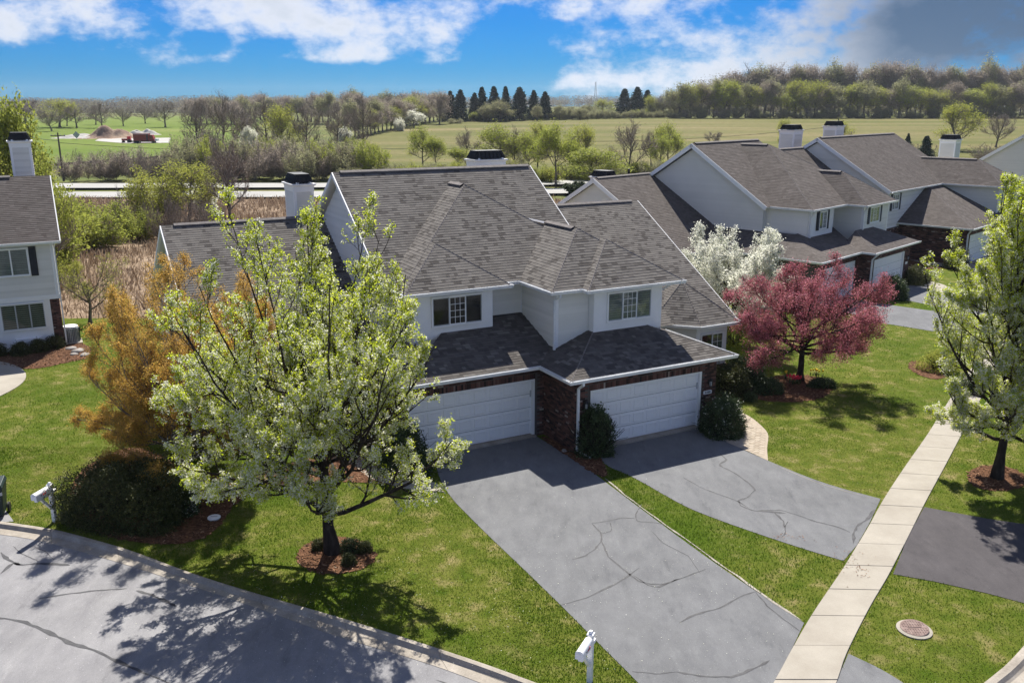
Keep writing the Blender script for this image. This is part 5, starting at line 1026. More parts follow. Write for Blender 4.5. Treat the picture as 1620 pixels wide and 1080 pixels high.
# boulders and pale stones
def rock(loc, r, lab, mat, sq=.6, sd=1, cat='stone', grp=None):
    rg = np.random.default_rng(sd); V = []; F = []; n, k = 8, 12
    for i in range(n+1):
        for j in range(k):
            th = math.pi*i/n; ph = 2*math.pi*j/k; V.append([math.sin(th)*math.cos(ph), math.sin(th)*math.sin(ph), math.cos(th)*sq])
    V = np.array(V); V *= (1+.13*np.sin(V[:, :1]*3+sd)+.1*np.cos(V[:, 1:2]*4+sd*2))*r; F = np.array([[i*k+j, (i+1)*k+j, (i+1)*k+(j+1) % k, i*k+(j+1) % k] for i in range(n) for j in range(k)])
    o = link('stone', np_mesh('stone', V, F, rg.random(len(F)), mat), loc=loc); return tag(o, lab, cat, grp)
M['rock'] = mat_noise('pale_stone', [(.3, (.2, .18, .16)), (.7, (.36, .33, .3))], scale=6, bump=.5)
for i, (x, y, r) in enumerate([(-22.41, 43.31, 0.28), (-21.83, 42.84, 0.33), (-21.15, 42.14, 0.25), (-21.71, 42.25, 0.2)]): rock((x, y, .03), r, None, M['rock'], .35, i); o = bpy.data.objects[('stone.%03d' % i) if i else 'stone']; tag(o, ['pale flat stone nearest the air conditioner of the left house', 'largest pale flat stone by the left house corner', 'lowest pale flat stone by the left house corner', 'smallest pale flat stone by the left house corner'][i], 'stone', 'flat stones by the left house')
tag(rock((1.88, 29.58, 0.00), .11, None, M['rock'], .8, 9), 'small pale stone beside the brick wall between the garages', 'stone')

# poles, sign, truck, earth heap and mast far off
def pole(loc, h, lab, arm=False):
    t = empty('utility_pole', loc, R(8), lab, 'utility pole', 'wooden utility poles along the highway'); mb = MB(); mb.tube([(0, 0, 0), (0, 0, h)], [.17, .11], 8); mb.build('post', M['wood'], t)
    if arm:
        mb = MB(); mb.box(-1.1, 1.1, -.06, .06, h-.55, h-.42); mb.build('crossarm', M['wood'], t)
        for s in (-1, -.35, .35, 1): mb = MB(); mb.lathe([(.04, h-.42), (.06, h-.32), (.03, h-.25)], (s, 0, 0), 8); mb.build('insulator', M['metal'], t)
    return t
PL = [((-72.20, 144.37, 0.00), 7.64, 1, 'weathered utility pole right of the left chimney before the green field'), ((65.13, 181.88, 0.03), 9.17, 1, 'utility pole with a crossarm behind the far roofs'), ((13.28, 181.92, 0.03), 6.1, 1, 'utility pole among the pale trees behind the middle chimney'), ((-28.58, 171.59, 0.00), 4.71, 0, 'thin pole in the scrub behind the main roof')]
for (p, h, arm, lab) in PL: pole(p, h, lab, bool(arm))
for i, (a, b) in enumerate((((-160, 214), PL[0]), (PL[0], PL[3]), (PL[3], PL[2]), (PL[2], PL[1]))):
    A = (-110, 190, 8.5) if i == 0 else (a[0][0], a[0][1], a[0][2]+a[1]*(.86 if a[1] > 5 else .95)-.5); B = (b[0][0], b[0][1], b[0][2]+b[1]*.9-.5)
    A = np.array(A); B = np.array(B); pts = [A+(B-A)*t-np.array([0, 0, 3.0*t*(1-t)]) for t in np.linspace(0, 1, 14)]; mb = MB(); mb.tube(pts, .045, 4); tag(mb.build('power_line', M['black']), 'sagging power line stretch number one of the left field' if i == 0 else ['', 'sagging power line from the left pole to the thin pole in the scrub', 'sagging power line behind the main roof', 'sagging power line behind the far row of roofs'][i], 'power line')
bpy.data.objects['power_line']['label'] = 'sagging power line running off the left edge of the field'
sp_, sh_ = ((-134.42, 280.30, 1.24), 2.66); t = empty('road_sign', sp_, 0, 'grey diamond road sign seen from behind before the earth heap', 'road sign'); mb = MB(); mb.tube([(0, 0, 0), (0, 0, sh_)], .06, 6); mb.build('post', M['metal'], t)
mb = MB(); q = sh_*.42; mb.poly8([(0, -.12, sh_+.1), (q, -.12, sh_+.1-q), (0, -.12, sh_+.1-2*q), (-q, -.12, sh_+.1-q)], [(0, -.08, sh_+.1), (q, -.08, sh_+.1-q), (0, -.08, sh_+.1-2*q), (-q, -.08, sh_+.1-q)]); mb.build('plate', M['metal'], t)
M['truck_red'] = mat_noise('truck_red', [(.3, (.22, .03, .022)), (.7, (.32, .055, .035))], scale=1.2, rough=.5, bump=.05)
tp, tw = ((-107.12, 263.81, 0.98), 7.19); t = empty('truck', tp, R(4), 'faded red box truck parked by the earth heap in the green field', 'truck'); k = tw/9.2
def tb(name, mat, boxes, par=t):
    mb = MB()
    for b in boxes: mb.box(*[q*k for q in b])
    return mb.build(name, mat, par)
bd = tb('body', M['truck_red'], [(-3.4, 2.2, -1.2, 1.2, 1.0, 3.6)]); tb('chassis', M['black'], [(-4.2, 4.0, -.9, .9, .55, .98)]); tb('body_rail', M['metal'], [(-3.4, 2.2, -1.23, -1.201, 3.3, 3.45)])
mb = MB(); mb.poly8([(x*k, y*k, z*k) for x, y, z in ((2.3, -1.15, .8), (4.3, -1.15, .8), (4.3, 1.15, .8), (2.3, 1.15, .8))], [(x*k, y*k, z*k) for x, y, z in ((2.3, -1.1, 3.1), (3.5, -1.1, 3.1), (3.5, 1.1, 3.1), (2.3, 1.1, 3.1))]); cb = mb.build('cab', M['truck_red'], t)
tb('windscreen', M['glass'], [(2.6, 3.5, -1.17, -1.14, 1.9, 2.8)], cb); tb('bonnet', M['white_gloss'], [(4.31, 5.3, -1.0, 1.0, .9, 1.7)]); tb('door', M['ink'], [(1.4, 1.9, -1.225, -1.205, 1.1, 3.2)], bd)
for x in (-2.9, -1.9, 3.6):
    for s in (-1, 1): mb = MB(); mb.tube([(x*k, s*.85*k, .5*k), (x*k, s*1.15*k, .5*k)], .5*k, 14); mb.build('wheel', M['black'], t)
t = empty('tractor', (tp[0]-6.8*k, tp[1]+1, tp[2]), R(10), 'small red tractor behind the red truck', 'tractor')
tb('bonnet', M['truck_red'], [(-1.8, .2, -.5, .5, .9, 1.7)], t); tb('cab', M['red'], [(.25, 1.4, -.7, .7, .9, 2.5)], t)
for x, r in ((-1.3, .45), (.9, .75)):
    for s in (-1, 1): mb = MB(); mb.tube([(x*k, s*.6*k, r*k), (x*k, s*.9*k, r*k)], r*k, 14); mb.build('wheel', M['black'], t)
def heap(name, c, rx, ry, h, mat, sd, lab, cat, n=26):
    g = np.linspace(-1, 1, n); X, Y = np.meshgrid(g, g); r = np.sqrt(X**2+Y**2); rg = np.random.default_rng(sd); Zv = np.zeros_like(X)
    for i in range(7):
        a, b = rg.uniform(-.5, .5, 2); Zv = np.maximum(Zv, np.exp(-(((X-a)*2.2)**2+((Y-b)*2.6)**2)*rg.uniform(1, 2.5))*rg.uniform(.4, 1))
    Zv = Zv*sm((1-r)/.6)*h+rg.normal(0, .025*h, X.shape)*(r < .9)-.05; V = np.stack([c[0]+X.ravel()*rx, c[1]+Y.ravel()*ry, ter(c[0]+X.ravel()*rx, c[1]+Y.ravel()*ry)+.15+Zv.ravel()], 1)
    idx = np.arange(n*n).reshape(n, n); F = np.stack([idx[:-1, :-1].ravel(), idx[:-1, 1:].ravel(), idx[1:, 1:].ravel(), idx[1:, :-1].ravel()], 1); o = link(name, np_mesh(name, V, F, np.full(len(F), .5), mat, True)); tag(o, lab, cat); return o
hp = (-130.23, 290.72, 1.44); heap('earth_heap', hp, 11, 9, 4.2, M['dirt'], 4, 'brown and sandy earth heap in the green field', 'earth heap'); hp = (-136.71, 290.72, 1.44); heap('gravel_heap', hp, 12, 6, 1.6, M['gravelm'], 8, 'long pale gravel spread left of the brown earth heap', 'gravel heap'); hp = (-125.90, 309.72, 1.80); heap('gravel_heap', hp, 7, 4, 2.2, M['gravelm'], 12, 'grey gravel heap behind the red truck', 'gravel heap')
strip_sheet('gravel_yard', [(-125.96, 273.69), (-111.08, 260.95), (-99.63, 263.47)], [(-131.65, 290.72), (-121.01, 287.05), (-109.13, 290.07)], .2, M['gravelm'], 30, 4)
mt = (127.00, 1400.00, 6.20); t = empty('radio_mast', mt, 0, 'thin lattice mast on the horizon right of the dark spruces', 'mast'); mh = 38.3
mb = MB()
for a in range(3):
    an = 2*math.pi*a/3; mb.tube([(3.4*math.cos(an), 3.4*math.sin(an), 0), (.7*math.cos(an), .7*math.sin(an), mh)], .28, 4)
for i in range(14):
    z0, z1 = mh*i/14, mh*(i+1)/14; r0, r1 = 3.4-2.7*i/14, 3.4-2.7*(i+1)/14
    for a in range(3): an, bn = 2*math.pi*a/3, 2*math.pi*(a+1)/3; mb.tube([(r0*math.cos(an), r0*math.sin(an), z0), (r1*math.cos(bn), r1*math.sin(bn), z1)], .14, 4)
mb.build('lattice', M['metal'], t)

# ------------------------------------------------------------------ trees
def norm(a): return a/(np.linalg.norm(a, axis=-1, keepdims=True)+1e-9)
def grow(rg, S, D, L_, n, up, wob):
    """n-point polylines from starts S along D; each bends upward by up and wanders by wob"""
    P = [S]; d = norm(D)
    for i in range(n-1):
        d = norm(d+np.array([0, 0, up])/(n-1)+rg.normal(0, wob, d.shape)); P.append(P[-1]+d*(L_/(n-1))[:, None])
    return np.stack(P, 1)
def sprout(rg, P, Rd, k, t0, t1, ang, lf, up, n, wob, rr=.6, lmin=.1):
    N, m, _ = P.shape; T = (np.arange(k)[None]+rg.random((N, k)))/k*(t1-t0)+t0; x = T*(m-1); i = np.minimum(x.astype(int), m-2); f = (x-i)[..., None]; r = np.arange(N)[:, None]
    A, B = P[r, i], P[r, i+1]; S = A*(1-f)+B*f; tan = norm(B-A); q = rg.normal(0, 1, S.shape); q = norm(q-(q*tan).sum(-1, keepdims=True)*tan)
    a = (ang*(.7+.6*rg.random((N, k))))[..., None]; D = tan*np.cos(a)+q*np.sin(a); plen = np.linalg.norm(P[:, -1]-P[:, 0], axis=1)[:, None]
    L_ = np.maximum(lmin, plen*lf*(1.15-.75*T)*(.6+.6*rg.random((N, k)))); rad = (Rd[r, i]*(1-f[..., 0])+Rd[r, i+1]*f[..., 0])*rr
    S, D, L_, rad = S.reshape(-1, 3), D.reshape(-1, 3), L_.ravel(), rad.ravel(); Q = grow(rg, S, D, L_, n, up, wob); return Q, rad[:, None]*np.linspace(1, .35, n)[None]
def tubes(P, Rd, s):
    N, m, _ = P.shape; d = norm(np.gradient(P, axis=1)) if m > 2 else norm(np.repeat((P[:, 1:]-P[:, :1]), 2, 1)); ref = np.where(np.abs(d[..., 2:3]) < .9, np.array([0, 0, 1.]), np.array([0, 1., 0]))
    a = norm(np.cross(d, ref)); b = np.cross(a, d); an = 2*np.pi*np.arange(s)/s
    V = P[:, :, None]+(a[:, :, None]*np.cos(an)[:, None]+b[:, :, None]*np.sin(an)[:, None])*Rd[:, :, None, None]
    base = (np.arange(N)*m*s)[:, None, None]; i = np.arange(m-1)[None, :, None]; k = np.arange(s)[None, None]; j = (k+1) % s
    F = np.stack([base+i*s+k, base+(i+1)*s+k, base+(i+1)*s+j, base+i*s+j], -1); return V.reshape(-1, 3), F.reshape(-1, 4)
def join(parts):
    V = []; F = []; o = 0
    for v, f in parts: V.append(v); F.append(f+o); o += len(v)
    return np.concatenate(V), np.concatenate(F)
def leaves(rg, S, n, spread, size, lo=0, hi=1, asp=.6, upb=.3):
    """n rhombic leaves about every site"""
    K = len(S); C_ = np.repeat(S, n, 0)+rg.normal(0, spread, (K*n, 3)); N_ = K*n; nr = norm(rg.normal(0, 1, (N_, 3))+np.array([0, 0, upb])); q = norm(np.cross(nr, rg.normal(0, 1, (N_, 3)))); p = np.cross(nr, q); sz = (size*(.6+.8*rg.random(N_)))[:, None]
    fold = nr*sz*.18
    V = np.stack([C_-q*sz, C_-p*sz*asp+fold, C_+q*sz, C_+p*sz*asp+fold], 1).reshape(-1, 3); v = np.repeat(rg.uniform(lo, hi, K), n)*.6+rg.uniform(lo, hi, N_)*.4
    return V, np.arange(N_*4).reshape(-1, 4), v
def lump(rg):
    ph = rg.uniform(0, 6.28, 6); return lambda az, z: 1+.10*np.sin(2*az+ph[0]+z*.7)+.10*np.sin(3*az+ph[1]-z*1.1)+.09*np.sin(5*az+ph[2]+z*2.2)+.07*np.sin(7*az+ph[3]+z*3)
def inside_env(P, env, cx, cy, lm, H_):
    z = P[..., 2]; x = P[..., 0]-cx*np.clip(z/H_*2, 0, 1); y = P[..., 1]-cy*np.clip(z/H_*2, 0, 1); r = np.hypot(x, y); az = np.arctan2(y, x); e = np.interp(z, env[0], env[1])*lm(az, z); return r < e
def hero_tree(seed, H_, env, cx=0, cy=0, clear=1.6, r0=.16, nl=16, k2=10, k3=8, k4=4, hl=(1.7, 5.0), lean=.25, trunk_top=.62, up1=.9, up2=.5, ang=.75):
    rg = np.random.default_rng(seed); lm = lump(rg); env = (np.array(env)[:, 0], np.array(env)[:, 1])
    T = grow(rg, np.zeros((1, 3)), np.array([[cx*.12, cy*.12, 1.]]), np.array([H_*trunk_top]), 9, .4, .06); TR_ = (r0*np.linspace(1, .28, 9)[None]); TR_[0, 0] *= 1.5
    hs = np.sort(rg.uniform(hl[0], hl[1], nl)); hs[0] = hl[0]; az = np.arange(nl)*2.4+rg.uniform(-.3, .3, nl); L1 = []
    for h, a in zip(hs, az):
        t = h/(H_*trunk_top)*8; i = min(int(t), 7); S = T[0, i]*(1-(t-i))+T[0, i+1]*(t-i); fr = (h-hl[0])/(hl[1]-hl[0]+1e-6); zt = h+(H_-h)*rg.uniform(.25+.3*fr, .6+.38*fr) if rg.random() > .38 else h+(H_-h)*rg.uniform(-.02, .22)
        e = np.interp(zt, env[0], env[1])*rg.uniform(.75, 1.0)*lm(a, zt); tg = np.array([cx*min(1, zt/H_*2)+e*math.cos(a), cy*min(1, zt/H_*2)+e*math.sin(a), zt]); mid = S+(tg-S)*.5; mid[2] -= (zt-h)*lean; mid[:2] = S[:2]+(tg[:2]-S[:2])*.62
        u = np.linspace(0, 1, 9)[:, None]; c = S*(1-u)**2+2*mid*u*(1-u)+tg*u**2; c[1:-1] += rg.normal(0, .035*H_/9, (7, 3)); L1.append(c)
    L1 = np.stack(L1); R1 = np.linspace(.42, .07, 9)[None]*r0*(1.1-.5*np.arange(nl)/nl)[:, None]
    # the leader itself also carries side branches
    lead = np.stack([np.array([np.interp(t, np.linspace(0, 1, 9), T[0, :, c]) for c in range(3)]).T for t in [np.linspace(.55, 1, 9)]]); L1 = np.concatenate([L1, lead]); R1 = np.concatenate([R1, np.linspace(.45, .25, 9)[None]*r0])
    L2, R2 = sprout(rg, L1, R1, k2, .18, 1.0, ang, .42, up1, 6, .10, .62); ok = inside_env(L2[:, -1], env, cx, cy, lm, H_); L2[~ok] = L2[~ok][:, :1]+(L2[~ok]-L2[~ok][:, :1])*.45
    L3, R3 = sprout(rg, L2, R2, k3, .15, 1.0, ang, .45, up2, 5, .14, .6); ok = inside_env(L3[:, -1], env, cx, cy, lm, H_); L3, R3 = L3[ok], R3[ok]
    L4, R4 = sprout(rg, L3, R3, k4, .2, 1.0, .7, .5, .3, 3, .15, .6, .12); R3 = np.maximum(R3, .006); R4 = np.maximum(R4, .0035)
    return rg, T, TR_, L1, R1, L2, R2, L3, R3, L4, R4
def wood(T, TR_, L1, R1, L2, R2, L3, R3, L4=None, R4=None): 
    ps = [tubes(T, TR_, 12), tubes(L1, R1, 7), tubes(L2, np.maximum(R2, .010), 5), tubes(L3, R3, 3)]
    if L4 is not None: ps.append(tubes(L4, R4, 3))
    return join(ps)
def place_tree(name, loc, lab, cat, parts, group=None, scale=None, rz=0):
    t = empty(name, loc, rz, lab, cat, group)
    if scale: t.scale = scale
    tr = None
    for (nm, me) in parts:
        if nm == 'trunk': tr = link(nm, me, t)
        elif nm == 'branches': link(nm, me, tr or t)
        else: link(nm, me, t)
    return t
def split_wood(name, g, bark):
    v1 = tubes(g[1], g[2], 14); v2 = tubes(g[3], g[4], 7); v, f = join([v1, v2]); a = np_mesh(name+'_trunk', v, f, np.full(len(f), .5), bark, True)
    v, f = join([tubes(g[5], np.maximum(g[6], .010), 5), tubes(g[7], g[8], 3), tubes(g[9], g[10], 3)]); b = np_mesh(name+'_branches', v, f, np.full(len(f), .5), bark, True); return a, b
def mix_mesh(name, sets):
    """sets: [(V,F,v,mat)] into one crown mesh with several materials"""
    V = []; F = []; v = []; mi = []; o = 0; mats = []
    for i, (a, f, c, m_) in enumerate(sets): V.append(a); F.append(f+o); o += len(a); v.append(c); mi.append(np.full(len(f), i)); mats.append(m_)
    me = np_mesh(name, np.concatenate(V), np.concatenate(F), np.concatenate(v), mats); me.polygons.foreach_set('material_index', np.concatenate(mi).astype(np.int32)); return me
# flowering pear in front of the house
def pear(seed, H_, env, cx, cy, nl, hl, leafn, white, **kw):
    g = hero_tree(seed, H_, env, cx, cy, nl=nl, hl=hl, **kw); rg = g[0]; L3, L4 = g[7], g[9]
    a, b = split_wood('pear', g, M['bark']); tips = np.concatenate([L4[:, 1], L4[:, 2], L3[:, 2], L3[:, 4]]); rg.shuffle(tips)
    z = tips[:, 2]/H_; r = np.hypot(tips[:, 0]-cx*np.clip(z*2, 0, 1), tips[:, 1]-cy*np.clip(z*2, 0, 1)); pw = np.clip(white-.08+1.3*(.5-z)+.25*rg.normal(0, 1, len(z)), .12, .9)
    isw = rg.random(len(tips)) < pw; tl, tw = tips[rg.random(len(tips)) < .72], tips[isw]
    Vl = leaves(rg, tl, leafn, .05, .030, .1, 1, .55, .5); Vw = leaves(rg, tw, 9, .034, .020, .05, 1, .9, .2)
    return a, b, mix_mesh('pear_leaves', [(*Vl, LEAF['pear'])]), mix_mesh('pear_blossom', [(*Vw, LEAF['petal'])])
a, b, c, d = pear(5, 10.4, [(.6, .8), (1.1, 3.3), (2.2, 4.2), (4, 4.2), (6, 3.8), (7.5, 3.3), (9.0, 2.8), (10.0, 2.0), (10.5, .8)], -.55, -.1, 34, (1.15, 4.8), 5, .62, r0=.17)
place_tree('pear_tree', (-4.98, 22.22, 0.00), 'big flowering pear tree with yellow green leaves and white blossom before the left garage', 'tree', [('trunk', a), ('branches', b), ('leaves', c), ('blossom', d)])
a, b, c, d = pear(9, 10.7, [(.8, .5), (1.3, 2.2), (3.0, 2.8), (5, 2.9), (7, 2.6), (9.0, 1.8), (10.7, .5)], .1, .1, 42, (1.3, 6.6), 5, .66, ang=.7, r0=.15)
place_tree('pear_tree', (16.12, 27.25, 0.00), 'flowering pear tree with pale blossom at the right edge beside the sidewalk', 'tree', [('trunk', a), ('branches', b), ('leaves', c), ('blossom', d)])
# crimson crabapple
g = hero_tree(21, 5.9, [(1.0, .8), (1.4, 3.3), (2.2, 3.8), (3.4, 3.6), (4.6, 2.9), (5.5, 1.7), (6.0, .4)], .25, 0, nl=20, hl=(1.25, 2.6), r0=.16, k2=10, k3=8, k4=4, lean=.05, trunk_top=.5, up1=.35, up2=.2, ang=.8); rg = g[0]
a, b = split_wood('crab', g, M['bark']); tips = np.concatenate([g[9][:, 1], g[9][:, 2], g[7][:, 2], g[7][:, 4]]); tips = tips[(tips[:, 2] > 1.25)]; k1 = rg.random(len(tips)) < .62
V1 = leaves(rg, tips[k1], 7, .12, .024, 0, 1, .8, .3); V2 = leaves(rg, tips[~k1], 6, .10, .028, 0, 1, .5, .3)
place_tree('crabapple_tree', (12.96, 38.08, 0.00), 'crimson crabapple tree with a wide dark red crown beside the right garage', 'tree', [('trunk', a), ('branches', b), ('blossom', mix_mesh('crab_blossom', [(*V1, LEAF['crab'])])), ('leaves', mix_mesh('crab_leaves', [(*V2, LEAF['crab_leaf'])]))])
# white crabapple behind it
g = hero_tree(33, 6.9, [(.8, .8), (1.4, 2.7), (2.6, 3.3), (4, 3.3), (5.4, 2.7), (6.5, 1.6), (7.0, .4)], 0, 0, nl=22, hl=(1.0, 3.0), r0=.14, k2=10, k3=8, k4=4, lean=.1, trunk_top=.5, up1=.5, up2=.3); rg = g[0]
a, b = split_wood('white_crab', g, M['bark']); tips = np.concatenate([g[9][:, 1], g[9][:, 2], g[7][:, 2], g[7][:, 4]]); V1 = leaves(rg, tips, 4, .09, .034, 0, 1, .85, .3)
place_tree('crabapple_tree', (11.18, 44.17, 0.00), 'white blossoming crabapple tree behind the crimson one', 'tree', [('trunk', a), ('branches', b), ('blossom', mix_mesh('white_crab_blossom', [(*V1, LEAF['white'])]))])
# tree with coppery buds left of the house
g = hero_tree(44, 7.4, [(.5, .5), (1.0, 2.6), (2.2, 3.4), (4, 3.4), (5.5, 3.1), (6.8, 2.3), (7.5, .8)], -.45, 2.0, nl=42, hl=(.5, 2.6), r0=.13, k2=11, k3=8, k4=5, lean=.12, trunk_top=.4, up1=.45, up2=.25, ang=.6); rg = g[0]
a, b = split_wood('copper', g, M['bark_grey']); tips = np.concatenate([g[9][:, 1], g[9][:, 2], g[7][:, 4]]); V1 = leaves(rg, tips, 8, .07, .021, 0, 1, .6, .3)
place_tree('copper_tree', (-10.35, 26.21, 0.00), 'fine twigged tree with coppery orange buds left of the house', 'tree', [('trunk', a), ('branches', b), ('buds', mix_mesh('copper_buds', [(*V1, LEAF['orange'])]))])
# small gnarled tree behind the left house
g = hero_tree(55, 4.6, [(.8, .5), (1.5, 1.6), (2.6, 2.3), (3.6, 2.2), (4.5, 1.0)], 0, 0, nl=10, hl=(.8, 2.2), r0=.10, k2=8, k3=6, k4=4, lean=.05, trunk_top=.5, up1=.25, up2=.1); rg = g[0]
a, b = split_wood('gnarled', g, M['bark_grey']); tips = g[9][:, 2]; V1 = leaves(rg, tips, 2, .07, .028, 0, 1, .6, .3)
place_tree('small_tree', (-23.88, 48.67, 0.00), 'small crooked tree with sparse yellow buds behind the left house', 'tree', [('trunk', a), ('branches', b), ('buds', mix_mesh('gnarled_buds', [(*V1, LEAF['bud'])]))])

# hedges and clipped shrubs: leaves in a shell round dark twigs
def bush_mesh(seed, rx, ry, h, n, size, mat, box=2.0, twig=True, extra=None, flat_=.9):
    rg = np.random.default_rng(seed); d = norm(rg.normal(0, 1, (n, 3))); d[:, 2] = np.abs(d[:, 2])*1.3-.25; d = norm(d); az = np.arctan2(d[:, 1], d[:, 0]); lm = lump(rg)
    p = 1/((np.abs(d)**box).sum(1))**(1/box); rr = p*(1-.28*rg.random(n)**2)*(1+.6*(lm(az, d[:, 2]*3)-1))*(1+.06*rg.normal(0, 1, n)); P = d*rr[:, None]*np.array([rx, ry, h]); P[:, 2] = np.maximum(P[:, 2]+.08, .03)
    V1 = leaves(rg, P, 3, size*1.2, size, 0, 1, .6, .5); sets = [(*V1, mat)]
    if extra: m2, fr, s2 = extra; S = P[rg.random(n) < fr]; sets.append((*leaves(rg, S, 4, s2, s2, .2, 1, .9, .3), m2))
    me = mix_mesh('bush_leaves', sets)
    k = 60 if n < 3000 else 220; D = norm(np.c_[rg.normal(0, .6, (k, 2)), np.abs(rg.normal(.7, .3, k))]); S = np.c_[rg.normal(0, .12, (k, 2))*[rx, ry], np.zeros(k)]; Pw = grow(rg, S, D*np.array([rx, ry, h]), np.full(k, h*.9), 5, .1, .1); v, f = tubes(Pw, np.linspace(.02, .006, 5)[None]*np.ones((k, 1)), 4)
    return me, np_mesh('bush_stems', v, f, np.full(len(f), .5), M['bark'])
def bush(name, loc, lab, me, group=None, rz=0, scale=None):
    t = empty(name, loc, rz, lab, 'shrub', group); link('leaves', me[0], t); link('stems', me[1], t)
    if scale: t.scale = scale
    return t
bush('hedge', (-11.58, 24.61, 0.00), 'broad dark rounded hedge by the kerb right of the left mailbox', bush_mesh(1, 1.85, 1.3, 1.4, 19000, .028, LEAF['box'], 3.6), rz=R(-14))
bush('shrub', (2.93, 29.46, 0.00), 'dark leafy shrub between the two garage doors', bush_mesh(2, .62, .6, 1.55, 3400, .038, LEAF['shrub'], 2.4))
bush('shrub', (7.95, 31.48, 0.00), 'round white flowering shrub at the right corner of the right garage', bush_mesh(3, .85, .8, 1.25, 5000, .032, LEAF['shrub'], 2.2, extra=(LEAF['white'], .035, .022)))
bush('shrub', (9.18, 35.93, 0.00), 'dark boxy yew left of the crimson tree bed', bush_mesh(4, .9, .7, 1.15, 4000, .03, LEAF['box'], 4.0), rz=R(28)); bush('shrub', (10.17, 37.07, 0.00), 'round green yew behind the flower bed by the turret window', bush_mesh(5, .85, .8, 1.2, 4000, .03, LEAF['shrub'], 2.6))
bush('shrub', (10.92, 36.36, 0.00), 'low dark shrub in the bed left of the crimson tree', bush_mesh(6, .8, .5, .5, 2600, .03, LEAF['shrub'], 2.2)); bush('shrub', (9.99, 35.18, 0.00), 'small silvery shrub at the left end of the flower bed', bush_mesh(7, .28, .28, .3, 700, .02, LEAF['shrub'], 2.2))
bush('shrub', (11.54, 44.17, 0.00), 'yellow green shrub beyond the turret window', bush_mesh(8, .8, .7, 1.3, 1800, .035, LEAF['green'], 2)); bush('shrub', (13.62, 37.07, 0.00), 'low leafy clump with the yellow flower right of the crimson trunk', bush_mesh(9, .6, .35, .3, 1300, .03, LEAF['shrub'], 2)); 
me_small = bush_mesh(10, .45, .42, .5, 1500, .025, LEAF['box'], 2.4)
for i, (x, y) in enumerate([(-25.44, 42.03), (-24.38, 42.25), (-23.77, 42.84), (-23.30, 43.55)]): bush('shrub', (x, y, 0), ['clipped round box shrub under the left house window, leftmost', 'clipped round box shrub under the left house window, second from the left', 'clipped round box shrub under the louvre box of the left house', 'clipped round box shrub nearest the brick corner of the left house'][i], me_small, 'box shrubs before the left house', rz=i)
me_f = bush_mesh(11, 1.3, .8, .95, 3200, .035, LEAF['box'], 2.8); bush('hedge', (28.06, 60.63, 0.00), 'dark low hedge beside the far garage and its white walk', me_f, rz=R(46)); bush('shrub', (24.36, 55.44, 0.00), 'dark shrub with green tips behind the crimson crown by the far garage', bush_mesh(12, .9, .8, 1.3, 2600, .04, LEAF['shrub'], 2.3))
bush('shrub', (33.54, 66.04, 0.00), 'dark shrub against the far shaded brick wall', bush_mesh(13, .9, .9, 1.6, 1800, .04, LEAF['box'], 2.3)); bush('shrub', (19.79, 36.36, 0.00), 'loose shrub partly behind the right pear tree', bush_mesh(14, .5, .5, .7, 900, .03, LEAF['shrub'], 2)); bush('shrub', (19.91, 39.66, 0.00), 'feathery low shrub in the small mulch island', bush_mesh(15, .9, .7, .8, 1500, .03, LEAF['bud'], 2))
bush('shrub', (-4.46, 22.25, 0.00), 'tiny low shrub in the mulch at the foot of the pear tree', bush_mesh(16, .3, .25, .3, 500, .022, LEAF['shrub'], 2)); bush('shrub', (-10.02, 24.61, 0.00), 'variegated pale shrub beside the dark hedge', bush_mesh(17, .5, .4, .8, 1000, .03, LEAF['shrub'], 2, extra=(LEAF['white'], .15, .02))); bush('shrub', (-3.64, 27.83, 0.00), 'dark upright shrub under the pear crown by the left garage', bush_mesh(18, .8, .7, 1.6, 2600, .04, LEAF['shrub'], 2.4)); bush('shrub', (-5.81, 30.44, 0.00), 'wide dark yew at the hidden porch behind the pear tree', bush_mesh(19, 1.4, .9, 1.3, 3200, .04, LEAF['box'], 2.4))
# tulips and daffodils
def flowers(loc, n, mat, lab, r, grp=None, sd=1):
    rg = np.random.default_rng(sd); t = empty('flower_clump', loc, 0, lab, 'flowers'); mb = MB(); ml = MB()
    for i in range(n):
        x, y = rg.normal(0, r, 2); h = .22+.1*rg.random(); mb.lathe([(.012, h), (.035, h+.03), (.04, h+.07), (.028, h+.1)], (x, y, 0), 6); ml.tube([(x, y, 0), (x, y, h)], .006, 3)
        for k in range(3): a = rg.uniform(0, 6.28); ml.face([(x, y, 0), (x+.03*math.cos(a+1), y+.03*math.sin(a+1), .12), (x+.09*math.cos(a), y+.09*math.sin(a), .2), (x+.03*math.cos(a-1), y+.03*math.sin(a-1), .12)])
    mb.build('petals', mat, t, kind='stuff'); ml.build('stems', LEAF['shrub'], t, kind='stuff')
M['tulip'] = mat_noise('tulip_red', [(.3, (.65, .02, .05)), (.7, (.8, .05, .09))], scale=9); M['daff'] = mat_noise('daffodil', [(.3, (.8, .55, .02)), (.7, (.9, .7, .05))], scale=9)
flowers((12.56, 37.52, 0.00), 26, M['tulip'], 'red tulips at the foot of the crimson tree', .16, sd=2); flowers((13.89, 38.56, 0.00), 9, M['daff'], 'yellow flowers right of the crimson trunk', .09, sd=3); flowers((12.37, 38.18, 0.00), 4, M['daff'], 'few pale yellow flowers left of the crimson trunk', .06, sd=4)

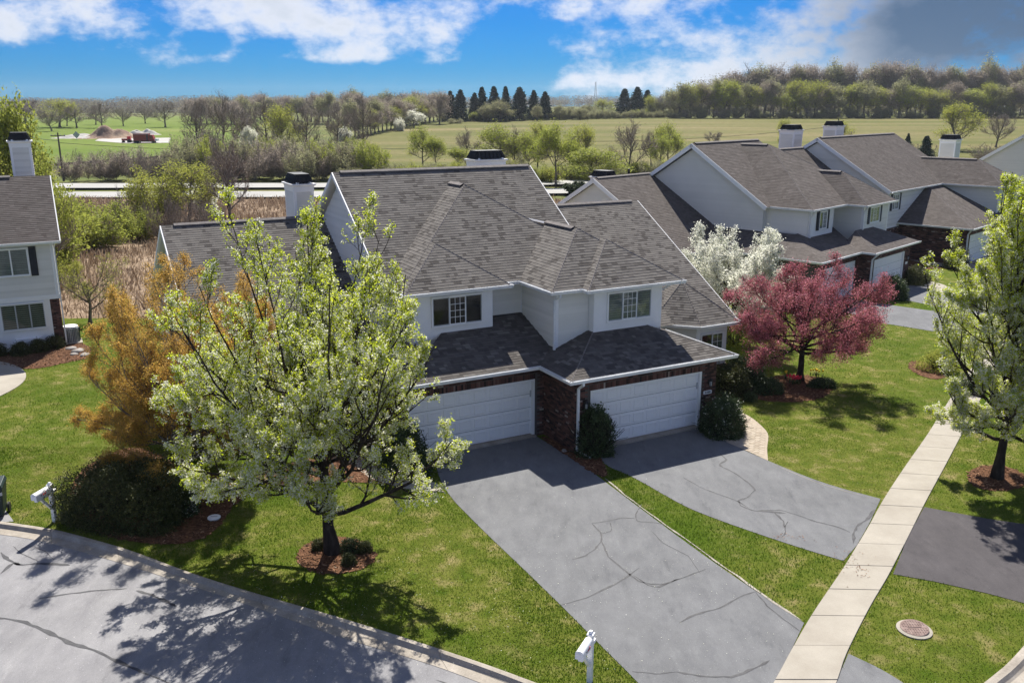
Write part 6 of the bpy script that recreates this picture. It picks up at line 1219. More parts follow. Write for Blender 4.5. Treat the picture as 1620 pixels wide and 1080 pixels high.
# ------------------------------------------------------------------ trees of the fields and woods: a few shapes, each standing in many places
def far_tree(seed, kind):
    """unit-height tree; returns trunk mesh and crown mesh"""
    rg = np.random.default_rng(seed)
    if kind == 'spruce':
        T = grow(rg, np.zeros((1, 3)), np.array([[0, 0, 1.]]), np.array([.97]), 6, .3, .01); v, f = tubes(T, np.linspace(.018, .002, 6)[None], 7); n = 520; z = rg.uniform(.05, .98, n)**1.0; a = rg.uniform(0, 6.28, n); r = (.27*(1-z)**.8+.01)*(.55+.6*rg.random(n))*(1+.13*np.sin(z*60+seed))*(1+.15*np.sin(2*a+seed+z*9))
        S = np.c_[np.zeros((n, 2)), z]; D = np.c_[np.cos(a), np.sin(a), np.full(n, -.12)]; B = S+D*r[:, None]; B[:, 2] += -.03*rg.random(n); sites = np.concatenate([S+(B-S)*t for t in (.35, .55, .75, .9, 1.0)]); V = leaves(rg, sites, 3, .012, .020, 0, 1, .5, .2)
        return np_mesh('spruce_trunk', v, f, np.full(len(f), .5), M['bark'], True), mix_mesh('spruce_crown', [(*V, LEAF['spruce'])])
    sh = kind.startswith('shrub')
    env = {'willow': [(.12, .1), (.25, .30), (.5, .42), (.75, .34), (1.0, .1)], 'poplar': [(.05, .1), (.2, .2), (.5, .24), (.8, .15), (1.0, .03)]}.get(kind, [(.10, .08), (.25, .25), (.5, .36), (.78, .30), (1.0, .06)] if not sh else [(0, .2), (.2, .45), (.6, .55), (1.0, .25)])
    nl = 12 if not sh else 26; hl = (.18, .6) if not sh else (.01, .12)
    g = hero_tree(seed, 1.0, env, 0, 0, nl=nl, hl=hl, r0=.020 if not sh else .007, k2=8, k3=7 if not sh else 5, k4=3, trunk_top=.75 if not sh else .2, lean=.08, up1=.6 if kind != 'willow' else .3, up2=.4, ang=.6)
    tw = .0022 if not sh else .003; g = list(g); rg = g[0]
    v, f = join([tubes(g[1], g[2], 6), tubes(g[3], np.maximum(g[4], .0035), 4)]); tr = np_mesh(kind+'_trunk', v, f, np.full(len(f), .5), M['bark_grey'], True)
    v2, f2 = join([tubes(g[5][:, ::2], np.maximum(g[6][:, ::2], tw*1.2), 3), tubes(g[7][:, ::2], np.full(g[7][:, ::2].shape[:2], tw), 3)]); sets = [(v2, f2, rg.random(len(f2)), LEAF['twig'])]
    L4 = g[9]; V = leaves(rg, (L4[:, 0]+L4[:, 2])/2, 1, .004, .016 if kind.endswith('bare') else .001, 0, 1, .10, 0); 
    if kind.endswith('bare'): sets.append((*V, LEAF['twig']))
    dens = {'shrub_rust': ('rust', 1, .014), 'bud': ('bud', 2, .0095), 'green': ('green', 2, .0115), 'willow': ('green', 4, .0105), 'poplar': ('green', 4, .0115), 'white': ('white', 4, .014), 'olive': ('olive', 2, .0125), 'rust': ('rust', 2, .0105), 'shrub_green': ('green', 2, .017), 'shrub_bud': ('bud', 2, .016), 'shrub_olive': ('olive', 1, .019), 'shrub_dark': ('shrub', 6, .028), 'shrub_white': ('white', 3, .02)}.get(kind)
    if dens:
        m_, n, s_ = dens; V = leaves(rg, np.concatenate([L4[:, 1], L4[:, 2]]), n, .012, s_, 0, 1, .6, .3); sets.append((*V, LEAF[m_]))
    return tr, mix_mesh(kind+'_crown', sets)
KD = {'b': 'bare', 'y': 'bud', 'g': 'green', 'w': 'willow', 'p': 'poplar', 's': 'spruce', 'f': 'white', 'o': 'olive', 'r': 'rust', 'B': 'shrub_bare', 'G': 'shrub_green', 'Y': 'shrub_bud', 'O': 'shrub_olive', 'F': 'shrub_white', 'D': 'shrub_dark', 'R': 'shrub_rust'}
NAMES = {'b': 'bare_tree', 'y': 'budding_tree', 'g': 'green_tree', 'w': 'willow_tree', 'p': 'poplar_tree', 's': 'spruce_tree', 'f': 'blossom_tree', 'o': 'olive_tree', 'r': 'leafless_tree', 'B': 'bare_shrub', 'G': 'green_shrub', 'Y': 'budding_shrub', 'O': 'olive_shrub', 'F': 'blossom_shrub', 'D': 'dark_shrub', 'R': 'twiggy_shrub'}
WD = {'b': 'leafless grey brown tree', 'y': 'tree with yellow green buds', 'g': 'fresh green tree', 'w': 'pale green willow', 'p': 'slim yellow green poplar', 's': 'dark spruce', 'f': 'white flowering tree', 'o': 'thinly leaved olive tree', 'r': 'grey brown leafless tree', 'B': 'leafless brown thicket shrub', 'G': 'bright green shrub', 'Y': 'yellow budding shrub', 'O': 'grey olive shrub', 'F': 'white flowering shrub', 'D': 'dark round bush'}
LIB = {}
def lib(k):
    if k not in LIB: LIB[k] = [far_tree(100+ord(k)+7*i, KD[k]) for i in range(3 if k in 'byosgBRrO' else 2)]
    return LIB[k]
rgf = random.Random(77)
ORD = ['leftmost', 'second', 'third', 'fourth', 'fifth', 'sixth', 'seventh', 'eighth', 'ninth', 'tenth', 'eleventh', 'twelfth', 'thirteenth', 'fourteenth', 'fifteenth', 'sixteenth', 'seventeenth', 'eighteenth', 'nineteenth', 'twentieth']
TENS = {2: 'twenty', 3: 'thirty', 4: 'forty', 5: 'fifty'}
def order(i):
    n = i+1
    if n < 21: return ORD[i]
    w_ = TENS[n//10]
    return w_[:-1]+'ieth' if n % 10 == 0 else w_+'-'+(['first']+ORD[1:9])[n % 10-1]
CNT = {}
def stand(k, x, y, z, h, wd, lab, group):
    """wd = crown width in metres"""
    a = lib(k)[rgf.randrange(len(lib(k)))]; nat = {'s': .42, 'w': .86, 'p': .5}.get(k, .74 if k.islower() else 1.1); s = wd/(nat*h)
    if '#' in lab: CNT[lab] = CNT.get(lab, -1)+1; lab = lab.replace('#', order(CNT[lab]))
    t = empty(NAMES[k], (x, y, z-.1), rgf.uniform(0, 6.28), lab, 'tree' if k.islower() else 'shrub', group); t.scale = (h*s, h*s, h)
    link('trunk', a[0], t); link('crown', a[1], t)
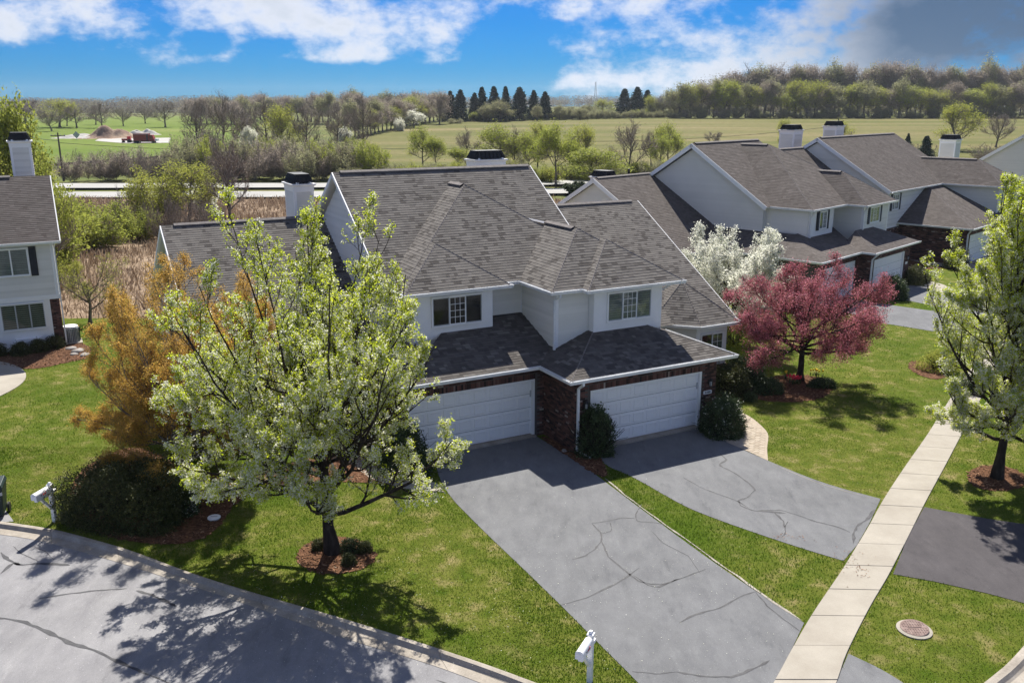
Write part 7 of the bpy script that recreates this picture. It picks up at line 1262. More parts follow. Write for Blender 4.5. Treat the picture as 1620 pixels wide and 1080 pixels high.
for (k, x, y, z, h, wd, lab, grp) in [('p', -36.1, 66.0, 0.0, 12.57, 3.82, 'tall yellow green poplar behind the left chimney', ''), ('g', -31.5, 60.0, 0.0, 8.75, 4.14, 'bright green tree right of the left chimney', ''), ('y', -36.9, 62.0, 0.0, 9.49, 4.5, 'yellow green tree cut by the left edge behind the left chimney', ''), ('G', -34.8, 64.0, 0.0, 6.1, 7.42, 'yellow green bush behind the roof of the left house', ''), ('G', -36.1, 76.1, 0.0, 4.56, 6.57, 'large yellow green bush before the highway, left', 'thicket between the reeds and the highway'), ('Y', -37.0, 73.4, 0.0, 3.42, 4.76, 'yellow bush beside the left roof above the reeds', 'thicket between the reeds and the highway'), ('G', -34.3, 81.3, 0.0, 3.25, 4.08, 'round light green bush among the bare thicket', 'thicket between the reeds and the highway'), ('Y', -31.3, 61.1, 0.0, 1.79, 2.66, 'low yellow bush in the reeds beside the left house', 'thicket between the reeds and the highway'), ('Y', -37.6, 94.1, 0.0, 5.81, 7.39, 'yellow budding bush before the highway', 'thicket between the reeds and the highway'), ('y', -33.9, 93.1, 0.0, 6.65, 7.97, 'broad yellow budding tree before the highway', 'thicket between the reeds and the highway'), ('B', -36.3, 81.3, 0.0, 4.5, 3.21, '# of the leafless brown shrubs standing before the highway', 'thicket between the reeds and the highway'), ('B', -36.3, 83.8, 0.0, 3.69, 2.4, '# of the leafless brown shrubs standing before the highway', 'thicket between the reeds and the highway'), ('B', -31.1, 79.0, 0.0, 5.16, 3.4, '# of the leafless brown shrubs standing before the highway', 'thicket between the reeds and the highway'), ('B', -30.1, 79.8, 0.0, 4.65, 2.58, '# of the leafless brown shrubs standing before the highway', 'thicket between the reeds and the highway'), ('B', -28.4, 77.5, 0.0, 4.53, 2.79, '# of the leafless brown shrubs standing before the highway', 'thicket between the reeds and the highway'), ('B', -27.4, 80.5, 0.0, 4.58, 3.47, '# of the leafless brown shrubs standing before the highway', 'thicket between the reeds and the highway'), ('B', -28.7, 82.1, 0.0, 3.85, 2.36, '# of the leafless brown shrubs standing before the highway', 'thicket between the reeds and the highway'), ('B', -27.5, 83.8, 0.0, 3.1, 2.4, '# of the leafless brown shrubs standing before the highway', 'thicket between the reeds and the highway'), ('B', -33.6, 82.1, 0.0, 3.56, 2.36, '# of the leafless brown shrubs standing before the highway', 'thicket between the reeds and the highway'), ('b', -28.7, 90.1, 0.0, 9.64, 6.11, 'tall leafless tree standing before the highway left of the chimney', 'thicket between the reeds and the highway'), ('F', -33.3, 96.8, 0.0, 4.09, 2.48, 'small white blossoming bush by the highway', 'thicket between the reeds and the highway'), ('R', -71.7, 145.6, 0.0, 4.62, 5.34, '# from the left of the brown thicket shrubs beyond the highway', 'row of scrub beyond the highway'), ('B', -70.5, 149.4, 0.0, 5.66, 5.79, '# from the left of the brown thicket shrubs beyond the highway', 'row of scrub beyond the highway'), ('R', -66.5, 146.8, 0.0, 5.26, 6.0, '# from the left of the brown thicket shrubs beyond the highway', 'row of scrub beyond the highway'), ('O', -66.4, 150.7, 0.0, 4.57, 6.48, '# from the left of the brown thicket shrubs beyond the highway', 'row of scrub beyond the highway'), ('R', -62.3, 148.1, 0.0, 5.91, 6.68, '# from the left of the brown thicket shrubs beyond the highway', 'row of scrub beyond the highway'), ('B', -58.4, 145.6, 0.0, 5.52, 5.44, '# from the left of the brown thicket shrubs beyond the highway', 'row of scrub beyond the highway'), ('R', -58.1, 149.4, 0.0, 4.84, 5.9, '# from the left of the brown thicket shrubs beyond the highway', 'row of scrub beyond the highway'), ('O', -54.2, 146.8, 0.0, 6.16, 6.11, '# from the left of the brown thicket shrubs beyond the highway', 'row of scrub beyond the highway'), ('R', -52.7, 150.7, 0.0, 5.5, 6.58, '# from the left of the brown thicket shrubs beyond the highway', 'row of scrub beyond the highway'), ('B', -50.0, 148.1, 0.0, 5.1, 6.79, '# from the left of the brown thicket shrubs beyond the highway', 'row of scrub beyond the highway'), ('R', -46.3, 145.6, 0.0, 4.72, 5.54, '# from the left of the brown thicket shrubs beyond the highway', 'row of scrub beyond the highway'), ('O', -45.7, 149.4, 0.0, 5.76, 6.0, '# from the left of the brown thicket shrubs beyond the highway', 'row of scrub beyond the highway'), ('R', -42.0, 146.8, 0.0, 5.36, 6.21, '# from the left of the brown thicket shrubs beyond the highway', 'row of scrub beyond the highway'), ('B', -40.1, 150.7, 0.0, 4.68, 6.69, '# from the left of the brown thicket shrubs beyond the highway', 'row of scrub beyond the highway'), ('R', -37.7, 148.1, 0.0, 6.01, 5.43, '# from the left of the brown thicket shrubs beyond the highway', 'row of scrub beyond the highway'), ('O', -34.2, 145.6, 0.0, 5.62, 5.65, '# from the left of the brown thicket shrubs beyond the highway', 'row of scrub beyond the highway'), ('R', -32.1, 149.4, 0.0, 4.94, 6.11, '# from the left of the brown thicket shrubs beyond the highway', 'row of scrub beyond the highway'), ('R', -56.9, 149.4, 0.0, 5.45, 5.69, '# from the left of the greyer shrubs beyond the highway', 'row of scrub beyond the highway'), ('O', -55.2, 152.0, 0.0, 7.71, 5.78, '# from the left of the greyer shrubs beyond the highway', 'row of scrub beyond the highway'), ('R', -53.4, 154.7, 0.0, 7.53, 5.88, '# from the left of the greyer shrubs beyond the highway', 'row of scrub beyond the highway'), ('G', -50.3, 150.7, 0.0, 7.55, 5.73, '# from the left of the greyer shrubs beyond the highway', 'row of scrub beyond the highway'), ('R', -48.5, 153.4, 0.0, 7.36, 5.83, '# from the left of the greyer shrubs beyond the highway', 'row of scrub beyond the highway'), ('O', -45.6, 149.4, 0.0, 7.38, 5.69, '# from the left of the greyer shrubs beyond the highway', 'row of scrub beyond the highway'), ('R', -43.7, 152.0, 0.0, 7.2, 5.78, '# from the left of the greyer shrubs beyond the highway', 'row of scrub beyond the highway'), ('G', -42.7, 154.7, 0.0, 7.01, 5.88, '# from the left of the greyer shrubs beyond the highway', 'row of scrub beyond the highway'), ('R', -39.0, 150.7, 0.0, 7.04, 5.73, '# from the left of the greyer shrubs beyond the highway', 'row of scrub beyond the highway'), ('O', -37.9, 153.4, 0.0, 6.84, 5.83, '# from the left of the greyer shrubs beyond the highway', 'row of scrub beyond the highway'), ('R', -34.3, 149.4, 0.0, 6.88, 5.69, '# from the left of the greyer shrubs beyond the highway', 'row of scrub beyond the highway'), ('G', -32.2, 152.0, 0.0, 6.68, 5.78, '# from the left of the greyer shrubs beyond the highway', 'row of scrub beyond the highway'), ('R', -31.1, 154.7, 0.0, 6.48, 5.88, '# from the left of the greyer shrubs beyond the highway', 'row of scrub beyond the highway'), ('O', -27.6, 150.7, 0.0, 6.52, 5.73, '# from the left of the greyer shrubs beyond the highway', 'row of scrub beyond the highway'), ('R', -26.4, 153.4, 0.0, 6.32, 5.83, '# from the left of the greyer shrubs beyond the highway', 'row of scrub beyond the highway'), ('G', -23.1, 149.4, 0.0, 6.37, 5.69, '# from the left of the greyer shrubs beyond the highway', 'row of scrub beyond the highway'), ('b', -59.3, 171.6, 0.0, 13.71, 8.44, 'gnarled dark leafless tree with a forked trunk in the scrub', 'trees beyond the highway'), ('b', -58.5, 182.0, 0.02, 14.03, 11.5, 'broad leafless tree beside the forked dark one', 'trees beyond the highway'), ('f', -52.7, 182.0, 0.03, 7.7, 3.83, 'whitish budding tree in the scrub', 'trees beyond the highway'), ('b', -52.7, 195.1, 0.11, 13.84, 12.31, 'leafless tree left of the yellow budding one', 'trees beyond the highway'), ('y', -45.8, 182.0, 0.03, 12.22, 8.95, 'yellow green budding tree rising from the scrub', 'trees beyond the highway'), ('b', -40.6, 182.0, 0.03, 12.58, 10.22, 'leafless tree with leaning forked trunk right of the yellow one', 'trees beyond the highway'), ('b', -36.9, 195.0, 0.11, 11.89, 9.57, 'leafless tree at the left corner of the field', 'trees beyond the highway'), ('b', -61.1, 205.2, 0.19, 12.76, 11.5, 'leafless tree behind the whitish budding one', 'trees beyond the highway'), ('b', -37.2, 226.5, 0.53, 13.73, 11.09, 'leafless tree on the edge of the field', 'trees beyond the highway'), ('G', -33.2, 189.3, 0.07, 5.57, 7.97, 'green bush at the left corner of the field', 'trees beyond the highway'), ('G', -35.0, 171.6, 0.0, 5.06, 7.24, 'green bush behind the chimney of the low wing', 'trees beyond the highway'), ('y', -26.5, 171.6, 0.0, 5.06, 4.82, 'small yellow tree behind the main roof ridge', 'trees beyond the highway'), ('o', -50.8, 287.2, 1.76, 11.2, 8.8, '# tree from the left in the line climbing the field side', 'line of trees up the left side of the field'), ('r', -50.3, 291.3, 1.86, 10.65, 8.93, '# tree from the left in the line climbing the field side', 'line of trees up the left side of the field'), ('b', -49.7, 295.4, 1.97, 10.09, 9.05, '# tree from the left in the line climbing the field side', 'line of trees up the left side of the field'), ('o', -49.1, 299.7, 2.08, 9.52, 9.18, '# tree from the left in the line climbing the field side', 'line of trees up the left side of the field'), ('y', -48.5, 304.1, 2.19, 8.92, 9.31, '# tree from the left in the line climbing the field side', 'line of trees up the left side of the field'), ('r', -47.9, 308.6, 2.31, 8.31, 9.45, '# tree from the left in the line climbing the field side', 'line of trees up the left side of the field'), ('o', -47.2, 313.2, 2.43, 11.01, 9.59, '# tree from the left in the line climbing the field side', 'line of trees up the left side of the field'), ('r', -46.6, 317.9, 2.55, 10.41, 9.73, '# tree from the left in the line climbing the field side', 'line of trees up the left side of the field'), ('b', -45.9, 322.8, 2.68, 9.8, 9.88, '# tree from the left in the line climbing the field side', 'line of trees up the left side of the field'), ('o', -45.2, 327.8, 2.81, 9.16, 10.03, '# tree from the left in the line climbing the field side', 'line of trees up the left side of the field'), ('y', -44.4, 333.1, 2.94, 8.5, 10.18, '# tree from the left in the line climbing the field side', 'line of trees up the left side of the field'), ('r', -43.7, 338.5, 3.08, 11.43, 10.35, '# tree from the left in the line climbing the field side', 'line of trees up the left side of the field'), ('o', -42.9, 344.1, 3.23, 10.79, 10.52, '# tree from the left in the line climbing the field side', 'line of trees up the left side of the field'), ('r', -42.1, 350.0, 3.37, 10.13, 10.69, '# tree from the left in the line climbing the field side', 'line of trees up the left side of the field'), ('b', -41.3, 356.1, 3.52, 9.45, 10.88, '# tree from the left in the line climbing the field side', 'line of trees up the left side of the field'), ('o', -40.5, 362.6, 3.67, 8.75, 11.08, '# tree from the left in the line climbing the field side', 'line of trees up the left side of the field'), ('y', -39.7, 369.5, 3.83, 11.96, 11.28, '# tree from the left in the line climbing the field side', 'line of trees up the left side of the field'), ('r', -38.9, 376.9, 3.98, 11.29, 11.51, '# tree from the left in the line climbing the field side', 'line of trees up the left side of the field'), ('o', -38.0, 384.8, 4.14, 10.6, 11.75, '# tree from the left in the line climbing the field side', 'line of trees up the left side of the field'), ('r', -37.2, 393.5, 4.29, 9.9, 12.01, '# tree from the left in the line climbing the field side', 'line of trees up the left side of the field'), ('b', -36.4, 403.3, 4.44, 9.17, 12.3, '# tree from the left in the line climbing the field side', 'line of trees up the left side of the field'), ('o', -35.6, 414.7, 4.57, 8.44, 12.65, '# tree from the left in the line climbing the field side', 'line of trees up the left side of the field'), ('y', -35.0, 428.9, 4.68, 12.25, 13.08, '# tree from the left in the line climbing the field side', 'line of trees up the left side of the field'), ('r', -34.7, 449.3, 4.71, 11.76, 13.7, '# tree from the left in the line climbing the field side', 'line of trees up the left side of the field'), ('f', -36.9, 342.3, 3.27, 6.44, 8.08, 'white blossoming tree at the upper left corner of the field', ''), ('F', -48.6, 262.6, 1.2, 4.63, 4.4, 'white flowering bush left of the field', ''), ('F', -39.8, 321.4, 2.72, 4.77, 4.02, 'small white bush in the tree line', ''), ('b', -187.0, 351.8, 2.56, 12.49, 22.0, 'broad reddish leafless tree left in the park', 'park trees on the green rise'), ('y', -183.4, 369.3, 2.83, 11.87, 17.96, 'yellow budding park tree', 'park trees on the green rise'), ('b', -170.2, 336.3, 2.29, 9.04, 10.52, 'leaning park tree with bare crown', 'park trees on the green rise'), ('b', -187.1, 382.8, 3.02, 8.98, 9.04, 'bare park tree left of the round one', 'park trees on the green rise'), ('b', -173.6, 363.2, 2.74, 9.26, 13.12, 'round leafless park tree on the knoll', 'park trees on the green rise'), ('b', -181.9, 398.2, 3.19, 9.34, 9.95, 'bare park tree right of the knoll', 'park trees on the green rise'), ('b', -163.5, 363.2, 2.74, 10.47, 12.11, 'tall leafless park tree before the heap', 'park trees on the green rise'), ('b', -163.4, 382.8, 3.02, 8.98, 10.1, 'small bare park tree behind the earth heap', 'park trees on the green rise'), ('b', -140.6, 369.3, 2.83, 10.89, 14.37, 'bare park tree right of the truck', 'park trees on the green rise'), ('b', -195.6, 351.8, 2.56, 8.27, 12.22, 'bare park tree at the left edge', 'park trees on the green rise'), ('b', -167.8, 416.9, 3.34, 8.94, 9.83, 'distant bare park tree', 'park trees on the green rise'), ('s', -26.7, 397.4, 4.55, 13.26, 7.16, 'leftmost spruce of the dark row on the field edge', 'dark spruces on the field edge'), ('s', -22.2, 394.7, 4.6, 13.69, 7.66, 'second spruce of the dark row', 'dark spruces on the field edge'), ('s', -16.3, 399.4, 4.78, 12.26, 6.65, 'short third spruce of the dark row', 'dark spruces on the field edge'), ('s', -13.0, 397.4, 4.81, 14.57, 7.16, 'fourth spruce of the dark row, taller', 'dark spruces on the field edge'), ('s', -7.7, 394.5, 4.87, 14.72, 8.21, 'fifth spruce of the dark row', 'dark spruces on the field edge'), ('s', -2.7, 392.0, 4.91, 14.62, 6.52, 'narrow sixth spruce of the dark row', 'dark spruces on the field edge'), ('s', 3.3, 396.6, 5.1, 14.27, 9.35, 'broadest spruce of the dark row', 'dark spruces on the field edge'), ('s', 9.5, 401.5, 5.28, 12.85, 6.68, 'spruce right of the broadest one', 'dark spruces on the field edge'), ('s', 14.4, 399.1, 5.32, 12.24, 7.19, 'rightmost spruce of the long dark row', 'dark spruces on the field edge'), ('s', 56.3, 459.4, 6.16, 13.46, 10.18, 'left spruce of the small group of three', 'dark spruces on the field edge'), ('s', 62.4, 457.4, 6.19, 14.31, 9.5, 'middle spruce of the small group of three', 'dark spruces on the field edge'), ('s', 67.3, 456.6, 6.2, 12.77, 8.85, 'right spruce of the small group of three', 'dark spruces on the field edge'), ('o', -5.4, 386.1, 4.76, 8.53, 13.39, '# greyish green tree of the line behind the field', 'tree line behind the field'), ('o', -10.8, 388.7, 4.71, 7.29, 8.09, '# greyish green tree of the line behind the field', 'tree line behind the field'), ('g', -16.3, 391.5, 4.66, 4.47, 4.34, '# greyish green tree of the line behind the field', 'tree line behind the field'), ('o', 10.7, 385.8, 5.02, 6.72, 5.35, '# greyish green tree of the line behind the field', 'tree line behind the field'), ('o', -29.9, 391.4, 4.4, 3.68, 5.43, '# greyish green tree of the line behind the field', 'tree line behind the field'), ('o', 20.6, 396.3, 5.37, 6.1, 8.24, '# greyish green tree of the line behind the field', 'tree line behind the field'), ('o', 26.5, 401.9, 5.54, 5.65, 9.47, '# greyish green tree of the line behind the field', 'tree line behind the field'), ('y', 41.6, 414.6, 5.9, 8.59, 10.34, '# greyish green tree of the line behind the field', 'tree line behind the field'), ('o', 33.9, 407.7, 5.72, 6.0, 9.6, '# greyish green tree of the line behind the field', 'tree line behind the field'), ('o', 66.9, 419.9, 6.1, 7.3, 11.63, '# greyish green tree of the line behind the field', 'tree line behind the field'), ('b', 69.8, 419.9, 6.1, 11.75, 9.89, '# greyish green tree of the line behind the field', 'tree line behind the field'), ('b', 75.0, 419.9, 6.1, 12.31, 9.89, '# greyish green tree of the line behind the field', 'tree line behind the field'), ('o', 77.1, 419.9, 6.1, 7.3, 12.79, '# greyish green tree of the line behind the field', 'tree line behind the field'), ('o', 29.4, 392.9, 5.42, 4.74, 8.17, '# greyish green tree of the line behind the field', 'tree line behind the field'), ('G', 58.3, 421.0, 6.09, 3.95, 8.75, '# greyish green tree of the line behind the field', 'tree line behind the field'), ('y', 64.0, 420.2, 6.1, 10.09, 8.73, '# greyish green tree of the line behind the field', 'tree line behind the field'), ('O', -23.4, 374.7, 4.22, 2.52, 6.76, '# greyish green tree of the line behind the field', 'tree line behind the field'), ('O', 17.1, 397.8, 5.34, 3.47, 4.41, '# from the left of the low bushes on the far field edge', 'bushes along the far field edge'), ('O', 19.4, 397.9, 5.38, 3.7, 4.41, '# from the left of the low bushes on the far field edge', 'bushes along the far field edge'), ('O', 21.8, 398.1, 5.42, 3.92, 4.41, '# from the left of the low bushes on the far field edge', 'bushes along the far field edge'), ('O', 24.2, 398.3, 5.45, 4.15, 4.42, '# from the left of the low bushes on the far field edge', 'bushes along the far field edge'), ('O', 26.5, 398.6, 5.49, 4.38, 4.42, '# from the left of the low bushes on the far field edge', 'bushes along the far field edge'), ('O', 28.9, 398.9, 5.53, 4.61, 4.42, '# from the left of the low bushes on the far field edge', 'bushes along the far field edge'), ('O', 31.3, 399.2, 5.56, 3.24, 4.43, '# from the left of the low bushes on the far field edge', 'bushes along the far field edge'), ('O', 33.6, 399.5, 5.6, 3.47, 4.43, '# from the left of the low bushes on the far field edge', 'bushes along the far field edge'), ('O', 36.0, 399.9, 5.63, 3.7, 4.43, '# from the left of the low bushes on the far field edge', 'bushes along the far field edge'), ('O', 38.4, 400.4, 5.66, 3.93, 4.44, '# from the left of the low bushes on the far field edge', 'bushes along the far field edge'), ('O', 40.8, 400.9, 5.7, 4.16, 4.44, '# from the left of the low bushes on the far field edge', 'bushes along the far field edge'), ('O', 43.2, 401.4, 5.73, 4.4, 4.45, '# from the left of the low bushes on the far field edge', 'bushes along the far field edge'), ('O', 45.7, 402.0, 5.76, 3.02, 4.46, '# from the left of the low bushes on the far field edge', 'bushes along the far field edge'), ('O', 48.1, 402.7, 5.79, 3.25, 4.46, '# from the left of the low bushes on the far field edge', 'bushes along the far field edge'), ('O', 50.6, 403.4, 5.82, 3.49, 4.47, '# from the left of the low bushes on the far field edge', 'bushes along the far field edge'), ('O', 53.1, 404.2, 5.85, 3.72, 4.48, '# from the left of the low bushes on the far field edge', 'bushes along the far field edge'), ('O', 55.6, 405.0, 5.87, 3.96, 4.49, '# from the left of the low bushes on the far field edge', 'bushes along the far field edge'), ('O', 58.1, 405.9, 5.9, 4.2, 4.5, '# from the left of the low bushes on the far field edge', 'bushes along the far field edge'), ('O', 60.6, 407.0, 5.93, 2.81, 4.51, '# from the left of the low bushes on the far field edge', 'bushes along the far field edge'), ('O', 63.2, 408.1, 5.95, 3.05, 4.52, '# from the left of the low bushes on the far field edge', 'bushes along the far field edge'), ('O', 65.8, 409.3, 5.97, 3.29, 4.54, '# from the left of the low bushes on the far field edge', 'bushes along the far field edge'), ('O', 68.4, 410.7, 6.0, 3.54, 4.55, '# from the left of the low bushes on the far field edge', 'bushes along the far field edge'), ('O', 71.1, 412.2, 6.02, 3.78, 4.57, '# from the left of the low bushes on the far field edge', 'bushes along the far field edge'), ('O', 73.8, 413.7, 6.04, 4.03, 4.58, '# from the left of the low bushes on the far field edge', 'bushes along the far field edge'), ('O', 76.5, 415.3, 6.05, 2.62, 4.6, '# from the left of the low bushes on the far field edge', 'bushes along the far field edge'), ('O', 79.3, 417.0, 6.07, 2.86, 4.62, '# from the left of the low bushes on the far field edge', 'bushes along the far field edge'), ('g', -17.1, 171.6, 0.0, 7.97, 6.27, 'slender green tree with two stems at the foot of the field', 'trees along the foot of the field'), ('g', -13.9, 165.1, 0.0, 6.45, 4.64, 'green tree beside the two stemmed one', 'trees along the foot of the field'), ('b', -9.0, 171.6, 0.0, 7.74, 6.51, 'dark stemmed leafless tree at the foot of the field', 'trees along the foot of the field'), ('g', -9.3, 160.5, 0.0, 4.75, 5.2, 'low green tree behind the roof ridge', 'trees along the foot of the field'), ('g', -2.3, 165.1, 0.0, 8.57, 8.13, 'spreading pale green tree left of the willow', 'trees along the foot of the field'), ('b', 0.2, 165.1, 0.0, 8.13, 6.97, 'leafless tree amid the green ones', 'trees along the foot of the field'), ('g', 3.0, 162.0, 0.0, 7.65, 6.38, 'green tree directly behind the second chimney', 'trees along the foot of the field'), ('y', 4.6, 165.1, 0.0, 9.02, 5.81, 'thin budding tree left of the willow', 'trees along the foot of the field'), ('w', 6.8, 138.6, 0.0, 9.31, 7.63, 'bright green willow behind the highway gap', 'trees along the foot of the field'), ('y', 11.9, 156.1, 0.0, 8.76, 6.6, 'sparse green tree right of the willow', 'trees along the foot of the field'), ('w', 12.0, 132.2, 0.0, 6.03, 10.27, 'golden green weeping willow right of the highway gap', 'trees along the foot of the field'), ('b', 19.3, 150.7, 0.0, 9.68, 9.34, 'tan leafless tree with a forked trunk', 'trees along the foot of the field'), ('g', 31.3, 181.9, 0.03, 8.43, 6.9, 'bright green tree left of the far gable', 'trees along the foot of the field'), ('b', 28.1, 181.9, 0.03, 7.94, 5.11, 'bare tree beside the bright green one', 'trees along the foot of the field'), ('g', 28.3, 171.6, 0.0, 6.81, 4.82, 'low green tree by the far gable', 'trees along the foot of the field'), ('b', 53.7, 241.8, 1.07, 4.6, 5.74, 'small bare tree in front of the field', 'trees along the foot of the field'), ('y', 69.6, 232.7, 0.85, 7.88, 4.23, 'slim budding tree left of the far chimneys', 'trees along the foot of the field'), ('y', 80.7, 224.1, 0.65, 7.6, 7.52, 'yellow budding tree between the far chimneys', 'trees along the foot of the field'), ('y', 112.1, 228.4, 0.74, 11.71, 11.49, 'spreading budding tree behind the far right chimney', 'trees along the foot of the field'), ('b', 126.7, 237.1, 0.96, 10.25, 9.28, 'dark leafless tree near the right edge', 'trees along the foot of the field'), ('s', 88.1, 192.6, 0.12, 5.53, 3.78, 'small dark spruce behind the far roofs', 'trees along the foot of the field'), ('s', 92.5, 211.8, 0.4, 5.2, 2.08, 'small spruce tip behind the far roof ridge', 'trees along the foot of the field'), ('B', 90.0, 200.1, 0.21, 4.11, 8.41, 'brown leafless bush behind the far roof', 'trees along the foot of the field'), ('B', 105.2, 200.1, 0.21, 4.11, 9.82, 'reddish brown bush behind the far right chimney', 'trees along the foot of the field'), ('B', 105.4, 192.6, 0.12, 3.96, 8.11, 'brown bush behind the rightmost gable', 'trees along the foot of the field'), ('O', -25.8, 143.2, 0.0, 2.58, 4.04, '# from the left of the green bushes at the field foot', 'bushes at the foot of the field'), ('G', -25.0, 149.4, 0.0, 2.28, 4.95, '# from the left of the green bushes at the field foot', 'bushes at the foot of the field'), ('Y', -23.0, 148.1, 0.0, 2.46, 4.18, '# from the left of the green bushes at the field foot', 'bushes at the foot of the field'), ('O', -21.0, 146.8, 0.0, 2.64, 4.87, '# from the left of the green bushes at the field foot', 'bushes at the foot of the field'), ('O', -19.0, 145.6, 0.0, 2.82, 4.11, '# from the left of the green bushes at the field foot', 'bushes at the foot of the field'), ('G', -17.1, 144.4, 0.0, 3.0, 4.79, '# from the left of the green bushes at the field foot', 'bushes at the foot of the field'), ('Y', -15.2, 143.2, 0.0, 3.17, 4.04, '# from the left of the green bushes at the field foot', 'bushes at the foot of the field'), ('O', -13.9, 149.4, 0.0, 2.89, 4.95, '# from the left of the green bushes at the field foot', 'bushes at the foot of the field'), ('O', -12.0, 148.1, 0.0, 3.07, 4.18, '# from the left of the green bushes at the field foot', 'bushes at the foot of the field'), ('G', -10.1, 146.8, 0.0, 3.25, 4.87, '# from the left of the green bushes at the field foot', 'bushes at the foot of the field'), ('Y', -8.2, 145.6, 0.0, 3.43, 4.11, '# from the left of the green bushes at the field foot', 'bushes at the foot of the field'), ('O', -6.4, 144.4, 0.0, 3.6, 4.79, '# from the left of the green bushes at the field foot', 'bushes at the foot of the field'), ('O', -4.5, 143.2, 0.0, 3.76, 4.04, '# from the left of the green bushes at the field foot', 'bushes at the foot of the field'), ('G', -2.9, 149.4, 0.0, 3.51, 4.95, '# from the left of the green bushes at the field foot', 'bushes at the foot of the field'), ('Y', -1.0, 148.1, 0.0, 3.68, 4.18, '# from the left of the green bushes at the field foot', 'bushes at the foot of the field'), ('O', 0.8, 146.8, 0.0, 3.86, 4.87, '# from the left of the green bushes at the field foot', 'bushes at the foot of the field'), ('O', 2.6, 145.6, 0.0, 2.42, 4.11, '# from the left of the green bushes at the field foot', 'bushes at the foot of the field'), ('G', 4.3, 144.4, 0.0, 2.6, 4.79, '# from the left of the green bushes at the field foot', 'bushes at the foot of the field'), ('Y', 6.1, 143.2, 0.0, 2.78, 4.04, '# from the left of the green bushes at the field foot', 'bushes at the foot of the field'), ('O', 8.2, 149.4, 0.0, 2.48, 4.95, '# from the left of the green bushes at the field foot', 'bushes at the foot of the field'), ('O', 9.9, 148.1, 0.0, 2.67, 4.18, '# from the left of the green bushes at the field foot', 'bushes at the foot of the field'), ('G', 11.6, 146.8, 0.0, 2.85, 4.87, '# from the left of the green bushes at the field foot', 'bushes at the foot of the field'), ('Y', 13.3, 145.6, 0.0, 3.02, 4.11, '# from the left of the green bushes at the field foot', 'bushes at the foot of the field'), ('O', 15.0, 144.4, 0.0, 3.2, 4.79, '# from the left of the green bushes at the field foot', 'bushes at the foot of the field'), ('O', 16.7, 143.2, 0.0, 3.37, 4.04, '# from the left of the green bushes at the field foot', 'bushes at the foot of the field'), ('G', 19.2, 149.4, 0.0, 3.1, 4.95, '# from the left of the green bushes at the field foot', 'bushes at the foot of the field'), ('Y', 20.9, 148.1, 0.0, 3.28, 4.18, '# from the left of the green bushes at the field foot', 'bushes at the foot of the field'), ('O', 22.5, 146.8, 0.0, 3.45, 4.87, '# from the left of the green bushes at the field foot', 'bushes at the foot of the field'), ('O', 24.1, 145.6, 0.0, 3.63, 4.11, '# from the left of the green bushes at the field foot', 'bushes at the foot of the field'), ('G', 25.7, 144.4, 0.0, 3.79, 4.79, '# from the left of the green bushes at the field foot', 'bushes at the foot of the field'), ('D', 8.9, 124.5, 0.0, 1.91, 3.0, 'dark round bush beside the highway behind the small gable', '')]: stand(k, x, y, z, h, wd, lab, grp)
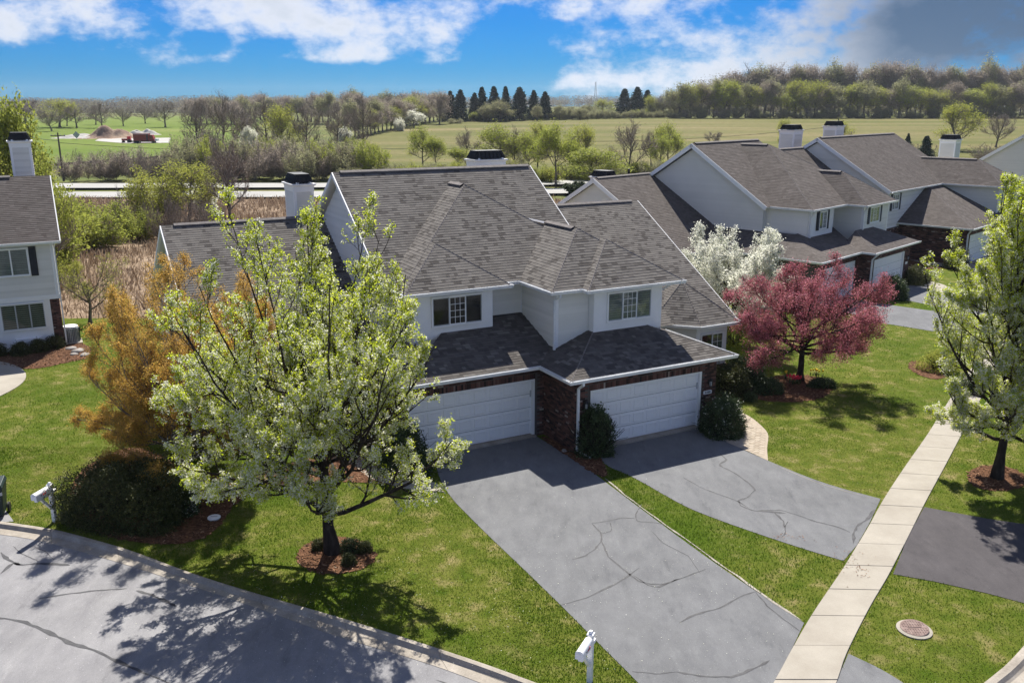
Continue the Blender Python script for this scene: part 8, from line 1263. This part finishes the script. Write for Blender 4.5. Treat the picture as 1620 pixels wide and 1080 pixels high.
# the wood right of the field, and the woods on the skyline
for (k, x, y, z, h, wd, lab, grp) in [('r', 92.0, 481.9, 6.2, 13.5, 17.06, '# tree from the left in the tall back row of the wood', 'back row of the wood'), ('r', 95.8, 481.9, 6.2, 13.4, 17.09, '# tree from the left in the tall back row of the wood', 'back row of the wood'), ('b', 101.9, 481.9, 6.2, 16.33, 19.27, '# tree from the left in the tall back row of the wood', 'back row of the wood'), ('r', 104.0, 481.9, 6.2, 16.62, 16.34, '# tree from the left in the tall back row of the wood', 'back row of the wood'), ('o', 107.9, 481.9, 6.2, 17.06, 15.96, '# tree from the left in the tall back row of the wood', 'back row of the wood'), ('r', 113.9, 481.9, 6.2, 22.3, 19.52, '# tree from the left in the tall back row of the wood', 'back row of the wood'), ('r', 117.6, 481.9, 6.2, 21.58, 16.54, '# tree from the left in the tall back row of the wood', 'back row of the wood'), ('b', 121.1, 481.9, 6.2, 25.4, 19.81, '# tree from the left in the tall back row of the wood', 'back row of the wood'), ('r', 125.8, 481.9, 6.2, 23.68, 18.32, '# tree from the left in the tall back row of the wood', 'back row of the wood'), ('o', 129.2, 481.9, 6.2, 25.52, 15.75, '# tree from the left in the tall back row of the wood', 'back row of the wood'), ('r', 132.7, 481.9, 6.2, 23.69, 20.29, '# tree from the left in the tall back row of the wood', 'back row of the wood'), ('r', 137.7, 481.9, 6.2, 25.71, 16.48, '# tree from the left in the tall back row of the wood', 'back row of the wood'), ('b', 141.9, 481.9, 6.2, 25.81, 19.98, '# tree from the left in the tall back row of the wood', 'back row of the wood'), ('r', 145.7, 481.9, 6.2, 25.53, 17.16, '# tree from the left in the tall back row of the wood', 'back row of the wood'), ('o', 149.0, 481.9, 6.2, 25.19, 15.65, '# tree from the left in the tall back row of the wood', 'back row of the wood'), ('r', 152.3, 481.9, 6.2, 26.87, 14.94, '# tree from the left in the tall back row of the wood', 'back row of the wood'), ('r', 155.6, 481.9, 6.2, 26.05, 16.36, '# tree from the left in the tall back row of the wood', 'back row of the wood'), ('b', 160.9, 481.9, 6.2, 25.37, 16.74, '# tree from the left in the tall back row of the wood', 'back row of the wood'), ('r', 166.1, 481.9, 6.2, 24.16, 17.16, '# tree from the left in the tall back row of the wood', 'back row of the wood'), ('o', 168.0, 481.9, 6.2, 26.08, 16.34, '# tree from the left in the tall back row of the wood', 'back row of the wood'), ('r', 172.4, 481.9, 6.2, 26.58, 16.6, '# tree from the left in the tall back row of the wood', 'back row of the wood'), ('r', 177.0, 481.9, 6.2, 27.27, 15.28, '# tree from the left in the tall back row of the wood', 'back row of the wood'), ('b', 179.6, 481.9, 6.2, 24.3, 19.27, '# tree from the left in the tall back row of the wood', 'back row of the wood'), ('r', 185.1, 481.9, 6.2, 24.34, 16.67, '# tree from the left in the tall back row of the wood', 'back row of the wood'), ('o', 187.9, 481.9, 6.2, 25.32, 14.93, '# tree from the left in the tall back row of the wood', 'back row of the wood'), ('r', 193.3, 481.9, 6.2, 27.24, 20.41, '# tree from the left in the tall back row of the wood', 'back row of the wood'), ('r', 197.4, 481.9, 6.2, 27.52, 14.79, '# tree from the left in the tall back row of the wood', 'back row of the wood'), ('b', 200.3, 481.9, 6.2, 27.54, 19.33, '# tree from the left in the tall back row of the wood', 'back row of the wood'), ('r', 204.6, 481.9, 6.2, 27.44, 18.4, '# tree from the left in the tall back row of the wood', 'back row of the wood'), ('o', 209.7, 481.9, 6.2, 24.59, 15.83, '# tree from the left in the tall back row of the wood', 'back row of the wood'), ('r', 212.7, 481.9, 6.2, 23.89, 16.97, '# tree from the left in the tall back row of the wood', 'back row of the wood'), ('r', 218.1, 481.9, 6.2, 24.75, 14.73, '# tree from the left in the tall back row of the wood', 'back row of the wood'), ('b', 219.6, 481.9, 6.2, 24.04, 19.38, '# tree from the left in the tall back row of the wood', 'back row of the wood'), ('r', 224.5, 481.9, 6.2, 24.57, 15.26, '# tree from the left in the tall back row of the wood', 'back row of the wood'), ('o', 230.1, 481.9, 6.2, 25.16, 15.93, '# tree from the left in the tall back row of the wood', 'back row of the wood'), ('r', 231.7, 481.9, 6.2, 23.54, 15.69, '# tree from the left in the tall back row of the wood', 'back row of the wood'), ('r', 237.3, 481.9, 6.2, 23.95, 14.92, '# tree from the left in the tall back row of the wood', 'back row of the wood'), ('b', 240.8, 481.9, 6.2, 24.39, 20.67, '# tree from the left in the tall back row of the wood', 'back row of the wood'), ('r', 243.8, 481.9, 6.2, 25.62, 19.32, '# tree from the left in the tall back row of the wood', 'back row of the wood'), ('o', 248.6, 481.9, 6.2, 27.64, 17.55, '# tree from the left in the tall back row of the wood', 'back row of the wood'), ('r', 252.2, 481.9, 6.2, 25.1, 14.9, '# tree from the left in the tall back row of the wood', 'back row of the wood'), ('r', 256.6, 481.9, 6.2, 24.39, 20.02, '# tree from the left in the tall back row of the wood', 'back row of the wood'), ('b', 261.7, 481.9, 6.2, 25.49, 14.87, '# tree from the left in the tall back row of the wood', 'back row of the wood'), ('r', 264.2, 481.9, 6.2, 24.36, 15.93, '# tree from the left in the tall back row of the wood', 'back row of the wood'), ('o', 268.1, 481.9, 6.2, 27.12, 15.53, '# tree from the left in the tall back row of the wood', 'back row of the wood'), ('r', 271.7, 481.9, 6.2, 27.38, 18.07, '# tree from the left in the tall back row of the wood', 'back row of the wood'), ('r', 278.2, 481.9, 6.2, 25.07, 20.09, '# tree from the left in the tall back row of the wood', 'back row of the wood'), ('b', 281.3, 481.9, 6.2, 26.77, 19.15, '# tree from the left in the tall back row of the wood', 'back row of the wood'), ('r', 284.9, 481.9, 6.2, 23.7, 15.94, '# tree from the left in the tall back row of the wood', 'back row of the wood'), ('o', 289.9, 481.9, 6.2, 27.25, 20.23, '# tree from the left in the tall back row of the wood', 'back row of the wood'), ('o', 74.7, 409.2, 5.98, 14.99, 16.32, '# from the left of the rounder trees fronting the wood', 'front row of the wood'), ('y', 80.2, 409.2, 5.98, 16.1, 14.63, '# from the left of the rounder trees fronting the wood', 'front row of the wood'), ('r', 84.9, 409.2, 5.98, 15.2, 13.01, '# from the left of the rounder trees fronting the wood', 'front row of the wood'), ('o', 90.3, 409.2, 5.98, 17.09, 11.8, '# from the left of the rounder trees fronting the wood', 'front row of the wood'), ('g', 95.2, 409.2, 5.98, 17.13, 15.51, '# from the left of the rounder trees fronting the wood', 'front row of the wood'), ('y', 97.2, 409.2, 5.98, 16.69, 12.13, '# from the left of the rounder trees fronting the wood', 'front row of the wood'), ('o', 104.5, 409.2, 5.98, 15.06, 11.72, '# from the left of the rounder trees fronting the wood', 'front row of the wood'), ('y', 106.9, 409.2, 5.98, 14.84, 14.89, '# from the left of the rounder trees fronting the wood', 'front row of the wood'), ('r', 113.2, 409.2, 5.98, 16.89, 12.7, '# from the left of the rounder trees fronting the wood', 'front row of the wood'), ('o', 115.8, 409.2, 5.98, 16.85, 11.42, '# from the left of the rounder trees fronting the wood', 'front row of the wood'), ('g', 123.0, 409.2, 5.98, 11.19, 16.39, '# from the left of the rounder trees fronting the wood', 'front row of the wood'), ('y', 127.4, 409.2, 5.98, 16.54, 14.77, '# from the left of the rounder trees fronting the wood', 'front row of the wood'), ('o', 132.3, 409.2, 5.98, 11.8, 15.53, '# from the left of the rounder trees fronting the wood', 'front row of the wood'), ('y', 135.4, 409.2, 5.98, 16.64, 16.16, '# from the left of the rounder trees fronting the wood', 'front row of the wood'), ('r', 140.5, 409.2, 5.98, 14.08, 11.5, '# from the left of the rounder trees fronting the wood', 'front row of the wood'), ('o', 143.9, 409.2, 5.98, 14.55, 14.39, '# from the left of the rounder trees fronting the wood', 'front row of the wood'), ('g', 151.0, 409.2, 5.98, 14.65, 12.2, '# from the left of the rounder trees fronting the wood', 'front row of the wood'), ('y', 154.2, 409.2, 5.98, 15.77, 14.6, '# from the left of the rounder trees fronting the wood', 'front row of the wood'), ('o', 157.9, 409.2, 5.98, 16.26, 16.5, '# from the left of the rounder trees fronting the wood', 'front row of the wood'), ('y', 162.8, 409.2, 5.98, 14.2, 13.71, '# from the left of the rounder trees fronting the wood', 'front row of the wood'), ('r', 169.5, 409.2, 5.98, 12.57, 12.8, '# from the left of the rounder trees fronting the wood', 'front row of the wood'), ('o', 173.3, 409.2, 5.98, 17.16, 11.93, '# from the left of the rounder trees fronting the wood', 'front row of the wood'), ('g', 176.9, 409.2, 5.98, 14.74, 16.86, '# from the left of the rounder trees fronting the wood', 'front row of the wood'), ('y', 182.7, 409.2, 5.98, 13.43, 16.69, '# from the left of the rounder trees fronting the wood', 'front row of the wood'), ('o', 188.1, 409.2, 5.98, 10.85, 16.83, '# from the left of the rounder trees fronting the wood', 'front row of the wood'), ('y', 191.2, 409.2, 5.98, 12.5, 16.55, '# from the left of the rounder trees fronting the wood', 'front row of the wood'), ('r', 196.5, 409.2, 5.98, 15.98, 12.38, '# from the left of the rounder trees fronting the wood', 'front row of the wood'), ('o', 202.5, 409.2, 5.98, 11.62, 12.27, '# from the left of the rounder trees fronting the wood', 'front row of the wood'), ('g', 206.1, 409.2, 5.98, 12.76, 14.72, '# from the left of the rounder trees fronting the wood', 'front row of the wood'), ('y', 211.9, 409.2, 5.98, 15.37, 11.37, '# from the left of the rounder trees fronting the wood', 'front row of the wood'), ('o', 214.9, 409.2, 5.98, 14.21, 14.37, '# from the left of the rounder trees fronting the wood', 'front row of the wood'), ('y', 220.7, 409.2, 5.98, 13.78, 11.81, '# from the left of the rounder trees fronting the wood', 'front row of the wood'), ('r', 224.1, 409.2, 5.98, 16.33, 13.56, '# from the left of the rounder trees fronting the wood', 'front row of the wood'), ('o', 230.2, 409.2, 5.98, 17.29, 15.25, '# from the left of the rounder trees fronting the wood', 'front row of the wood'), ('g', 234.6, 409.2, 5.98, 14.66, 13.29, '# from the left of the rounder trees fronting the wood', 'front row of the wood'), ('y', 240.0, 409.2, 5.98, 13.66, 17.02, '# from the left of the rounder trees fronting the wood', 'front row of the wood'), ('O', 71.6, 404.6, 5.91, 2.88, 9.01, '# from the left of the low bushes along the wood foot', 'bushes at the foot of the wood'), ('B', 77.2, 404.6, 5.91, 4.72, 5.75, '# from the left of the low bushes along the wood foot', 'bushes at the foot of the wood'), ('O', 82.3, 404.6, 5.91, 5.07, 8.39, '# from the left of the low bushes along the wood foot', 'bushes at the foot of the wood'), ('O', 84.3, 404.6, 5.91, 6.27, 5.77, '# from the left of the low bushes along the wood foot', 'bushes at the foot of the wood'), ('B', 91.5, 404.6, 5.91, 5.86, 9.6, '# from the left of the low bushes along the wood foot', 'bushes at the foot of the wood'), ('O', 94.2, 404.6, 5.91, 4.14, 6.81, '# from the left of the low bushes along the wood foot', 'bushes at the foot of the wood'), ('O', 99.7, 404.6, 5.91, 6.23, 7.08, '# from the left of the low bushes along the wood foot', 'bushes at the foot of the wood'), ('B', 105.4, 404.6, 5.91, 5.86, 8.35, '# from the left of the low bushes along the wood foot', 'bushes at the foot of the wood'), ('O', 107.5, 404.6, 5.91, 5.33, 5.16, '# from the left of the low bushes along the wood foot', 'bushes at the foot of the wood'), ('O', 110.8, 404.6, 5.91, 2.53, 9.23, '# from the left of the low bushes along the wood foot', 'bushes at the foot of the wood'), ('B', 118.3, 404.6, 5.91, 3.14, 9.85, '# from the left of the low bushes along the wood foot', 'bushes at the foot of the wood'), ('O', 120.3, 404.6, 5.91, 4.11, 7.54, '# from the left of the low bushes along the wood foot', 'bushes at the foot of the wood'), ('O', 126.4, 404.6, 5.91, 2.58, 8.88, '# from the left of the low bushes along the wood foot', 'bushes at the foot of the wood'), ('B', 132.5, 404.6, 5.91, 6.13, 8.33, '# from the left of the low bushes along the wood foot', 'bushes at the foot of the wood'), ('O', 135.8, 404.6, 5.91, 3.41, 8.16, '# from the left of the low bushes along the wood foot', 'bushes at the foot of the wood'), ('O', 140.9, 404.6, 5.91, 5.32, 9.73, '# from the left of the low bushes along the wood foot', 'bushes at the foot of the wood'), ('B', 143.7, 404.6, 5.91, 4.04, 9.57, '# from the left of the low bushes along the wood foot', 'bushes at the foot of the wood'), ('O', 149.4, 404.6, 5.91, 5.29, 6.21, '# from the left of the low bushes along the wood foot', 'bushes at the foot of the wood'), ('O', 152.4, 404.6, 5.91, 3.92, 10.07, '# from the left of the low bushes along the wood foot', 'bushes at the foot of the wood'), ('B', 159.1, 404.6, 5.91, 4.9, 7.07, '# from the left of the low bushes along the wood foot', 'bushes at the foot of the wood'), ('O', 163.3, 404.6, 5.91, 5.41, 7.12, '# from the left of the low bushes along the wood foot', 'bushes at the foot of the wood'), ('O', 164.6, 404.6, 5.91, 5.84, 7.77, '# from the left of the low bushes along the wood foot', 'bushes at the foot of the wood'), ('B', 171.7, 404.6, 5.91, 3.98, 6.88, '# from the left of the low bushes along the wood foot', 'bushes at the foot of the wood'), ('O', 177.2, 404.6, 5.91, 3.94, 5.83, '# from the left of the low bushes along the wood foot', 'bushes at the foot of the wood'), ('O', 178.2, 404.6, 5.91, 2.42, 10.03, '# from the left of the low bushes along the wood foot', 'bushes at the foot of the wood'), ('B', 186.1, 404.6, 5.91, 4.02, 6.62, '# from the left of the low bushes along the wood foot', 'bushes at the foot of the wood'), ('O', 187.3, 404.6, 5.91, 5.52, 6.17, '# from the left of the low bushes along the wood foot', 'bushes at the foot of the wood'), ('O', 195.1, 404.6, 5.91, 2.77, 8.97, '# from the left of the low bushes along the wood foot', 'bushes at the foot of the wood'), ('B', 196.5, 404.6, 5.91, 5.6, 6.55, '# from the left of the low bushes along the wood foot', 'bushes at the foot of the wood'), ('O', 204.1, 404.6, 5.91, 5.93, 9.03, '# from the left of the low bushes along the wood foot', 'bushes at the foot of the wood'), ('O', 207.6, 404.6, 5.91, 4.27, 9.88, '# from the left of the low bushes along the wood foot', 'bushes at the foot of the wood'), ('B', 210.4, 404.6, 5.91, 4.37, 5.84, '# from the left of the low bushes along the wood foot', 'bushes at the foot of the wood'), ('O', 214.2, 404.6, 5.91, 6.49, 6.64, '# from the left of the low bushes along the wood foot', 'bushes at the foot of the wood'), ('O', 218.8, 404.6, 5.91, 6.37, 10.05, '# from the left of the low bushes along the wood foot', 'bushes at the foot of the wood'), ('B', 224.0, 404.6, 5.91, 2.78, 8.59, '# from the left of the low bushes along the wood foot', 'bushes at the foot of the wood'), ('O', 230.2, 404.6, 5.91, 3.8, 9.85, '# from the left of the low bushes along the wood foot', 'bushes at the foot of the wood'), ('r', -165.5, 470.8, 3.41, 11.77, 14.36, '# from the left of the grey trees left of the field', 'wood left of the field'), ('b', -163.2, 471.4, 3.41, 11.81, 14.38, '# from the left of the grey trees left of the field', 'wood left of the field'), ('r', -139.6, 409.2, 3.29, 10.4, 12.49, '# from the left of the grey trees left of the field', 'wood left of the field'), ('r', -135.0, 402.9, 3.23, 12.96, 12.3, '# from the left of the grey trees left of the field', 'wood left of the field'), ('o', -136.3, 417.4, 3.34, 12.13, 12.74, '# from the left of the grey trees left of the field', 'wood left of the field'), ('r', -157.7, 491.4, 3.41, 12.97, 14.99, '# from the left of the grey trees left of the field', 'wood left of the field'), ('b', -137.1, 433.2, 3.4, 13.66, 13.22, '# from the left of the grey trees left of the field', 'wood left of the field'), ('r', -122.8, 399.2, 3.21, 10.0, 12.19, '# from the left of the grey trees left of the field', 'wood left of the field'), ('r', -124.9, 409.2, 3.29, 10.37, 12.49, '# from the left of the grey trees left of the field', 'wood left of the field'), ('o', -122.5, 415.0, 3.34, 11.49, 12.67, '# from the left of the grey trees left of the field', 'wood left of the field'), ('r', -136.8, 470.7, 3.41, 13.41, 14.36, '# from the left of the grey trees left of the field', 'wood left of the field'), ('b', -144.7, 512.7, 3.41, 13.06, 15.63, '# from the left of the grey trees left of the field', 'wood left of the field'), ('r', -138.6, 503.1, 3.41, 14.5, 15.34, '# from the left of the grey trees left of the field', 'wood left of the field'), ('r', -131.4, 487.2, 3.41, 13.38, 14.86, '# from the left of the grey trees left of the field', 'wood left of the field'), ('o', -122.1, 456.6, 3.42, 11.69, 13.93, '# from the left of the grey trees left of the field', 'wood left of the field'), ('r', -119.6, 459.7, 3.43, 11.76, 14.03, '# from the left of the grey trees left of the field', 'wood left of the field'), ('b', -99.9, 395.8, 3.32, 12.4, 12.08, '# from the left of the grey trees left of the field', 'wood left of the field'), ('r', -121.3, 490.0, 3.43, 13.05, 14.94, '# from the left of the grey trees left of the field', 'wood left of the field'), ('r', -119.4, 495.3, 3.43, 13.26, 15.11, '# from the left of the grey trees left of the field', 'wood left of the field'), ('o', -113.6, 484.3, 3.46, 11.92, 14.77, '# from the left of the grey trees left of the field', 'wood left of the field'), ('r', -110.4, 490.4, 3.48, 13.01, 14.96, '# from the left of the grey trees left of the field', 'wood left of the field'), ('b', -98.0, 445.2, 3.6, 13.02, 13.58, '# from the left of the grey trees left of the field', 'wood left of the field'), ('r', -87.8, 413.9, 3.63, 14.37, 12.63, '# from the left of the grey trees left of the field', 'wood left of the field'), ('r', -88.6, 427.2, 3.7, 12.67, 13.04, '# from the left of the grey trees left of the field', 'wood left of the field'), ('o', -81.3, 402.9, 3.63, 13.77, 12.3, '# from the left of the grey trees left of the field', 'wood left of the field'), ('r', -92.2, 465.0, 3.67, 11.51, 14.18, '# from the left of the grey trees left of the field', 'wood left of the field'), ('b', -73.7, 390.7, 3.6, 10.82, 11.93, '# from the left of the grey trees left of the field', 'wood left of the field'), ('r', -76.4, 420.7, 3.85, 14.57, 12.84, '# from the left of the grey trees left of the field', 'wood left of the field'), ('r', -75.5, 431.3, 3.91, 12.19, 13.16, '# from the left of the grey trees left of the field', 'wood left of the field'), ('o', -77.4, 446.4, 3.89, 14.78, 13.62, '# from the left of the grey trees left of the field', 'wood left of the field'), ('r', -63.8, 387.9, 3.72, 12.91, 11.84, '# from the left of the grey trees left of the field', 'wood left of the field'), ('b', -68.6, 440.1, 4.04, 11.35, 13.43, '# from the left of the grey trees left of the field', 'wood left of the field'), ('r', -61.5, 402.2, 3.95, 11.94, 12.27, '# from the left of the grey trees left of the field', 'wood left of the field'), ('r', -59.6, 402.7, 3.99, 10.52, 12.29, '# from the left of the grey trees left of the field', 'wood left of the field'), ('o', -61.7, 448.4, 4.16, 13.44, 13.68, '# from the left of the grey trees left of the field', 'wood left of the field'), ('r', -57.1, 433.9, 4.24, 11.55, 13.24, '# from the left of the grey trees left of the field', 'wood left of the field'), ('b', -48.5, 382.3, 3.9, 13.87, 11.67, '# from the left of the grey trees left of the field', 'wood left of the field'), ('r', -52.9, 448.2, 4.33, 13.36, 13.67, '# from the left of the grey trees left of the field', 'wood left of the field'), ('r', -44.3, 393.6, 4.16, 11.56, 12.01, '# from the left of the grey trees left of the field', 'wood left of the field'), ('o', -40.9, 386.7, 4.11, 11.57, 11.8, '# from the left of the grey trees left of the field', 'wood left of the field'), ('r', -40.9, 398.3, 4.28, 13.69, 12.16, '# from the left of the grey trees left of the field', 'wood left of the field'), ('b', -36.9, 382.8, 4.12, 10.47, 11.69, '# from the left of the grey trees left of the field', 'wood left of the field'), ('r', -37.5, 414.2, 4.53, 13.46, 12.64, '# from the left of the grey trees left of the field', 'wood left of the field'), ('r', -29.7, 373.3, 4.08, 13.31, 11.4, '# from the left of the grey trees left of the field', 'wood left of the field')]: stand(k, x, y, z, h, wd, lab, grp)
# skyline woods read as one mass: thousands of twiggy crowns
def mass(name, line, h, depth, n, mat, lab, size, seed):
    rg = np.random.default_rng(seed); L_ = np.array(line, float); d = np.r_[0, np.cumsum(np.linalg.norm(np.diff(L_[:, :2], axis=0), axis=1))]; t = rg.uniform(0, d[-1], n)
    x = np.interp(t, d, L_[:, 0]); y = np.interp(t, d, L_[:, 1])+rg.uniform(0, depth, n); hh = np.interp(t, d, L_[:, 2])*h*(.75+.35*rg.random(n)); z0 = ter(x, y); m_ = 70
    C_ = np.repeat(np.c_[x, y, z0+hh*.52], m_, 0)+np.clip(rg.normal(0, 1, (n*m_, 3)), -1.7, 1.7)*np.repeat(np.c_[hh*.25, hh*.25, hh*.24], m_, 0); V, F, v = leaves(rg, C_, 1, .1, size, 0, 1, .45, .2); v = np.repeat(rg.random(n), m_)*.7+.3*v
    o = link(name, mix_mesh(name, [(V, F, v, mat)]), kind='stuff'); o['label'] = lab; return o
LEAF['far'] = mat_attr('far_wood', [(0, (.12, .11, .10)), (.5, (.20, .175, .155)), (.85, (.26, .25, .17)), (1, (.34, .34, .16))], rough=.95, spec=.03, trans=.4)
for i, (line, h, dp, n, sz) in enumerate([([(87.7, 505, 1), (239.6, 500, 1.1), (378.4, 500, 1)], 6, 12, 420, 0.4), ([(-1004.5, 1200, 1.0), (-589.4, 1200, 1.0), (-423.4, 1200, 1.15), (-298.9, 1200, 1.2), (-95.1, 1250, 1.0), (87.1, 1400, 1.1), (280.8, 1400, 1.1), (530.5, 1300, 1.1), (1159.9, 1300, 1.1)], 17, 120, 2600, 0.85), ([(112.7, 560, 0.8), (126.3, 520, 1.1), (176.9, 520, 1.12), (249.1, 520, 1.12), (393.5, 520, 1.1)], 21, 90, 800, 0.45), ([(-689.8, 760, 1.0), (-426.5, 760, 1.0), (-337.0, 760, 1.0), (-252.8, 760, 1.1), (-205.4, 760, 1.1), (-89.5, 760, 0.9)], 13, 100, 1100, 0.6)]): mass('far_woods', line, h, dp, n, LEAF['far'], 'distant leafless woods along the skyline', sz, 50+i)
# fallen petals on drive and lawn, seed husks on the walk
rg = np.random.default_rng(12)
def specks(name, c, sx, sy, n, z, size, mat):
    P = np.c_[c[0]+rg.normal(0, sx, n), c[1]+rg.normal(0, sy, n), np.full(n, z)]; a = rg.uniform(0, 6.28, n); s_ = size*rg.uniform(.5, 1.2, n); d = np.stack([np.cos(a)*s_, np.sin(a)*s_, rg.uniform(0, .3, n)*s_], 1); q = np.stack([-np.sin(a)*s_*.7, np.cos(a)*s_*.7, np.zeros(n)], 1)
    V = np.stack([P-d-q, P+d-q, P+d+q, P-d+q], 1).reshape(-1, 3); link(name, np_mesh(name, V, np.arange(n*4).reshape(-1, 4), rg.random(n), mat), kind='stuff')
specks('fallen_petals', (2.44, 20.32, 0.00), 3.2, 3.6, 420, .03, .008, LEAF['petal']); specks('fallen_petals', (-3.91, 19.43, 0.00), 3.0, 1.6, 500, .045, .010, LEAF['petal']); specks('seed_husks', (9.19, 21.35, 0.00), .22, .45, 80, .048, .015, M['mulch']); specks('seed_husks', (7.89, 23.07, 0.00), .35, .12, 45, .025, .015, M['mulch'])
for i, (x, y) in enumerate([(-5.39, 22.40), (-4.41, 21.55), (-4.08, 22.25)]): bush('shrub', (x, y, 0), ['tiny leafy plant left of the pear trunk in its mulch', 'tiny leafy plant at the front of the pear tree mulch', 'tiny leafy plant at the right end of the pear tree mulch'][i], me_small, rz=i*2, scale=(.45, .45, .5))
# dry reeds
rg = np.random.default_rng(3); n = 60000; u = rg.random(n); x = rg.uniform(-75, 12, n); y = rg.uniform(50, 116, n); k = y > (49.5+np.clip((-40-x)/30, 0, 1)*11+np.clip((x+8)/18, 0, 1)*5); x, y = x[k], y[k]; n = len(x)
h = rg.uniform(.35, 1.1, n)*(.7+.5*np.sin(x*.5)*np.cos(y*.37)); a = rg.uniform(0, 3.14, n); w_ = rg.uniform(.02, .06, n); B_ = np.c_[x, y, np.full(n, -.1)]; d = np.c_[np.cos(a)*w_, np.sin(a)*w_, np.zeros(n)]; tp_ = B_+np.c_[rg.normal(0, .3, (n, 2))*h[:, None], h]
V = np.stack([B_-d, B_+d, tp_+d*.6, tp_-d*.6], 1).reshape(-1, 3); link('reeds', np_mesh('reeds', V, np.arange(n*4).reshape(-1, 4), rg.random(n), LEAF['reed']), kind='stuff')
# thin haze over the whole country, the sky outside it
hz = bpy.data.materials.new('haze'); hz.use_nodes = True; nt = hz.node_tree; nt.nodes.remove(nt.nodes['Principled BSDF']); pv = nt.nodes.new('ShaderNodeVolumePrincipled'); pv.inputs['Color'].default_value = (.82, .9, 1, 1); pv.inputs['Density'].default_value = 9e-05; pv.inputs['Anisotropy'].default_value = .3; nt.links.new(pv.outputs[0], nt.nodes['Material Output'].inputs['Volume'])
if 9e-05 > 0: mb = MB(); mb.box(-2600, 2600, -60, 2600, -2.5, 60); mb.build('haze', hz, kind='stuff')
